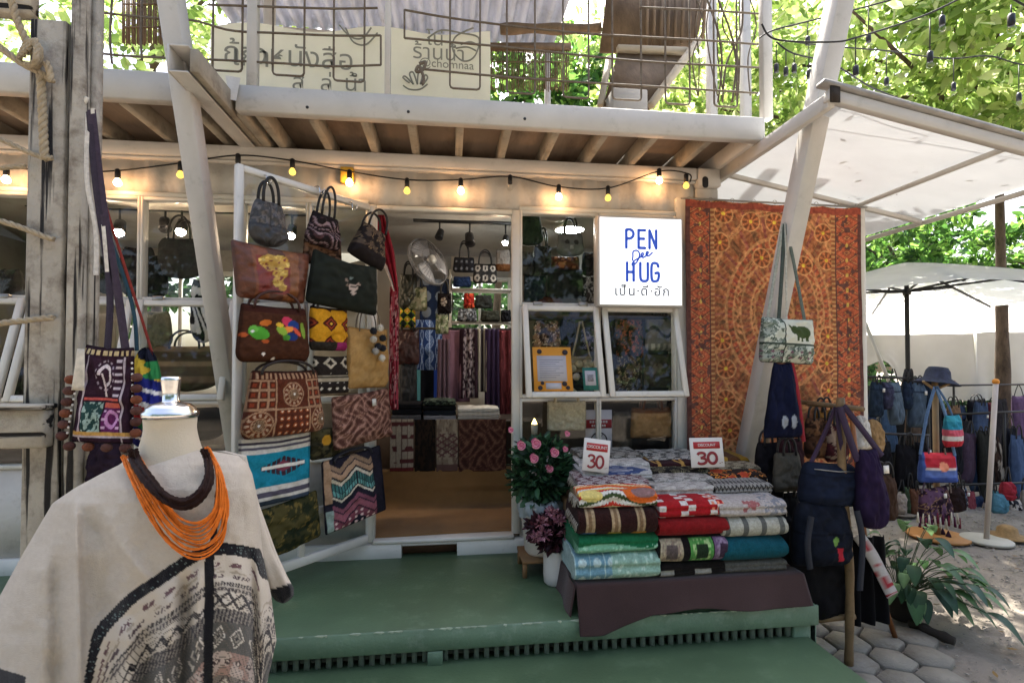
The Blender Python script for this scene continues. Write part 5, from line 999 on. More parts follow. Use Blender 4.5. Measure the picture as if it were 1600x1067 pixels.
# =================================================================== festoon lights on the shopfront
YL = YW - .085
LIT = mat('lit_warm_bulb', (1, .8, .6), .4, 0, 1, 0, emit=(1, .50, .20), es=26)
DIM = mat('dim_yellow_bulb', H('#c79a35'), .3, 0, 1, 0, emit=(1, .62, .12), es=.42)
fs = thing('string_light', 'black string of warm bulbs along the top of the shopfront', 'string light', P(600, 275, Y=YL))
wp = [(-60, 262), (10, 262), (100, 268), (182, 267), (282, 255), (372, 243), (455, 251), (545, 268), (636, 281), (720, 281), (797, 276), (873, 292), (950, 294), (1030, 268), (1076, 272), (1078, 285)]
WIRE = mat('black_cable', H('#141312'), .6, 0, 1, 0)
MB().tube(smooth_path([P(u, v, Y=YL) for u, v in wp], 160), .0045, 6).build('wire', WIRE, fs, smooth=True)
def bulb(parent, c, state, r=.021, hs=.045, sr=.015):
    s = MB(); s.lathe([(.006, .012), (sr, .004), (sr, -hs), (sr * .9, -hs - .002)], c, 12); so_ = s.build('socket', DARK, parent, smooth=True)
    b = MB(); b.lathe([(.008, -hs), (r * .62, -hs - r * .35), (r, -hs - r * 1.15), (r * .86, -hs - r * 1.8), (r * .4, -hs - r * 2.15), (0, -hs - r * 2.2)], c, 14)
    b.build('bulb', {'lit': LIT, 'dim': DIM, 'off': CLEAR}[state], so_, smooth=True)
for u, v, s in ((10, 262, 'lit'), (184, 267, 'lit'), (282, 255, 'dim'), (372, 243, 'off'), (457, 251, 'dim'), (546, 268, 'lit'), (636, 281, 'dim'), (720, 281, 'lit'), (797, 276, 'off'), (873, 291, 'lit'), (950, 293, 'dim'), (1030, 266, 'lit'), (1072, 274, 'dim')):
    bulb(fs, P(u, v, Y=YL), s)
# small switch box behind a bulb
sp = P(543, 275, Y=YW - .01); sw = thing('switch_box', 'small yellow junction box on the header above the door', 'junction box', sp); MB().bx(sp[0] - .04, sp[0] + .04, YW - .035, YW + .008, sp[2] - .05, sp[2] + .05).build('box_cover', mat('yellow_box', H('#c9a23a'), .6, .1), sw, bevel=.006)
# ------------------------------------------------------------------ light box sign
q0 = P(935, 478, Y=YW - .13); q1 = P(1067, 341, Y=YW - .13); lbx = thing('light_box_sign', 'glowing square white shop sign with blue lettering above the sashes', 'sign', ((q0[0] + q1[0]) / 2, YW - .13, q0[2]))
lw_, lh = q1[0] - q0[0], q1[2] - q0[2]
MB().bx(-lw_ / 2, lw_ / 2, .004, .10, 0, lh).build('sign_case', mat('white_sign_case', H('#b5b2ae'), .5, .05), lbx, world=False, bevel=.004)
MB().bx(-lw_ / 2 + .012, lw_ / 2 - .012, 0, .003, .012, lh - .012).build('sign_face', mat('lit_sign_face', (.9, .9, .9), .5, 0, 1, 0, emit=(.94, .97, 1), es=.36), lbx, world=False)
BLUE = mat('sign_blue', H('#2a48a0'), .5, 0, 1, 0, emit=H('#2c4fb4'), es=.16); GREYT = mat('sign_grey', H('#555a66'), .5, 0, 1, 0, emit=H('#555a66'), es=.06)
def sx(u): return (u - 1001) / 132 * lw_
def sz(v): return (478 - v) / 137 * lh
SK = [0]
def stroke(name, lines, wpx, M):
    m = MB(); wd = wpx / 132 * lw_
    for pts in lines:
        SK[0] += 1; p = np.array([(sx(u), -.002 - .00004 * SK[0], sz(v)) for u, v in pts])
        if len(p) > 2: p = smooth_path(p, 6 * len(p))
        strap_mesh(m, p, wd, .0012, (0, 1, 0), len(p))
        for e in (p[0], p[-1]): m.lathe([(0, -.0006), (wd / 2, -.0006), (wd / 2, .0006), (0, .0006)], e, 10, R=np.array([[1, 0, 0], [0, 0, 1], [0, 1, 0]]), cap=False)
    m.build(name, M, lbx, world=False)
W_ = 4.3
stroke('letter', [[(978, 389), (978, 362)], [(978, 362), (984, 361.5), (988.5, 365), (988.5, 371), (984, 375), (978, 375)]], W_, BLUE)
stroke('letter', [[(997, 389), (997, 362)], [(997, 362), (1007, 362)], [(997, 375), (1005.5, 375)], [(997, 389), (1007, 389)]], W_, BLUE)
stroke('letter', [[(1014, 389), (1014, 362)], [(1014, 362), (1024.5, 389)], [(1024.5, 389), (1024.5, 362)]], W_, BLUE)
stroke('letter', [[(979, 439), (979, 412)], [(989, 439), (989, 412)], [(979, 426), (989, 426)]], W_, BLUE)
stroke('letter', [[(999.5, 412), (999.5, 432), (1001, 438), (1005.5, 439.5), (1010, 438), (1011, 432), (1011, 412)]], W_, BLUE)
stroke('letter', [[(1027.5, 417), (1026, 413), (1022, 411.5), (1018, 413), (1016.8, 419), (1016.8, 432), (1018, 438), (1022, 439.5), (1027, 437), (1028, 427), (1023, 427)]], W_, BLUE)
stroke('script_lettering', [[(987.5, 408), (988, 402), (988.5, 395), (994, 393), (998, 397), (997, 405), (992, 413), (986.5, 415), (990, 409), (998, 404), (1003, 401), (1004.5, 397.5), (1002, 397), (1001, 401), (1004, 403.5), (1009, 400), (1012, 396), (1010, 394.5), (1008.5, 398.5), (1012, 401), (1018, 396)]], 2.5, BLUE)
lettering('เป็น·ดี·ฮัก', .085, GREYT, lbx, (sx(1002), -.003, sz(455.5)), extrude=.0006, spacing=1.12, offset=.0012)
# ------------------------------------------------------------------ notice and green frame stuck on the open sash
def on_sash(s, name, label, cat, lx, lz, w, h):
    o = thing(name, label, cat); o.matrix_basis = wm(s) @ Matrix.Translation((lx, -.022, lz)); return o
s1 = [s for s in SASHES if 'orange notice' in s['label']][0]; wS = XM_R[1] - XM_R[0] - .024
NW, NH = .245, .285
no = on_sash(s1, 'notice', 'orange framed paper notice stuck in the open window sash', 'notice', -wS / 2 + .052 + NW / 2, -.575 + .005, NW, NH)
MB().bx(-NW / 2, NW / 2, 0, .004, 0, NH).build('orange_board', mat('orange_card', H('#c98a2e'), .6, .05), no, world=False)
MB().bx(-NW * .40, NW * .36, -.002, -.0005, NH * .22, NH * .80).build('paper', mat('paper_white', H('#a9a7ae'), .8, .03), no, world=False)
m = MB()
for k in range(9): m.bx(-NW * .34, NW * (.28 - .1 * ((k * 7) % 3)), -.003, -.0022, NH * (.70 - .05 * k), NH * (.708 - .05 * k))
m.build('print', mat('print_grey', H('#6b6a72'), .8, 0), no, world=False)
m = MB()
for (x, z, r) in ((-.08, .255, .016), (.085, .25, .018), (-.085, .02, .015), (-.07, .05, .012), (.07, .045, .016), (.09, .02, .013)): m.lathe([(0, 0), (r, 0), (r, .001), (0, .001)], (x, -.003, z), 12, R=np.array([[1, 0, 0], [0, 0, 1], [0, 1, 0]]), cap=False)
m.build('flower_print', mat('print_dark', H('#26222a'), .8, 0), no, world=False)
MB().bx(-NW * .2, NW * .2, -.002, -.0005, .012, .052).build('paper', mat('paper_white'), no, world=False)
gf = on_sash(s1, 'green_card', 'small green framed card beside the orange notice', 'card', wS / 2 - .092, -.565, .1, .15)
MB().bx(-.048, .048, 0, .004, 0, .145).build('card', mat('green_card', H('#20635a'), .6, .05), gf, world=False); MB().bx(-.034, .034, -.002, -.0005, .03, .125).build('paper', mat('paper_white'), gf, world=False)
MB().bx(-.02, .02, -.0035, -.0022, .055, .1).build('grey_print', mat('print_mid', H('#7d7b80'), .8, .5, 120), gf, world=False)
# ------------------------------------------------------------------ items at the lower right window
Yq = YW - .06
ybag('purse', 'cream knitted purse hanging under the sash with the notice', 'purse', (855, 626, 916, 673), Yq, pat=plain('#a9a087', .08, 60), M=KNIT, res=40, t=.05, taper=1.0, rb=.12, handle=('arc', .10, .3), hc='#a9a087', group='bags at the lower window')
ybag('basket_bag', 'natural woven bag with brown handles in the lower window', 'bag', (985, 636, 1050, 684), Yq + .12, pat=lambda U, V: put(plain('#8a6c4a', .15, 60)(U, V), V > .82, '#5c3a24'), res=40, t=.12, taper=.94, rb=.08, handle=('arc', .10, .22), hc='#4a2a1a', hr=.010, group='bags at the lower window')
pb_ = P(935, 715, Y=YW + .03); pw = P(956, 700, Y=YW + .03)[0] - P(915, 700, Y=YW + .03)[0]; ph_ = P(935, 640, Y=YW + .03)[2] - pb_[2]
po = thing('poster', 'white poster with red band and ring emblem in the lower window', 'poster', pb_ - (0, .012, 0))
MB().bx(-pw / 2, pw / 2, 0, .005, 0, ph_).build('board', mat('paper_white'), po, world=False)
MB().bx(-pw / 2 + .002, pw / 2 - .002, -.002, -.0004, ph_ * .62, ph_ * .80).build('red_band', mat('print_red', H('#7c1f26'), .7, .05), po, world=False)
m = MB()
for r_, (w_, z_) in enumerate(((.7, .75), (.55, .67))):
    for k in range(7): m.bx(-pw * w_ / 2 + k * pw * w_ / 7, -pw * w_ / 2 + (k + .7) * pw * w_ / 7, -.0032, -.0022, ph_ * (z_ - .02), ph_ * (z_ + .025))
m.build('small_print', mat('paper_white'), po, world=False)
m = MB(); a = np.linspace(0, 2 * np.pi, 30, endpoint=False); m.tube(np.stack([.055 * np.cos(a), np.full(30, -.003), ph_ * .36 + .055 * np.sin(a)], -1), .004, 5, closed=True)
for t in (0.0, 1.047, 2.094): m.tube([(.05 * math.cos(t), -.003, ph_ * .36 + .05 * math.sin(t)), (-.05 * math.cos(t), -.003, ph_ * .36 - .05 * math.sin(t))], .002, 4)
m.build('emblem', mat('print_dark'), po, world=False)
ybag('storage_box', 'grey cardboard box behind the natural woven bag', 'box', (958, 642, 986, 706), YW + .35, pat='#5d564c', res=12, t=.2, rb=.03, rt=.02)
wl = P(835, 662, Y=YW + .1); cdl = thing('night_light', 'tiny glowing cone light in the lower window left corner', 'lamp', wl)
MB().lathe([(.018, 0), (.017, .004), (.003, .034), (0, .036)], wl, 12).build('glow_cone', mat('warm_cone', (1, .9, .4), .5, 0, 1, 0, emit=(1, .7, .2), es=4), cdl, smooth=True); MB().lathe([(.02, -.07), (.024, -.002)], wl, 12).build('stand', WHITE2, cdl, smooth=True)
# ------------------------------------------------------------------ tapestry and its post
tx0, tx1 = 1.572, 2.865; tzt = P(1200, 317, Y=YW - .05)[2]; tzb = .78
U, V = np.meshgrid(np.linspace(0, 1, 270), np.linspace(0, 1, 400))
yy = YW - .055 - .012 * np.sin(U * 19 + 2 * fbm(U * 3, V * 2, 3)) * (1 - .6 * V) - .02 * (fbm(U * 4, V * 5, 8) - .5); zt_ = tzt - .015 * (U - .2) - .01 * np.abs(np.sin(U * 16)) * 1
tp = MB().grid(np.stack([tx0 + (tx1 - tx0) * U, yy, tzb + (zt_ - tzb) * V], -1), tapestry(U, V)).build('tapestry', mat('embroidered_cloth', None, .9, .2, 60, .7, 220, spec=.2), None, smooth=True, solid=.004)
tag(tp, 'large orange and red embroidered tapestry with ring of medallions', 'tapestry')
rd = thing('tapestry_rod', 'thin steel rod the orange tapestry hangs from', 'rod', (2.2, YW - .05, tzt)); MB().tube([(tx0 - .03, YW - .06, tzt + .004), (tx1 + .05, YW - .06, tzt - .008)], .007, 8).build('rod_tube', STEEL, rd, smooth=True)
for u_ in np.linspace(.02, .98, 9): x = tx0 + (tx1 - tx0) * u_; MB().tube([(x + .014 * math.cos(t), YW - .06, tzt + .002 + .014 * math.sin(t)) for t in np.linspace(0, 5.6, 10)], .002, 5).build('ring', STEEL, rd)
wp_ = thing('canopy_post', 'thin white post at the right edge of the tapestry', 'post', (2.9, YW - .02, 0)); MB().bx(tx1 + .012, tx1 + .055, YW - .04, YW + .003, 0, 2.69).build('post_tube', WHITE2, wp_, bevel=.003)
# ------------------------------------------------------------------ white lean-to canopy
AW = mat('white_fibreglass_sheet', H('#d6dade'), .55, .05, 3, .05, 60, transl=.09, dirt=(H('#4a4640'), .75, 11, .665, .72), stretch=(1, 1.6, 1))  # dark specks paint in the shadows of leaves lying on the sheet
aw = thing('canopy', 'white translucent canopy sheet on a grey frame right of the shop', 'canopy', (1.86, 2.3, 2.88))
def az(x): return 2.885 - .186 * (x - 1.86)
nx = 30; xs = np.linspace(1.87, 3.42, nx); ys = np.linspace(2.31, 4.5, 40); X, Yg_ = np.meshgrid(xs, ys); Z = az(X) + .03 + .012 * (fbm(X * 2, Yg_ * 2, 3) - .5)
MB().grid(np.stack([X, Yg_, Z], -1)).build('sheet', AW, aw, smooth=True)
def abar(x0, y0, x1, y1, w, h, nm='frame_bar', dz=0): MB().bar((x0, y0, az(x0) + dz), (x1, y1, az(x1) + dz), w, h).build(nm, WHITE, aw, bevel=.003)
abar(1.86, 2.28, 1.86, 3.36, .04, .075, dz=-.02); abar(1.835, 2.28, 3.42, 2.28, .04, .058, dz=-.005); abar(2.885, 2.306, 2.885, 4.5, .026, .026); abar(3.42, 2.306, 3.42, 4.5, .03, .03); abar(1.90, 3.31, 3.40, 3.31, .03, .03)
MB().bar((1.8, 2.275, az(1.8) + .045), (3.44, 2.275, az(3.44) + .045), .06, .02).build('edge_flashing', mat('grey_flashing', H('#8d8a86'), .6, .2, 10), aw)
MB().bx(1.835, 1.885, 2.25, 2.257, 2.84, 2.92).build('end_cap', mat('old_dark_timber'), aw)
LEAFDRY = mat('dry_leaf', None, .85, .2, 10, .2, transl=.2)
def litter(n, fn, name, label, smin=.02, smax=.06, cols=('#6a4a2a', '#4a3520', '#7d6238', '#3f3a22')):
    m = MB()
    for k in range(n):
        x, y, z = fn(); s = rng.uniform(smin, smax); a = rng.uniform(0, 6.28); c, s_ = math.cos(a), math.sin(a)
        L = np.array([(-1, 0, 0), (-.3, .35, .12), (.4, .3, .1), (1, 0, .25), (.4, -.3, .15), (-.3, -.35, .1)]) * s
        m.add(np.stack([x + L[:, 0] * c - L[:, 1] * s_, y + L[:, 0] * s_ + L[:, 1] * c, z + L[:, 2]], -1), [(0, 1, 2, 3), (0, 3, 4, 5)], H(cols[k % len(cols)]))
    tag(m.build(name, LEAFDRY), label, 'leaves', kind='stuff')
def fa():
    x = rng.uniform(1.9, 3.35); y = rng.uniform(2.35, 4.4); return x, y, az(x) + .038
litter(40, fa, 'leaf_litter', 'dry fallen leaves lying on top of the canopy sheet', .008, .03)
def fg():
    x = rng.uniform(2.2, 7); y = rng.uniform(1.5, 7); return x, y, .006
litter(260, fg, 'leaf_litter', 'dry fallen leaves scattered on the gravel path', .015, .035)

# ------------------------------------------------------------------ display table with folded blankets
TY0, TY1 = 2.44, 3.12; ta = P(905, 900, Y=TY0)[0]; tb = P(1240, 890, Y=TY0)[0]; tzt_ = .505
tbl = thing('display_table', 'low wooden table under the blankets at the deck edge', 'table', ((ta + tb) / 2, 2.78, ZD))
MB().bx(ta, tb, TY0 + .02, TY1, tzt_ - .03, tzt_ - .004).build('tabletop', mat('raw_timber', H('#7a5c3c'), .8, .2, 6, .2), tbl)
for x in (ta + .05, tb - .05):
    for y in (TY0 + .07, TY1 - .05): MB().bx(x - .025, x + .025, y - .025, y + .025, ZD, tzt_ - .03).build('leg', mat('raw_timber'), tbl)
MB().bx(ta + .03, tb - .04, 2.80, TY1, tzt_ - .003, .80).build('riser_box', mat('raw_timber'), tbl)
MB().bar(P(896, 772, Y=2.72), P(928, 832, Y=2.52), .02, .03).build('side_rail', mat('raw_timber'), tbl)
# cloth over the table
nu, nv = 90, 40; u = np.linspace(0, 1, nu); s = np.linspace(0, 1, nv); Ug, Sg = np.meshgrid(u, s)
x = ta - .02 + (tb - ta + .06) * Ug; top = Sg < .3
y = np.where(top, TY0 + .30 - (.30 + .02) * (Sg / .3), TY0 - .022 - .014 * (1 + np.sin(Ug * 19 + 1)) * (Sg - .3) - .07 * (Sg - .3)); z = np.where(top, tzt_ + .004, tzt_ + .004 - (Sg - .3) / .7 * (.20 + .012 * np.sin(Ug * 9 + .5) - .068 * np.clip((Ug - .10) * 5, 0, 1)))
tc_ = thing('tablecloth', 'dark maroon brown cloth hanging over the front of the blanket table', 'tablecloth', ((ta + tb) / 2, TY0, .4)); MCLO = mat('maroon_cloth', H('#3b2a28'), .95, .15, 4, .3, 260, spec=.15, sheen=.15)
MB().grid(np.stack([x, y, z], -1), flip=True).build('front_drop', MCLO, tc_, smooth=True, solid=.004)
Ug, Sg = np.meshgrid(np.linspace(0, 1, 40), np.linspace(0, 1, 14)); MB().grid(np.stack([ta - .022 - .03 * Sg - .008 * np.sin(Ug * 14), TY0 - .02 + (TY1 - TY0) * Ug, tzt_ + .003 - Sg * .17], -1), flip=True).build('side_drop', MCLO, tc_, smooth=True, solid=.004)
# patterns for the blankets
def bl_pale(U, V): C = base_(U, '#8fae9c'); put(C, (U < .42), '#6f94a0'); put(C, (U < .42) & (np.hypot((U * 6 % 1) - .5, (V * 4.5 % 1) - .45) < .27), '#b6c9c4'); put(C, (U < .42) & (np.abs((U * 6 % 1) - .02) < .05), '#a8c0bc'); put(C, (U > .42) & (vnoise(U * 30, V * 22, 4) > .72), '#b9d0bf'); return speck(C, U, V, .15, 60)
def bl_green(U, V): C = base_(U, '#7cb292'); put(C, V > .22 + .05 * np.sin(U * 5), '#1e6a44'); put(C, (V < .22) & (vnoise(U * 30, V * 30, 2) > .75), '#a3cdb0'); return speck(C, U, V, .15, 50)
def bl_brown(U, V):
    C = base_(U, '#2c1512'); i = np.abs(((U + .02) * 3.1 % 1) - .5) < .17; put(C, i & (V > .10), '#a58d6c'); put(C, i & (np.abs(((U + .02) * 3.1 % 1) - .5) < .07) & (V > .10), '#7d6348')
    for k, c in enumerate(('#27567a', '#8c8226', '#b07c26')): put(C, (np.hypot((U - .14 - .32 * k) * 1.2, (V - .02) * .9) < .13) & (V < .13), c)
    return speck(C, U, V, .25, 60)
def bl_zig(U, V):
    t = V * 2.3 + .55 * np.abs(((U * 1.0 + .05) % .96) - .48) * 2.2; t = t + .06 * tri(U * 22); C = base_(U, '#cfc9bd')
    cl = ['#d2622a', '#e0d3a0', '#c43a2a', '#d8d4c8', '#3d4a2a', '#d8d4c8', '#b5302c', '#e0c060', '#d8d4c8', '#d2622a']
    i = np.floor(t * 5.2).astype(int) % len(cl); C = np.array([H(c) for c in cl])[i]; put(C, disc(U, V, .84, .42, .14, .9) , '#8a6a68'); put(C, (np.hypot((U - .84) * .9, V - .42) < .24) & (np.hypot((U - .84) * .9, V - .42) > .14), '#cf6224'); put(C, (np.hypot((U - .16) * .9, V - .35) < .13), '#dcc878'); return speck(C, U, V, .15, 60)
def bl_lace(c0, c1, sc=9, s=2):
    sc = sc * .62
    def f(U, V): C = base_(U, c0); n = np.sin(U * sc * 6.3 + 2 * np.sin(V * sc * 3)) * np.sin(V * sc * 7); put(C, n > .35, c1); put(C, np.abs(n) < .07, c1); return speck(C, U, V, .15, 60)
    return f
def bl_star(U, V): C = base_(U, '#a9a8a6'); x = np.abs(U - .55); put(C, (np.abs(V - .5) < .40 * np.clip(1 - x / .42, 0, 1) * (.55 + .45 * tri(U * 5))) , '#3c4a70'); put(C, (np.abs(V - .5) < .2 * np.clip(1 - x / .2, 0, 1)) & (tri(V * 14) > .6), '#a5a6ae'); return speck(C, U, V, .15, 60)
def bl_granny(U, V):
    C = base_(U, '#15100f')
    for cx, ca, cb, cc in ((.18, '#a89a80', '#5a4e4a', '#8e7a6a'), (.62, '#4f8a44', '#22301f', '#9ab878'), (.97, '#6d5470', '#3a2a3a', '#8e7a90')):
        d = np.maximum(np.abs(U - cx) / .165, np.abs(V - .24) / .17); put(C, d < 1, ca); put(C, (d < .8) & (vnoise(U * 40, V * 40, 3) > .5), cc); put(C, d < .5, cb)
    return speck(C, U, V, .25, 60)
def bl_red(U, V): C = base_(U, '#a01a20'); put(C, ((np.floor(U * 9) + np.floor(V * 9)) % 2 < 1) & ((np.floor(U * 4.5 + .5) % 2) < 1), '#cfcac4'); put(C, (U > .8) & (tri(U * 12) > .5) & (tri(V * 8) > .5), '#e08a6a'); return speck(C, U, V, .15, 60)
def bl_stripe(U, V): C = base_(U, '#a9a698'); put(C, np.abs(((U + .06) * 3.6 % 1) - .5) < .14, '#5d5d58'); return speck(C, U, V, .15, 60)
def bl_pink(U, V): C = base_(U, '#aea59f'); put(C, (np.maximum(np.abs(U - .47) / .12, np.abs(V - .3) / .14) < 1) & (fbm(U * 16, V * 16, 3) > .5), '#9c5f5e'); put(C, (U > .66) & (fbm(U * 18, V * 18, 5) > .52), '#7e8088'); return speck(C, U, V, .15, 60)
def bl_gz(U, V): C = base_(U, '#8f8b85'); put(C, np.abs((V * 4 + tri(U * 14) * .6) % 1 - .5) < .2, '#3a3837'); return C
cx = [P(967, 850, Y=TY0)[0], P(1083, 850, Y=TY0)[0], P(1180, 850, Y=TY0)[0]]; cwd = [.405, .352, .345]
GB = 'folded blankets on the low table'
def blk(col, z, th, pat, lab, y=0, pitch=0, dep=.34, M=KNIT, seed=0, wx=1, dx=0, roll=0, L=2):
    fb = fold('blanket', lab, 'blanket', (cx[col] + dx + y * .28, TY0 + y, z), cwd[col] * wx, dep, th, pat, (((seed * 37) % 11) - 5) * .007, pitch, M, L, 90, GB, seed + col * 7, roll)
    if col != 1 and seed >= 20 or seed in (3, 4, 12):
        m = MB(); sg = -1 if col == 0 else 1; xe = sg * cwd[col] * wx * .49
        for k in range(26):
            y0 = .02 + dep * .8 * k / 26; a_ = rng.uniform(.02, .05); m.tube([(xe, y0, th * .55), (xe + sg * .012, y0 + rng.uniform(-.004, .004), th * .5 - a_ * .3), (xe + sg * .016 + rng.uniform(-.004, .004), y0 + rng.uniform(-.006, .006), th * .5 - a_)], .0018, 4, col=H(['#b9b2a6', '#8f8578', '#a59c8c'][(k + seed) % 3]))
        m.build('fringe', KNIT, fb, world=False)['kind'] = 'stuff'
blk(0, .51, .13, bl_pale, 'pale blue and mint blanket at the bottom front left', seed=1, wx=1.06, y=-.012); blk(0, .638, .09, bl_green, 'mint blanket with dark green top, second from bottom left', seed=2, y=.005); blk(0, .727, .13, bl_brown, 'dark brown crochet blanket with beige bands and coloured tips', seed=3, y=-.01, L=1, wx=.97)
blk(0, .855, .085, bl_zig, 'white blanket with orange, red and green stepped zigzags', seed=4, y=.015, pitch=.03, dep=.2, wx=.98)
blk(1, .51, .065, lambda U, V: put(plain('#15110f')(U, V), ((np.abs(U - .12) < .10) | (np.abs(U - .66) < .13)) & (V < .26), '#8f8d84'), 'black crochet blanket with white patches at the bottom middle', seed=5, y=.005); blk(1, .575, .135, bl_granny, 'black granny square blanket with beige and green squares', seed=6, L=1, y=-.008); blk(1, .708, .09, plain('#7d1618', .12, 50), 'plain dark red blanket in the middle column', seed=7, L=1, wx=1.04); blk(1, .796, .085, bl_red, 'red and white checked blanket in the middle column', seed=8, y=.01, pitch=.03, dep=.22)
blk(2, .51, .06, plain('#55544f', .3, 60), 'grey blanket at the bottom right of the table', seed=9, y=.01); blk(2, .57, .12, plain('#0f4a56', .12, 60), 'plain teal blanket on the right', seed=10, L=1, y=-.008); blk(2, .688, .10, bl_stripe, 'off white blanket with grey bars on the right', seed=11, L=1); blk(2, .786, .085, bl_pink, 'white blanket with faded pink motif on the right', seed=12, y=.01, pitch=.03, dep=.22, wx=1.05)
rows = [[(bl_lace('#a39a98', '#5d3a40'), 'white and maroon lace blanket behind the orange zigzag one'), (bl_star, 'white blanket with large dark blue star'), (bl_lace('#9f9d99', '#c0bcb6', 7), 'white lace blanket at the back left'), (bl_lace('#8f8a82', '#4b4740', 7), 'grey patterned blanket at the very back left')],
        [(bl_lace('#b5b0a9', '#9a958f', 5), 'white blanket with soft ridges behind the red checked one'), (bl_lace('#aaa49d', '#7d7872', 6), 'grey white blanket in the middle row'), (batik(['#1c1915', '#4a4434', '#120f0e', '#8c8468'], 9, 3), 'black leaf patterned blanket in the middle row'), (lambda U, V: put(put(base_(U, '#32161a'), (np.abs(np.abs((U * 2.3 % 1) - .5) - np.abs(V * .8 - .3) * .6) < .06), '#b08a4a'), V < .12, '#b5a25a'), 'maroon blanket with golden crosses'), (bl_lace('#a9a59d', '#4a4844', 6), 'white and black blanket at the very back middle')],
        [(bl_gz, 'grey blanket with dark zigzag on the right'), (batik(['#1e1614', '#b5452a', '#2a1a16', '#d8883a'], 6, 4), 'black blanket with orange flowers on the right'), (bl_lace('#9c927c', '#5e5444', 7), 'beige patterned blanket on the right'), (stripes(['#8a6a24', '#2c1c18', '#a8863a', '#5a3a22', '#8a6a24'], [1, 1, 1, 1, 1], True, .1), 'yellow and brown blanket at the back right')]]
for c_, rr in enumerate(rows):
    n_ = len(rr)
    for j, (pt, lb_) in enumerate(rr):
        y = .13 + (.50 / n_) * (j + .2); blk(c_, .862 + .10 * (y - .1) + .010 * j + (.035 if c_ == 0 else .0), .055, pt, lb_, y=y, pitch=.05, dep=.26, seed=20 + j, wx=.98 + .04 * ((j * 7) % 3 - 1), dx=.012 * ((j * 5) % 3 - 1))
# discount signs
def dsign(u0, v0, u1, v1, Y, tilt, lab):
    o, w, h = boxfit(u0, v0, u1, v1, np.array([0, Y, 0]), np.array([0, 1.0, 0])); s = thing('price_sign', lab, 'price sign', o, group='discount signs on the blankets'); s.rotation_euler = (rad(-10), tilt, 0)
    MB().bx(-w / 2, w / 2, 0, .006, 0, h).build('panel', mat('sign_white_card', H('#c9c5c0'), .5, .03), s, world=False, bevel=.002)
    MB().bx(-w * .40, w * .40, -.002, -.0004, h * .63, h * .86).build('red_band', mat('sign_red', H('#a3262a'), .5, .03), s, world=False)
    lettering('DISCOUNT', h * .135, mat('sign_white_card'), s, (0, -.0035, h * .745), extrude=.0006, spacing=.92)
    SER = mat('sign_red_dark', H('#7c1c22'), .5, .03); hh = h * .38; zb = h * .12
    def num(lines, wd, nm='digit'):
        m = MB()
        for i, pts in enumerate(lines): strap_mesh(m, [(x * w, -.003 - .0003 * i, zb + z * hh) for x, z in pts], wd * w, .001, (0, 1, 0), 40)
        m.build(nm, SER, s, world=False)
    num([[(-.30, .80), (-.26, .94), (-.17, .98), (-.09, .90), (-.09, .70), (-.17, .54), (-.22, .52)], [(-.21, .53), (-.13, .50), (-.06, .38), (-.06, .18), (-.14, .03), (-.25, .02), (-.31, .14)]], .075); a = np.linspace(0, 2 * np.pi, 26); num([[(.14 + .13 * math.cos(t), .5 + .47 * math.sin(t)) for t in a]], .08)
    num([[(.34, .02), (.37, .06)], [(.40, .10), (.43, .10)]], .02, 'mark')
    MB().bx(-w * .3, w * .3, .006, .05, .0, .004).build('foot', mat('sign_white_card'), s, world=False)
dsign(909, 686, 951, 737, 2.70, rad(8), 'white and red discount sign with 30 tilted on the left blankets'); dsign(1081, 684, 1133, 730, 2.78, 0, 'white and red discount sign with 30 standing on the right blankets')
# ------------------------------------------------------------------ flowers
def leaf_cloud(m, c, R, n, size, cols, seed=0, up=.3, drop=0):
    d = rng.normal(0, 1, (n, 3)); d /= np.linalg.norm(d, axis=1)[:, None]; p = np.array(c) + d * np.array(R) * rng.uniform(.35, 1, (n, 1)) ** .6
    L = size * rng.uniform(.4, 1.5, n); f = d + rng.normal(0, .6, (n, 3)) + (0, 0, up); f /= np.linalg.norm(f, axis=1)[:, None]; s_ = np.cross(f, rng.normal(0, 1, (n, 3))); s_ /= np.linalg.norm(s_, axis=1)[:, None] + 1e-9; nn_ = np.cross(f, s_)
    T = np.array([(0, 0, 0), (.35, .24, .05), (.75, .18, .03), (1, 0, -.10), (.75, -.18, .03), (.35, -.24, .05), (.5, 0, -.03)])
    V = p[:, None] + (f[:, None] * T[None, :, 0, None] + s_[:, None] * T[None, :, 1, None] + nn_[:, None] * T[None, :, 2, None]) * L[:, None, None]
    F = np.array([(0, 1, 2, 6), (6, 2, 3, 3), (0, 6, 4, 5), (6, 3, 4, 4)])[:, :4]; F = np.array([(0, 1, 2, 6), (0, 6, 4, 5)]); F2 = np.array([(6, 2, 3), (6, 3, 4)])
    k = np.arange(n)[:, None, None] * 7; cc = np.array([H(x) for x in cols])[rng.integers(0, len(cols), n)] * rng.uniform(.7, 1.3, (n, 1)); n0 = m.n
    m.add(V, (F[None] + k).reshape(-1, 4), np.repeat(cc, 7, 0)); m.f.append((F2[None] + k).reshape(-1, 3) + n0); return m
LEAF = mat('green_leaf', None, .5, .15, 20, .15, 60, transl=.3); PETAL = mat('flower_petal', None, .6, .1, 20, .1, 60, transl=.25)
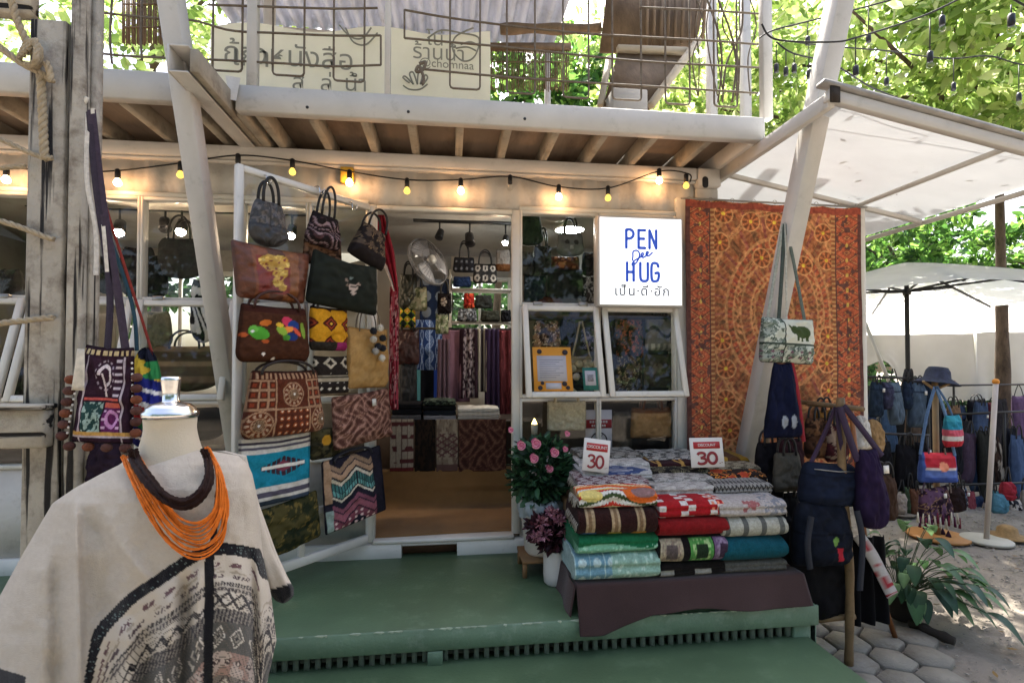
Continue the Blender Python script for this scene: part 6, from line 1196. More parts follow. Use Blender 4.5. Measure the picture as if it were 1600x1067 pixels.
def rose(c, r, cols, parent):
    m = MB()
    for k in range(16):
        a = k * 2.4; rr = r * (.2 + .8 * k / 16); t = .9 - 1.1 * k / 16; g = np.zeros((4, 5, 3))
        for i in range(4):
            for j in range(5): b = a + (j / 4 - .5) * 1.5; q = rr * (.5 + .5 * i / 3); g[i, j] = (q * math.cos(b), -r * .3 + q * math.sin(b) * .3 - .3 * r * i / 3 * (t > 0), q * math.sin(b) + (t * .0))
        m.grid(g + np.array(c), np.broadcast_to(H(cols[k % len(cols)]), g.shape))
    m.ball(np.array(c) + (0, -.1 * r, 0), r * .5, 8, 6, H(cols[0])); return m.build('bloom', PETAL, parent, smooth=True)
pp = P(846, 848, Y=3.0); rz0 = P(846, 862, Y=3.0)[2]; rp_ = thing('rose_pot', 'pink rose bush in a white cloth wrapped pot by the doorway', 'potted plant', (pp[0], 3.0, rz0))
rt_ = P(846, 785, Y=3.0)[2]; k_ = 3.04 / 800
MB().lathe([(.085, rz0), (.10, rz0 + .02), (.125, rt_ - .02), (.13, rt_)], (pp[0], 3.0, 0), 28).build('pot', mat('white_pot', H('#b9b5ae'), .6, .08, 6, .1), rp_, smooth=True)
th = np.linspace(0, 2 * np.pi, 60, endpoint=False); rr_ = np.stack([np.stack([(r + .012 * np.sin(th * 9 + z * 40)) * np.cos(th) + pp[0], (r + .012 * np.sin(th * 9 + z * 40)) * np.sin(th) + 3.0, np.full(60, z) + .012 * np.sin(th * 5)], -1) for r, z in ((.128, rt_ - .06), (.137, rt_ - .02), (.13, rt_ + .02), (.10, rt_ + .03))]); MB().grid(rr_, wrap=True).build('liner', mat('grey_plastic_liner', H('#8f979a'), .4, .1, 10, .1), rp_, smooth=True)
m = MB(); cc_ = P(845, 735, Y=3.0); leaf_cloud(m, cc_, (.17, .15, .19), 1500, .055, ['#203a28', '#2a4a32', '#335a3a', '#182e20', '#466c4c'], up=.2); m.build('foliage', LEAF, rp_)
m = MB()
for k in range(14): a = rng.uniform(0, 6.28); r = rng.uniform(.03, .13); m.tube(smooth_path([(pp[0], 3.0, rt_ - .02), (pp[0] + r * .5 * math.cos(a), 3 + r * .5 * math.sin(a), rt_ + .12), (pp[0] + r * math.cos(a), 3 + r * math.sin(a), rt_ + .25)], 8), .003, 5)
m.build('stems', mat('stem_green', H('#33482c'), .7), rp_)
for u, v, r in ((814, 695, 8), (837, 692, 9), (834, 715, 8), (866, 706, 8), (858, 731, 7), (883, 701, 5), (798, 671, 5), (886, 677, 5)): rose(P(u, v, Y=2.84), r * k_ * .95, ['#c9708a', '#d98aa0', '#b85a78', '#e3a3b4'], rp_)
stl = thing('plant_stand', 'small wooden stand with thin legs under the rose pot', 'plant stand', (pp[0], 3.0, ZD)); MB().bx(pp[0] - .13, pp[0] + .11, 2.88, 3.12, rz0 - .02, rz0 - .002).build('stand_top', mat('raw_timber'), stl)
for x in (pp[0] - .115, pp[0] + .095):
    for y in (2.895, 3.105): MB().bx(x - .012, x + .012, y - .012, y + .012, ZD, rz0 - .02).build('leg', mat('raw_timber'), stl)
vb = P(873, 919, Z=ZD); vt = P(873, 864, Y=vb[1])[2]; vr = (P(893, 900, Y=vb[1])[0] - P(853, 900, Y=vb[1])[0]) / 2
va = thing('flower_vase', 'white cylinder vase of dark red foliage with pink blossoms', 'vase', vb); vy = vb[1] + vr
MB().lathe([(vr * .8, ZD), (vr * .96, ZD + .012), (vr, ZD + .05), (vr, vt - .006), (vr * .97, vt), (vr * .9, vt), (vr * .88, vt - .03), (0, vt - .03)], (vb[0], vy, 0), 36).build('vase', mat('white_ceramic', H('#bfbcb7'), .35, .04, 8, .04, spec=.5), va, smooth=True)
m = MB(); leaf_cloud(m, P(868, 832, Y=vy), (.11, .10, .095), 900, .045, ['#2a1219', '#3a1a22', '#1f0e14', '#4a2630'], up=.3); leaf_cloud(m, P(846, 822, Y=vy), (.07, .07, .05), 260, .04, ['#2f141c', '#45222c']); m.build('foliage', mat('red_leaf', None, .6, .15, 20, .15, 60, transl=.2), va)
for u, v, r in ((852, 835, 10), (847, 816, 8), (885, 832, 9), (897, 846, 9), (874, 812, 6), (838, 838, 6), (862, 800, 6)):
    m = MB(); c = P(u, v, Y=vy - .10); leaf_cloud(m, c, np.array([1, .7, .8]) * r * k_ * .8, 60, .022, ['#8e5a6a', '#a5707f', '#7a4656', '#b88a95']); m.build('bloom', PETAL, va)
# =================================================================== bags hung on the right strut
hs = P(1226, 332, X=STR_A[0]); hs = hs - np.array([0, .06, 0]); hk = thing('strut_hook', 'steel hook on the right slanting strut holding the elephant bag straps', 'hook', hs)
MB().tube(smooth_path([hs + (0, .09, 0), hs + (0, .02, 0), hs + (0, -.03, .0), hs + (0, -.05, .02)], 12), .007, 8).build('peg', CHROME, hk, smooth=True); MB().ball(hs + (0, -.05, .025), .011).build('peg_end', CHROME, hk, smooth=True)
Yh = hs[1] - .03
def hung(name, label, box, pat, straps, Y=Yh, **k):
    r = ybag(name, label, 'bag', box, Y, pat=pat, **k)
    for px, wd, c in straps:
        m = MB(); strap_mesh(m, [P(u, v, Y=Y + .01 * (i == 0)) for i, (u, v) in enumerate(px)], wd, .004, (0, 1, 0), 24); m.build('strap', mat('strap_' + c, H(c), .9, .25, 60, .4), r, smooth=True)
    return r
eg = hung('shoulder_bag', 'grey green woven bag with dark elephant hung high on the strut', (1186, 497, 1270, 568), p_eleph, [([(1224, 350), (1212, 420), (1196, 520)], .020, '#8e938c'), ([(1225, 350), (1222, 420), (1216, 510)], .022, '#3a4440'), ([(1228, 350), (1242, 420), (1258, 505)], .018, '#56605a'), ([(1226, 348), (1228, 400), (1229, 500)], .010, '#a5a69e')], res=90, t=.11, taper=.97, rb=.1, wr=.012, tilt=.05, group='bags hung on the right strut')
hung('shoulder_bag', 'navy blue bag with red edge strap hanging under the elephant bag', (1192, 566, 1256, 684), lambda U, V: put(put(speck(base_(U, '#10142a'), U, V, .25, 14), disc(U, V, .42, .22, .08) | disc(U, V, .68, .22, .09), '#8f949c'), U > .93, '#6d1620'), [([(1236, 560), (1246, 610), (1256, 690)], .022, '#8a1c26')], Y=Yh - .02, res=40, t=.07, taper=.45, rb=.12, group='bags hung on the right strut')
for u in (1190, 1257): pass
# =================================================================== bamboo rack with bags
BAMB = mat('bamboo', H('#6d5638'), .6, .25, 8, .2, 50, dirt=(H('#3a2c1c'), .6, 12, .5, .7))
a = P(1326, 1043, Z=0.0); yA = a[1]; zt = P(1326, 622, Y=yA)[2]
rk = thing('bamboo_rack', 'bamboo pole rack hung with bags beside the blanket table', 'rack', a)
MB().tube(smooth_path([(a[0], yA, 0), (a[0] + .012, yA, .5), (a[0] - .005, yA + .02, 1.0), (a[0] + .0, yA + .03, zt)], 20), .021 + .002 * np.sin(np.arange(20) * 2.2), 10).build('pole', BAMB, rk, smooth=True)
b2 = np.array([a[0] + .06, yA + .75, 0]); MB().tube([(b2[0], b2[1], 0), (b2[0] - .01, b2[1], zt)], .02, 10).build('pole', BAMB, rk, smooth=True)
MB().tube([(a[0] + .03, yA - .08, zt - .05), (b2[0], b2[1] + .1, zt - .05)], .014, 8).build('cross_rail', BAMB, rk, smooth=True)
MB().tube([P(1330, 636, Y=yA + .03), P(1262, 632, Y=yA + .3)], .010, 8).build('cross_rail', BAMB, rk, smooth=True)
c0 = P(1275, 968, Y=yA + .04); MB().tube([c0, P(1335, 962, Y=yA + .02)], .016, 8).build('foot_rail', BAMB, rk, smooth=True)
MB().tube([P(1330, 640, Y=yA + .3), P(1352, 850, Y=yA + .15), P(1400, 1000, Z=0)], .013, 8).build('slanting_stick', mat('orange_stick', H('#7a4a22'), .6, .2), rk, smooth=True)
GR = 'bags on the bamboo rack'
def rb(name, label, box, dy, pat, **k): k.setdefault('group', GR); return ybag(name, label, 'bag', box, yA + dy, pat=pat, **k)
NAVY = lambda U, V: speck(base_(U, '#151b2a'), U, V, .2, 20)
rb('duffel_bag', 'navy blue duffel shaped bag hung on the bamboo rack', (1246, 722, 1336, 790), .05, lambda U, V: put(put(NAVY(U, V), np.abs(V - .72) < .02, '#0e1320'), (np.abs(V - .5) < .012), '#34405e'), res=44, t=.17, taper=.9, rb=.2, rt=.2, tilt=.08, zip_=1)
bp = rb('backpack', 'dark navy backpack with small green and red patches', (1236, 782, 1330, 882), .02, lambda U, V: put(put(put(speck(base_(U, '#0f131d'), U, V, .3, 16), np.abs(V - .55) < .015, '#090c14'), disc(U, V, .52, .44, .05, 1.2) | disc(U, V, .56, .48, .04, 1.2), '#5d7a3a'), (np.abs(U - .62 + (V - .25) * .2) < .05) & (np.abs(V - .25) < .1), '#9a2430'), res=70, t=.2, taper=.82, rb=.22, rt=.25)
for q_ in ([(-.12, -.09, .28), (-.15, -.10, .15), (-.13, -.09, .02)], [(.13, -.09, .3), (.15, -.10, .15), (.14, -.09, -.1)]): m = MB(); strap_mesh(m, q_, .03, .008); m.build('shoulder_strap', mat('strap_#10141f', H('#10141f'), .8, .1), bp, smooth=True, world=False)
rb('tote_bag', 'black cloth bag hanging under the navy backpack', (1240, 868, 1322, 968), .06, plain('#100f11', .3, 10), res=24, t=.12, taper=1.1)
pu = rb('sling_bag', 'purple fabric sling bag with paper tag at the rack pole', (1334, 700, 1392, 826), -.03, plain('#231830', .25, 12), res=36, t=.13, taper=.45, rb=.38, rt=.1, tagc=1, tilt=-.05)
m = MB(); strap_mesh(m, [P(1340, 720, Y=yA - .03), P(1322, 668, Y=yA - .03), P(1312, 636, Y=yA - .02)], .035, .006); strap_mesh(m, [P(1378, 712, Y=yA - .02), P(1345, 668, Y=yA - .02), P(1318, 634, Y=yA - .01)], .03, .006); m.build('strap', mat('purple_strap', H('#2c1e34'), .9, .2), pu, smooth=True)
m = MB(); strap_mesh(m, [P(1266, 726, Y=yA + .05), P(1288, 678, Y=yA + .04), P(1306, 636, Y=yA)], .022, .006); strap_mesh(m, [P(1322, 732, Y=yA + .03), P(1312, 680, Y=yA), P(1308, 636, Y=yA - .01)], .022, .006)
dl = thing('loose_straps', 'dark violet straps of the duffel bag looped on the rack rail', 'strap', P(1306, 640, Y=yA)); m.build('strap_band', mat('purple_strap'), dl, smooth=True)
for n_, l_, b_x, dy, pt, kw in (('tote_bag', 'black bag behind the rack next to the strut', (1178, 690, 1226, 774), .5, '#17161a', dict(taper=.8)), ('tote_bag', 'grey olive bag behind the rack left of the duffel', (1208, 706, 1252, 768), .3, '#4a463e', dict(taper=.9)), ('shoulder_bag', 'brown bag hanging behind the rack top', (1258, 652, 1296, 716), .55, batik(['#4a3224', '#6b4c34', '#2c1e16'], 6, 3), dict()), ('shoulder_bag', 'ochre bag hanging behind the rack top', (1272, 640, 1304, 690), .75, '#7a5426', dict()), ('shoulder_bag', 'maroon and cream fringed bag behind the rack top', (1290, 660, 1324, 722), .5, batik(['#4a2428', '#8f7a68', '#2f1820'], 7, 4), dict()),
        ('shoulder_bag', 'dark maroon bag below the navy red edged bag', (1214, 684, 1256, 740), .42, '#2f1a1e', dict()), ('shoulder_bag', 'brown bag at the back of the rack behind the purple sling', (1362, 740, 1402, 814), .55, '#3b2a20', dict(taper=.8)), ('shoulder_bag', 'very dark bag low behind the duffel bag', (1206, 768, 1250, 860), .35, '#121214', dict(taper=.9)), ('tote_bag', 'black bag low at the table end of the rack', (1214, 850, 1256, 930), .42, '#0f0f11', dict())):
    rb(n_, l_, b_x, dy, pt, res=26, t=.11, rb=.2, rt=.15, handle=('arc', .1, .22), **kw)
for l_, b_x, c, dy in (('straw coloured woven hat hanging behind the purple sling', (1350, 654, 1378, 708), '#8f7350', .5), ('white cap hanging behind the bamboo pole', (1332, 648, 1358, 702), '#b9b4ac', .42)): rb('hat', l_, b_x, dy, plain(c, .15, 40), res=24, t=.12, taper=.7, rb=.1, rt=.4)
hangcloth('black_cloth', 'black cloth draped at the foot of the bamboo rack', 'cloth', (1330, 838, 1386, 974), yA + .1, plain('#0d0c0e', .2, 8), 3, .02, (40, 40), flare=.25, seed=4)
sc_ = thing('patterned_scarf', 'red and white patterned scarf hung on the slanting stick', 'scarf', P(1360, 880, Y=yA + .05)); m = MB(); p = smooth_path([P(1340, 836, Y=yA + .08), P(1362, 868, Y=yA + .05), P(1386, 915, Y=yA + .03), P(1394, 930, Y=yA + .02)], 40); W2 = np.array([.02, 0, .01])
Vg = np.stack([p - W2 * 1.4, p, p + W2 * 1.6], 1); Ug, Sg = np.meshgrid(np.linspace(0, 1, 3), np.linspace(0, 1, 40)); m.grid(Vg, put(base_(Ug, '#a09a94'), vnoise(Sg * 16, Ug * 3, 3) > .58, '#8a2a30')); m.build('scarf_cloth', FABRIC, sc_, smooth=True, solid=.006)
# =================================================================== leafy plant in a dark pot
pc = P(1412, 965, Z=0.0); pl2 = thing('leafy_plant', 'green plant with long drooping leaves in a dark pot on the gravel', 'potted plant', pc)
MB().lathe([(.07, 0), (.085, .02), (.105, .15), (.11, .16), (.10, .155), (.09, .14)], pc, 24).build('pot', mat('dark_pot', H('#2c2521'), .7, .15), pl2, smooth=True)
cols = ['#2f4a2c', '#3f5f38', '#56744a', '#24402a', '#6d8a5c', '#2a4634']; NL = 84
for k in range(NL):
    a_ = rng.uniform(0, 6.28); el = rng.uniform(.25, 1.25); ln = rng.uniform(.10, .18); st_ = np.array([pc[0] + .03 * math.cos(a_), pc[1] + .03 * math.sin(a_), .15]); R0 = rng.uniform(.05, .32) * (1.2 - .5 * el)
    tip0 = st_ + np.array([R0 * math.cos(a_) + .10, R0 * math.sin(a_) - .03, rng.uniform(.05, .36) * el]); dirv = np.array([math.cos(a_) * .8 + .25, math.sin(a_) * .8, .25 * el]); g = np.zeros((9, 3, 3)); wd = ln * .25
    side = np.cross(dirv, (0, 0, 1)); side /= np.linalg.norm(side)
    for i in range(9): t = i / 8; c = tip0 + dirv * ln * t + np.array([0, 0, -.8 * ln * t * t]); w_ = wd * math.sin(math.pi * min(1, t * .95 + .03)) ** .8; g[i, 0] = c - side * w_ + (0, 0, .25 * w_); g[i, 1] = c; g[i, 2] = c + side * w_ + (0, 0, .25 * w_)
    g[..., 2] = np.maximum(g[..., 2], .02); cc = H(cols[k % 6]); C = np.broadcast_to(cc, g.shape).copy(); C[:, 1] *= 1.35
    m = MB().grid(g, C); m.tube(smooth_path([st_, (st_ + tip0) / 2 + (0, 0, .05), tip0], 6), .0025, 4, col=H('#3a4a2c')); m.build('leaf', LEAF, pl2, smooth=True)
MB().tube(smooth_path([P(1424, 974, Z=.02), P(1450, 984, Z=.03), P(1492, 1002, Z=.02)], 10), .028 + .006 * np.sin(np.arange(10) * 2.), 8).build('kerb_log', mat('old_dark_timber'), None); tag(bpy.data.objects['kerb_log'], 'dark log lying on the ground below the leafy plant', 'log')
# =================================================================== market behind: umbrella, tent, stands
uc = P(1419, 600, d=7.0); UX, UY = uc[0], uc[1]; um = thing('market_umbrella', 'large white market umbrella with dark pole behind the shop', 'umbrella', (UX, UY, 0)); zh = P(1419, 455, d=7.0)[2]
UMB = mat('white_umbrella_cloth', H('#dadad8'), .8, .06, 3, .1, 80, transl=.65); n = 8; Rr = 1.95
g = np.zeros((7, n * 6 + 1, 3))
for i in range(7):
    for j in range(n * 6 + 1):
        a_ = j / (n * 6) * 2 * math.pi + .25; f = abs(((j / 6) % 1) - .5) * 2; r = Rr * i / 6; rr = r * (math.cos(math.pi / 8) / math.cos((((j / 6) % 1) - .5) * math.pi / 4)); g[i, j] = (UX + rr * math.cos(a_), UY + rr * math.sin(a_), zh + .40 - .52 * (i / 6) ** 1.15 - .03 * (1 - f) * (i / 6))
MB().grid(g).build('canopy_cloth', UMB, um, smooth=False)
for k in range(n): a_ = k / n * 2 * math.pi + .25; MB().tube([(UX, UY, zh + .38), (UX + Rr * math.cos(a_) * .99, UY + Rr * math.sin(a_) * .99, zh - .13)], .018, 5).build('rib', DARK, um); MB().tube([(UX, UY, zh), (UX + Rr * .55 * math.cos(a_), UY + Rr * .55 * math.sin(a_), zh + .11)], .016, 5).build('strut', DARK, um)
MB().tube([(UX, UY, 0), (UX, UY, zh + .4)], .028, 10).build('pole', mat('dark_bronze_pole', H('#26221f'), .5, .1), um, smooth=True); MB().lathe([(.05, zh - .05), (.05, zh + .03)], (UX, UY, 0), 12).build('hub', DARK, um)
MB().lathe([(.12, 1.05), (.06, 1.4), (.04, 1.5)], (UX, UY, 0), 12).build('tied_cloth', mat('black_cloth_mat', H('#141416'), .9, .1), um); MB().lathe([(.3, 0), (.3, .06), (.05, .09)], (UX, UY, 0), 20).build('base', DARK, um)
tt = thing('market_tent', 'big white market tent with hanging skirt behind the umbrella', 'tent', P(1500, 640, Z=0)); TEN = mat('white_tent_cloth', H('#c9c7c4'), .8, .06, 2, .15, 20, transl=.3)
L0 = P(1335, 525, d=8.4); L1 = P(1720, 515, d=8.0); B0 = P(1330, 478, d=12.0); B1 = P(1760, 462, d=11.5); nu, nv = 70, 24
Ug, Sg = np.meshgrid(np.linspace(0, 1, nu), np.linspace(0, 1, nv)); F0 = L0 + (L1 - L0) * Ug[..., None]; F1 = B0 + (B1 - B0) * Ug[..., None]; V = F1 + (F0 - F1) * Sg[..., None]; V[..., 2] -= .22 * np.sin(Sg * np.pi) * (1 - .5 * np.abs(np.sin(Ug * 9))) + .06 * (fbm(Ug * 9, Sg * 4, 3) - .5)
MB().grid(V, flip=True).build('roof_sheet', TEN, tt, smooth=True)
V = F0.copy(); drop = (.46 + .62 * np.clip((Ug - .12) * 5, 0, 1)) * (1 + .10 * np.sin(Ug * 40) * (Ug < .2)); V[..., 2] -= Sg * drop; V[..., 1] += .05 * np.sin(Ug * 34 + 2 * fbm(Ug * 5, Sg * 2, 2)) * Sg; V[..., 0] += .03 * np.sin(Ug * 50) * Sg
MB().grid(V, flip=True).build('skirt', TEN, tt, smooth=True)
for u_ in (.02, .5, .98): c = L0 + (L1 - L0) * u_; MB().tube([(c[0], c[1], 0), (c[0], c[1], c[2])], .025, 8).build('tent_pole', WHITE2, tt)
MB().tube([P(1352, 505, d=6.6), P(1394, 608, d=6.6)], .022, 8).build('brace_pole', WHITE2, tt)
# tree trunk in the market belongs to the near tree (see trees)
# bag rails
def rail(name, label, pts, d, feet):
    r = thing(name, label, 'rail', P(*pts[0], d=d), group='bag rails in the market'); A = P(*pts[0], d=d); B = P(*pts[1], d=d); MB().tube([A, B], .014, 6).build('rail_tube', mat('dark_bronze_pole'), r)
    for f in feet: c = A + (B - A) * f; MB().tube([c, (c[0], c[1], 0)], .014, 6).build('upright', mat('dark_bronze_pole'), r)
rail('bag_rail', 'upper market rail with blue denim bags left of the hat stand', ((1340, 588), (1452, 592)), 5.6, (.02, .98)); rail('bag_rail', 'lower market rail with black bags left of the hat stand', ((1345, 676), (1452, 680)), 5.4, (.03, .97)); rail('bag_rail', 'market rail with dark bags right of the white pole stand', ((1478, 648), (1660, 640)), 6.0, (.05, .5, .95)); rail('bag_rail', 'market rail in the distance under the tent skirt', ((1340, 604), (1640, 600)), 7.2, (.05, .5, .95))
mk = 'bags hanging in the market'; MBK = [0]
def mb_(label, box, d, pt, **k): Y = P((box[0] + box[2]) / 2, box[3], d=d)[1]; k.setdefault('group', mk); MBK[0] += 1; k.setdefault('handle', [('arc', .16, .22), ('hang', .14, .01, .012), None, ('arc', .1, .12)][MBK[0] * 3 % 4]); k.setdefault('tagc', MBK[0] % 4 == 1); k.setdefault('tilt', ((MBK[0] * 5) % 7 - 3) * .03); return ybag(k.pop('name', 'market_bag'), label, 'bag', box, Y, pat=pt, res=k.pop('res', 24), t=.12, rb=.15, **k)
DEN = lambda c: (lambda U, V: put(speck(base_(U, c), U, V, .3, 12), (np.abs(V - .78) < .03), '#1a2230'))
for i, (x0, x1, y1, c) in enumerate(((1357, 1378, 652, '#26313e'), (1376, 1396, 640, '#3a3a4c'), (1390, 1412, 664, '#56636f'), (1408, 1424, 640, '#222c3c'), (1418, 1448, 668, '#43505e'), (1444, 1456, 640, '#1f2a3a'))): mb_(('first', 'second', 'third', 'fourth', 'fifth', 'sixth')[i] + ' denim bag from the tapestry along the upper market rail', (x0, 596, x1, y1), 5.6, DEN(c), taper=.8)
for i, (x0, x1, y0, y1) in enumerate(((1366, 1398, 690, 760), (1396, 1432, 694, 768), (1430, 1452, 690, 752))): mb_(('left', 'middle', 'right')[i] + ' black bag on the lower market rail', (x0, y0, x1, y1), 5.4, '#141316', taper=.95)
dk_c = ['#1b1b20', '#4a3a48', '#33425c', '#2c2c28', '#5a4436', '#1d1d24', '#4a5a78', '#242428', '#5c3038', '#1c1c22']
nmv = ['first', 'second', 'third', 'fourth', 'fifth', 'sixth', 'seventh', 'eighth', 'ninth', 'tenth']
for i in range(10): x = 1484 + i * 16; mb_(nmv[i] + ' dark bag from the left on the right market rail', (x, 664 + (i * 37) % 26, x + 20, 742 + (i * 53) % 40), 5.95 + .05 * (i % 3), dk_c[i] if i not in (4,) else batik(['#3a2a22', '#8f8478', '#241a16'], 5, 3), taper=.9)
for i in range(9): x = 1346 + i * 34; mb_(nmv[i] + ' bag from the left on the distant rail under the tent', (x, 616 + (i * 31) % 18, x + 24, 690 + (i * 17) % 30), 7.15, ['#34405a', '#4a5e78', '#5a4a40', '#26262a', '#7a5f4a', '#3c4a66', '#2c2a2e', '#5e4a6a', '#37302c'][i], taper=.85)
mcol = ['#4f627c', '#7a3a40', '#2e3a52', '#8a7a5c', '#3f6a72', '#5a4a6a', '#24262c', '#9a8c80', '#4a5a44', '#6a4a3a']
for i in range(10):
    x = 1490 + i * 15; y0 = 760 + (i * 29) % 22; mb_(nmv[i] + ' small bag from the left on the low ground row right of the pole stand', (x, y0, x + 18, y0 + 44), 5.6 + .06 * (i % 3), mcol[i] if i % 3 else batik([mcol[i], '#b8aaa0', '#241f22'], 5, i), taper=.9)
for i in range(8):
    x = 1346 + i * 13; mb_(nmv[i] + ' small bag from the left under the black bags left of the hat stand', (x, 758 + (i * 17) % 14, x + 16, 800 + (i * 11) % 10), 5.3 + .05 * (i % 2), mcol[(i + 3) % 10], taper=.9)
lr = thing('bag_rail', 'low market rail near the ground right of the pole stand', 'rail', P(1480, 756, d=5.7), group='bag rails in the market'); A = P(1478, 758, d=5.65); B = P(1660, 752, d=5.65); MB().tube([A, B], .014, 6).build('rail_tube', mat('dark_bronze_pole'), lr)
for f in (.1, .9): c = A + (B - A) * f; MB().tube([c, (c[0], c[1], 0)], .014, 6).build('upright', mat('dark_bronze_pole'), lr)
# display stands
sa = P(1465, 838, Z=0.0); dA = 4.65; sta = thing('hat_stand', 'pole stand on round orange base with hat and colourful bags', 'display stand', sa)
MB().lathe([(.235, 0), (.235, .016), (.23, .02), (0, .02)], sa, 40).build('base_disc', mat('orange_wood_disc', H('#a5713c'), .6, .1, 5, .1), sta); tz = P(1461, 592, Y=sa[1])[2]; MB().tube([sa, (sa[0], sa[1], tz)], .024, 10).build('pole', mat('pale_wood_pole', H('#8d7454'), .7, .15), sta, smooth=True)
for s_ in (-1, 1): MB().tube([(sa[0], sa[1], tz - .1), (sa[0] + s_ * .16, sa[1] - .04, tz - .02)], .012, 6).build('arm', mat('pale_wood_pole'), sta)
ht = thing('bucket_hat', 'dark blue patterned bucket hat on top of the pole stand', 'hat', (sa[0], sa[1], tz)); MB().lathe([(0, .12), (.07, .115), (.09, .08), (.10, .02), (.17, -.03), (.175, -.035)], (sa[0] + .02, sa[1], tz - .01), 28, cap=False, R=np.array(Matrix.Rotation(.15, 3, 'Y'))).build('hat_cloth', mat('navy_print', H('#252a3c'), .9, .5, 25, .2), ht, smooth=True, solid=.004)
def stB(label, box, pt, straps=(), **k):
    r = mb_(label, box, dA - .12, pt, handle=None, res=40, group='colourful bags on the hat stand', **k); Y = P(1460, 700, d=dA - .14)[1]
    for px, wd, c in straps: m = MB(); strap_mesh(m, [P(u, v, Y=Y) for u, v in px], wd, .004, (0, 1, 0), 16); m.build('strap', mat('strap_' + c, H(c), .9, .25, 60, .4), r, smooth=True)
stB('red, white and blue patchwork shoulder bag on the pole stand', (1434, 706, 1496, 754), lambda U, V: put(put(stripes(['#3a4c8a', '#5a6ea8', '#c9b9b0', '#a52a34', '#c43a44'], [1, 1, .5, 1.4, .8])(U, V), disc(U, V, .5, .55, .16, 1.3), '#d98a6a'), (np.abs(U - .5) > .42), '#3f548e'), [([(1461, 604), (1448, 650), (1438, 710)], .03, '#4a6486'), ([(1462, 604), (1478, 650), (1492, 712)], .03, '#56708f')])
stB('turquoise, red and white round bag on the pole stand', (1476, 648, 1504, 698), stripes(['#b8343f', '#c9c2bc', '#c45a6a', '#2f7f96', '#3c8fa0'], [1, .8, 1, 1.2, 1]), [([(1464, 604), (1480, 630), (1490, 655)], .02, '#3f5a78')], taper=.8)
stB('dark violet tasselled bag lowest on the pole stand', (1436, 760, 1490, 815), batik(['#3a2434', '#5d4258', '#221520', '#8a6a50'], 6, 4), [([(1452, 700), (1448, 740), (1440, 770)], .015, '#4a3a44'), ([(1476, 700), (1482, 740), (1486, 770)], .015, '#6a5a50')], taper=.8)
m = MB()
for k in range(16): u = 1434 + k * 4.4; c = P(u, 800 + (k * 7) % 12, d=dA - .2); m.tube([c, c + (rng.uniform(-.01, .01), 0, -.09)], [.004, .011], 6, col=H(['#c9bfae', '#4a1a34', '#b8a894', '#6a2a3a'][k % 4]))
ts = thing('bag_tassels', 'row of cream and plum tassels below the violet bag', 'tassels', P(1465, 800, d=dA - .2)); m.build('tassel_row', FABRIC, ts, smooth=True)
for k, (u, v) in enumerate(((1446, 826), (1456, 830), (1473, 834), (1482, 838))): c = P(u, v, Z=.022); t_ = thing('cone_charm', ('first', 'second', 'third', 'fourth')[k] + ' dark plum cone charm from the left on the orange base', 'charm', c, group='cone charms on the orange base'); MB().lathe([(.022, 0), (.02, .01), (.004, .05), (0, .055)], c, 12).build('cone', mat('plum_wool', H('#2f1426'), .95, .2), t_, smooth=True)
sb_ = P(1541, 845, Z=0.0); stb = thing('pole_stand', 'white pole on a round pale base in the market', 'display stand', sb_); MB().lathe([(.185, 0), (.185, .018), (.18, .022), (0, .022)], sb_, 40).build('base_disc', mat('pale_disc', H('#a8a294'), .6, .08), stb); tz2 = P(1556, 598, Y=sb_[1])[2]; tx2 = P(1556, 598, Y=sb_[1])[0]
MB().tube([sb_, (tx2, sb_[1], tz2)], .020, 10).build('pole', mat('white_pole', H('#b5a9a0'), .6, .1), stb, smooth=True); MB().ball((tx2, sb_[1], tz2 + .01), .028).build('finial', mat('orange_cap', H('#c07a24'), .6, .1), stb, smooth=True)
for k, (u0, v0, u1, v1, c, l_) in enumerate(((1550, 770, 1572, 802, '#4a7486', 'small sky blue pouch hanging by the white pole'), (1566, 752, 1582, 782, '#8a2a34', 'small red pouch hanging right of the white pole'), (1486, 760, 1506, 800, '#2c2020', 'small brown pouch between the two stands'))): mb_(l_, (u0, v0, u1, v1), 4.9, c, name='small_pouch', group='small pouches by the white pole')
for k, (u, v, r, c, l_) in enumerate(((1574, 838, .10, '#8d6f48', 'straw hat lying on the gravel right of the white pole'), (1400, 800, .09, '#7d7264', 'grey woven mat piece lying on the gravel by the rack'))):
    g_ = P(u, v, Z=.01); o = thing('straw_hat' if k == 0 else 'woven_mat', l_, 'hat' if k == 0 else 'mat', g_); MB().lathe([(r * 1.5, 0), (r * 1.45, .01), (r * .8, .02), (r * .7, .08), (r * .4, .1), (0, .1)] if k == 0 else [(r * 2, 0), (r * 2, .012), (0, .014)], g_, 24).build('straw_weave', mat('straw' + str(k), H(c), .9, .2, 40, .5), o, smooth=True)
# market table far back
mt = thing('market_table', 'low dark covered market table under the tent', 'table', P(1500, 720, d=7.9)); A = P(1345, 720, d=8.0); B = P(1680, 715, d=7.8); MB().bar((A[0], A[1], .36), (B[0], B[1], .36), .8, .72).build('table_cover', mat('black_cloth_mat'), mt)
for i in range(12): c = A + (B - A) * (i + .5) / 12; s = rng.uniform(.10, .2); o = bag('market_bag', nmv[i % 10] + (' bag' if i < 10 else ' last bag') + ' from the left standing on the dark market table' + (' end' if i >= 10 else ''), 'bag', (c[0], c[1] - .3, .72), s * 1.8, s * 1.7, 0, .1, dk_c[(i * 3) % 10], res=16, handle=('arc', .1, .2), group='bags on the market table')
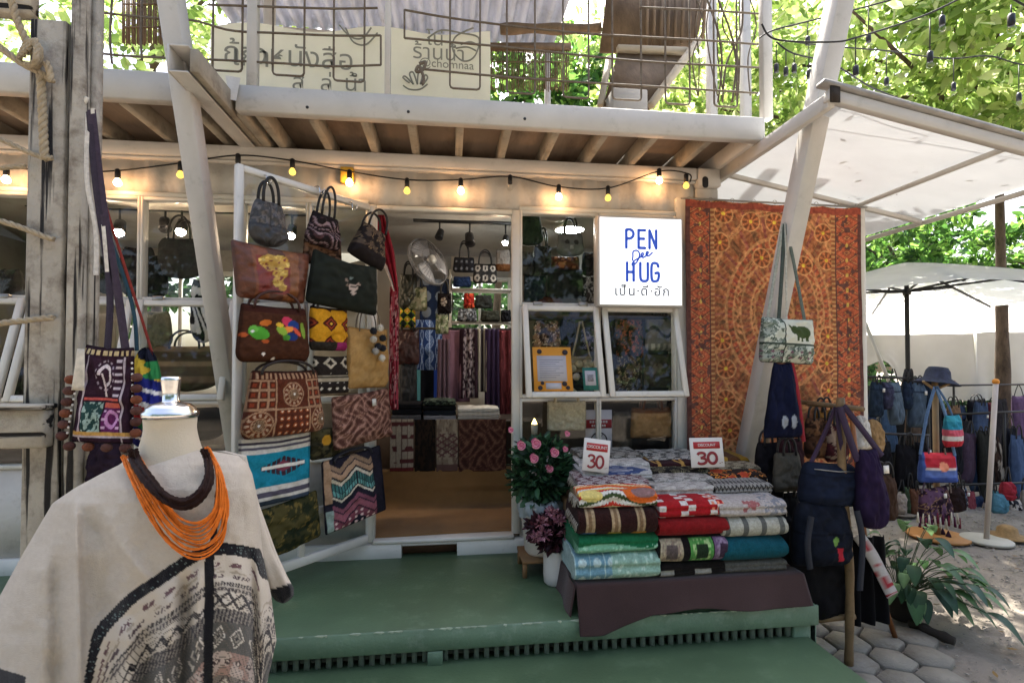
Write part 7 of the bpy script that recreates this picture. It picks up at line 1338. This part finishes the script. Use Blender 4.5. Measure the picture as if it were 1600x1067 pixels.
# =================================================================== festoon wires on the right, unlit
fo = thing('string_light', 'dark unlit bulb string hanging in front of the trees at upper right', 'string light', P(1400, 60, d=2.7)); DB_ = mat('black_plastic')
ws = {'a': (2.9, [(1186, 60), (1208, 48), (1262, 34), (1357, 10), (1420, -8)]), 'b': (2.5, [(1190, 38), (1213, 62), (1300, 66), (1342, 58), (1443, 25), (1520, -12)]), 'c': (3.3, [(1213, 62), (1290, 72), (1388, 80), (1440, 88), (1490, 92), (1545, 88), (1596, 101), (1650, 104)]), 'd': (2.9, [(1213, 66), (1240, 84), (1300, 100), (1360, 136), (1420, 160)]), 'e': (2.2, [(1560, -20), (1585, 0), (1640, 30)])}
for k, (d, px) in ws.items(): MB().tube(smooth_path([P(u, v, d=d) for u, v in px], 60), .0045, 6).build('wire', WIRE, fo, smooth=True)
for (u, v0, v, d) in ((1213, 70, 103, 2.9), (1228, 78, 108, 2.9), (1241, 84, 103, 2.9), (1262, 36, 60, 2.9), (1264, 70, 112, 2.9), (1299, 68, 118, 2.9), (1357, 12, 56, 2.9), (1337, 60, 106, 2.5), (1385, 82, 124, 3.1), (1453, 30, 84, 2.4), (1472, 18, 28, 2.5), (1490, 92, 132, 3.2), (1580, 8, 26, 2.1), (1592, 102, 148, 3.2)):
    a = P(u, v0, d=d); c = P(u, v, d=d); MB().tube([a, c], .003, 5).build('drop_wire', WIRE, fo); bulb(fo, c, 'off', .015, .036, .013)
# =================================================================== up on the balcony
bY = 3.7; B_a = P(328, 40, Y=bY); B_b = P(766, 52, Y=bY); ban = thing('banner', 'cream handwritten cloth banner behind the balcony railing', 'banner', ((B_a[0] + B_b[0]) / 2, bY, ZB1)); Ug, Sg = np.meshgrid(np.linspace(0, 1, 60), np.linspace(0, 1, 24))
X = B_a[0] + (B_b[0] - B_a[0]) * Ug; topz = B_a[2] + (B_b[2] - B_a[2]) * Ug + .02 * np.sin(Ug * 13); Z = 3.06 + (topz - 3.06) * Sg
MB().grid(np.stack([X, bY + .012 * np.sin(Ug * 16 + Sg * 2) , Z], -1)).build('banner_cloth', mat('cream_banner_cloth', H('#dfdfd2'), .9, .06, 3, .15, 60, transl=.45), ban, smooth=True)
INKM = mat('ink_black', H('#85857a'), .8, 0, 1, 0); bz = P(440, 90, Y=bY)
def btext(s, u, v, size, **k): c = P(u, v, Y=bY - .03); o = lettering(s, size, INKM, ban, c - np.array(ban.location), extrude=.0008, **k); return o
btext('เก้า', 392, 90, .20); btext('ก้าวหนังสือ', 452, 90, .20); btext('โน่', 680, 62, .14); btext('ร้านน้ำ', 686, 84, .15); btext('@chomnaa', 698, 101, .085); btext('สุ', 466, 130, .16); btext('ล่', 510, 132, .16); btext('น้ำ', 556, 132, .16)
def draw(lines, r=.006):
    for L_ in lines: MB().tube(smooth_path([P(u, v, Y=bY - .03) for u, v in L_], 8 * len(L_)), r, 5).build('ink_line', INKM, ban)
draw([[(540, 44), (552, 66), (572, 70), (590, 52)], [(530, 40), (548, 58), (566, 60), (580, 44)], [(668, 60), (690, 48), (720, 52), (748, 60), (742, 88), (724, 96), (708, 80), (712, 58), (740, 44)], [(720, 70), (735, 66), (748, 72)], [(712, 76), (730, 74), (744, 80)],
      [(640, 130), (630, 122), (634, 120), (646, 132)], [(646, 132), (640, 116), (646, 114), (652, 132)], [(652, 132), (654, 114), (660, 116), (657, 132)], [(657, 132), (664, 118), (668, 122), (660, 134)], [(630, 134), (640, 140), (656, 140), (668, 132)]])
wd = mat('brown_board', H('#6d5a45'), .75, .3, 5, .3, dirt=(H('#33261a'), .6, 6, .45, .7), stretch=(1, 1, .4))
pb2 = thing('leaning_board', 'brown wooden board stair leaning on the balcony with pale rails', 'wooden board', P(1000, 150, Y=3.5)); q = [P(u, v, Y=y) for u, v, y in ((942, 168, 3.45), (1014, 172, 3.45), (1075, 78, 3.75), (968, 72, 3.75))]
def slab(m, q, n, t): q = np.array(q); n = np.array(n, float) * t; return m.add(np.concatenate([q, q + n]), [(3, 2, 1, 0), (4, 5, 6, 7), (0, 1, 5, 4), (1, 2, 6, 5), (2, 3, 7, 6), (3, 0, 4, 7)])
slab(MB(), q, (0, .8, -.3), .03).build('board', wd, pb2); q = [P(u, v, Y=y) for u, v, y in ((938, 80, 3.82), (1084, 84, 3.82), (1112, -40, 3.9), (952, -40, 3.9))]; slab(MB(), q, (0, 1, 0), .03).build('back_board', wd, pb2)
MB().bar(P(964, 77, Y=3.7), P(1074, 81, Y=3.7), .05, .05).build('rail', mat('pale_wood', H('#a59a86'), .7, .15), pb2, bevel=.008); MB().bar(P(1016, 166, Y=3.42), P(1092, 62, Y=3.72), .05, .05).build('rail', mat('pale_wood'), pb2, bevel=.008); MB().bar(P(938, 166, Y=3.42), P(952, 90, Y=3.6), .04, .04).build('rail', mat('pale_wood'), pb2, bevel=.006)
q0 = P(958, 158, Y=3.3); q1 = P(1012, 140, Y=3.3); MB().bx(q0[0], q1[0], 3.3, 3.5, 3.05, q1[2]).build('white_tray', mat('dull_white', H('#a9a49b'), .6, .1), pb2, bevel=.006)
for k in range(9): a = P(1010 + k * 11, 78 - k * 2, Y=3.78); b = P(1012 + k * 11.5, -30, Y=3.8); MB().bar(a, b, .025, .012, up=(0, 1, 0)).build('slat', wd, pb2)
def blind(label, u0, u1, v0, v1, Y, n):
    r = thing('bamboo_blind', label, 'blind', P(u0, v1, Y=Y), group='bamboo blinds on the balcony'); m = MB()
    for k in range(n):
        a = P(u0 + (u1 - u0) * k / (n - 1), v0, Y=Y); b = P(u0 + (u1 - u0) * k / (n - 1), v1 + (k * 7 % 5) - 2, Y=Y); m.bar(a, b, .007 if k % 3 else .012, .006, up=(0, 1, 0))
    m.build('stick_row', wd, r)['kind'] = 'stuff'; A = P(u0 - 4, v0 - 4, Y=Y); B = P(u1 + 4, v0 - 4, Y=Y); MB().bar(A, B, .04, .06).build('head_bar', wd, r)
    for f in (.3, .7): MB().bar(P(u0, v0 + (v1 - v0) * f, Y=Y - .01), P(u1, v0 + (v1 - v0) * f, Y=Y - .01), .008, .008).build('cord', wd, r)
blind('bamboo stick blind right of the cream banner', 768, 888, 78, 142, 4.6, 44); blind('bamboo stick blind at the upper left by the strut', 192, 262, -20, 70, 4.2, 26)
lg = thing('wooden_log', 'rough brown log beam across the balcony above the blind', 'log', P(860, 46, Y=3.9)); MB().tube(smooth_path([P(782, 46, Y=3.9), P(830, 45, Y=3.9), P(880, 46, Y=3.92), P(938, 44, Y=3.92)], 14), .04 + .006 * np.sin(np.arange(14)), 10).build('log_wood', wd, lg, smooth=True)
for k, (u, lab) in enumerate(((1112, 'white post at the back of the balcony near the vines'), (420, 'white back post of the balcony behind the banner'), (1165, 'thin white back post by the balcony corner'))): c = P(u, 150, Y=4.6); o = thing('balcony_post', lab, 'post', (c[0], 4.6, ZB1), group='rear posts of the balcony'); MB().bx(c[0] - .04, c[0] + .04, 4.56, 4.64, ZB1, 5.4).build('post_tube', WHITE, o, bevel=.004)
# =================================================================== trees
BARK = mat('tree_bark', H('#5a4c40'), .9, .3, 8, .8, 25, dirt=(H('#221a13'), .7, 9, .45, .65), stretch=(1, 1, .35))
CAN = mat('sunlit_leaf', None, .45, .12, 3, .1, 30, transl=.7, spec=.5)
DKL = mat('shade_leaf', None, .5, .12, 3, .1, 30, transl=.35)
def tree(label, base, H_, crown, R, nclump, nleaf, size, cols, M=CAN, tr=.14, limbs=7, seed=0, cr=.55, group='trees around the shop', low=None):
    t = thing('leafy_tree', label, 'tree', base, group=group); b = np.array(base, float); c = np.array(crown, float); R = np.array(R, float)
    top = c + (0, 0, R[2] * .3) if low is None else np.array(low, float); mid = (b + top) / 2 + (rng.uniform(-.15, .15), rng.uniform(-.15, .15), 0); MB().tube(smooth_path([b, b + (0.02, 0, 1.2), b + (.05, .02, min(3.2, c[2] * .62)), top], 22), np.linspace(tr, tr * .25, 22) * (1 + .06 * np.sin(np.arange(22) * 1.7)), 12).build('trunk', BARK, t, smooth=True)
    cl = []
    while len(cl) < nclump:
        p = rng.uniform(-1, 1, 3)
        if .15 < np.linalg.norm(p) < 1: cl.append(c + p * R)
    for k in range(limbs):
        e = cl[k * 3 % len(cl)]; s = b + (top - b) * rng.uniform(.72, .95); MB().tube(smooth_path([s, (s + e) / 2 + (0, 0, .15), e], 10), np.linspace(tr * .4, .012, 10), 7).build('limb', BARK, t, smooth=True)
    m = MB()
    for p in cl:
        f = rng.uniform(.55, 1.25); leaf_cloud(m, p, np.array([cr, cr, cr * .55]) * f, nleaf, size, cols, up=-.1)
    m.build('crown', M, t); return t
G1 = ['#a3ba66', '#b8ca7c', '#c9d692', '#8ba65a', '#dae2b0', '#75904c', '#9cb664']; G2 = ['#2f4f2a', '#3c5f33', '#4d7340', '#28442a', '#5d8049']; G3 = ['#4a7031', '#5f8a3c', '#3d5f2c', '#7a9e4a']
tb_ = P(1566, 640, d=7.6); 
tree('tall tree with dark trunk in the market and bright crown over the canopy', (tb_[0], tb_[1], 0), 7, (5.6, 7.0, 5.7), (3.2, 2.6, 1.25), 84, 170, .15, G1, CAN, .125, 12, low=(tb_[0] + .15, tb_[1] + .1, 6.2))
tree('bright green tree standing behind the balcony corner', (5.2, 10.5, 0), 8, (4.6, 9.6, 6.4), (2.8, 2.2, 2.6), 55, 200, .18, G1, CAN, .16, 8)
tree('tree with hanging bright leaves near the right edge of the photo', (8.4, 5.6, 0), 7, (7.4, 5.4, 5.4), (2.2, 2.0, 1.3), 44, 170, .15, G1, CAN, .15, 8)
tree('green tree seen behind the bamboo blind on the balcony', (1.0, 11, 0), 8, (1.4, 10, 6.6), (2.6, 2.0, 2.6), 45, 180, .18, G3, CAN, .16, 6)
tree('green tree seen behind the left end of the balcony', (-5.6, 10.5, 0), 8, (-5.2, 9.6, 6.4), (3.0, 2.0, 2.8), 45, 180, .18, G1, CAN, .16, 6)
for i, (x, y, z, r) in enumerate(((9.5, 13.5, 4.2, 2.6), (13.0, 13.0, 4.0, 2.8), (16.5, 11.5, 4.0, 2.8), (11.2, 16, 5.0, 3.4))):
    tree(('first', 'second', 'third', 'fourth')[i] + ' dark green tree from the left behind the white tent', (x, y, 0), 7, (x, y, z), (r, 2.0, 2.3), 44, 150, .2, G3, CAN, .18, 6)
for i, (x, y) in enumerate(((-12, 16), (-6, 18), (0, 17), (6, 19), (18, 20), (24, 14), (26, 6))):
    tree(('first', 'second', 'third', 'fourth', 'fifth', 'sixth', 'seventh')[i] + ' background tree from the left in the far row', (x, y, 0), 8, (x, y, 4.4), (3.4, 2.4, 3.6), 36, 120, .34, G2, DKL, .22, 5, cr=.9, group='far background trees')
for i, (x, y) in enumerate(((-9, -6.5), (-4, -7.5), (1.5, -7.2), (7, -7.5), (12, -6))):  # unseen row behind the camera, added to limit sky light and pane reflections
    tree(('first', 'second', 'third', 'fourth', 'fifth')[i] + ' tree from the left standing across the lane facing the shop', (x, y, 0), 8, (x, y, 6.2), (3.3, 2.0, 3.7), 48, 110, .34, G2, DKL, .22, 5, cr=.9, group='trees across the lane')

for i, (x, y, r) in enumerate(((7.5, 12.0, 1.6), (10.0, 11.6, 1.7), (12.6, 11.0, 1.7), (15.2, 9.5, 1.8), (4.8, 12.4, 1.5))):
    t = thing('bush', ('first', 'second', 'third', 'fourth', 'fifth')[i] + ' low green bush growing behind the market tent', 'bush', (x, y, 0), group='bushes behind the market'); m = MB()
    for k in range(14): leaf_cloud(m, (x + rng.uniform(-r, r), y + rng.uniform(-.5, .5), rng.uniform(.3, 1.6)), (.5, .45, .4), 110, .17, G2, up=.1)
    m.build('foliage', DKL, t); MB().tube([(x, y, 0), (x, y, 1.2)], .05, 7).build('stem', BARK, t)
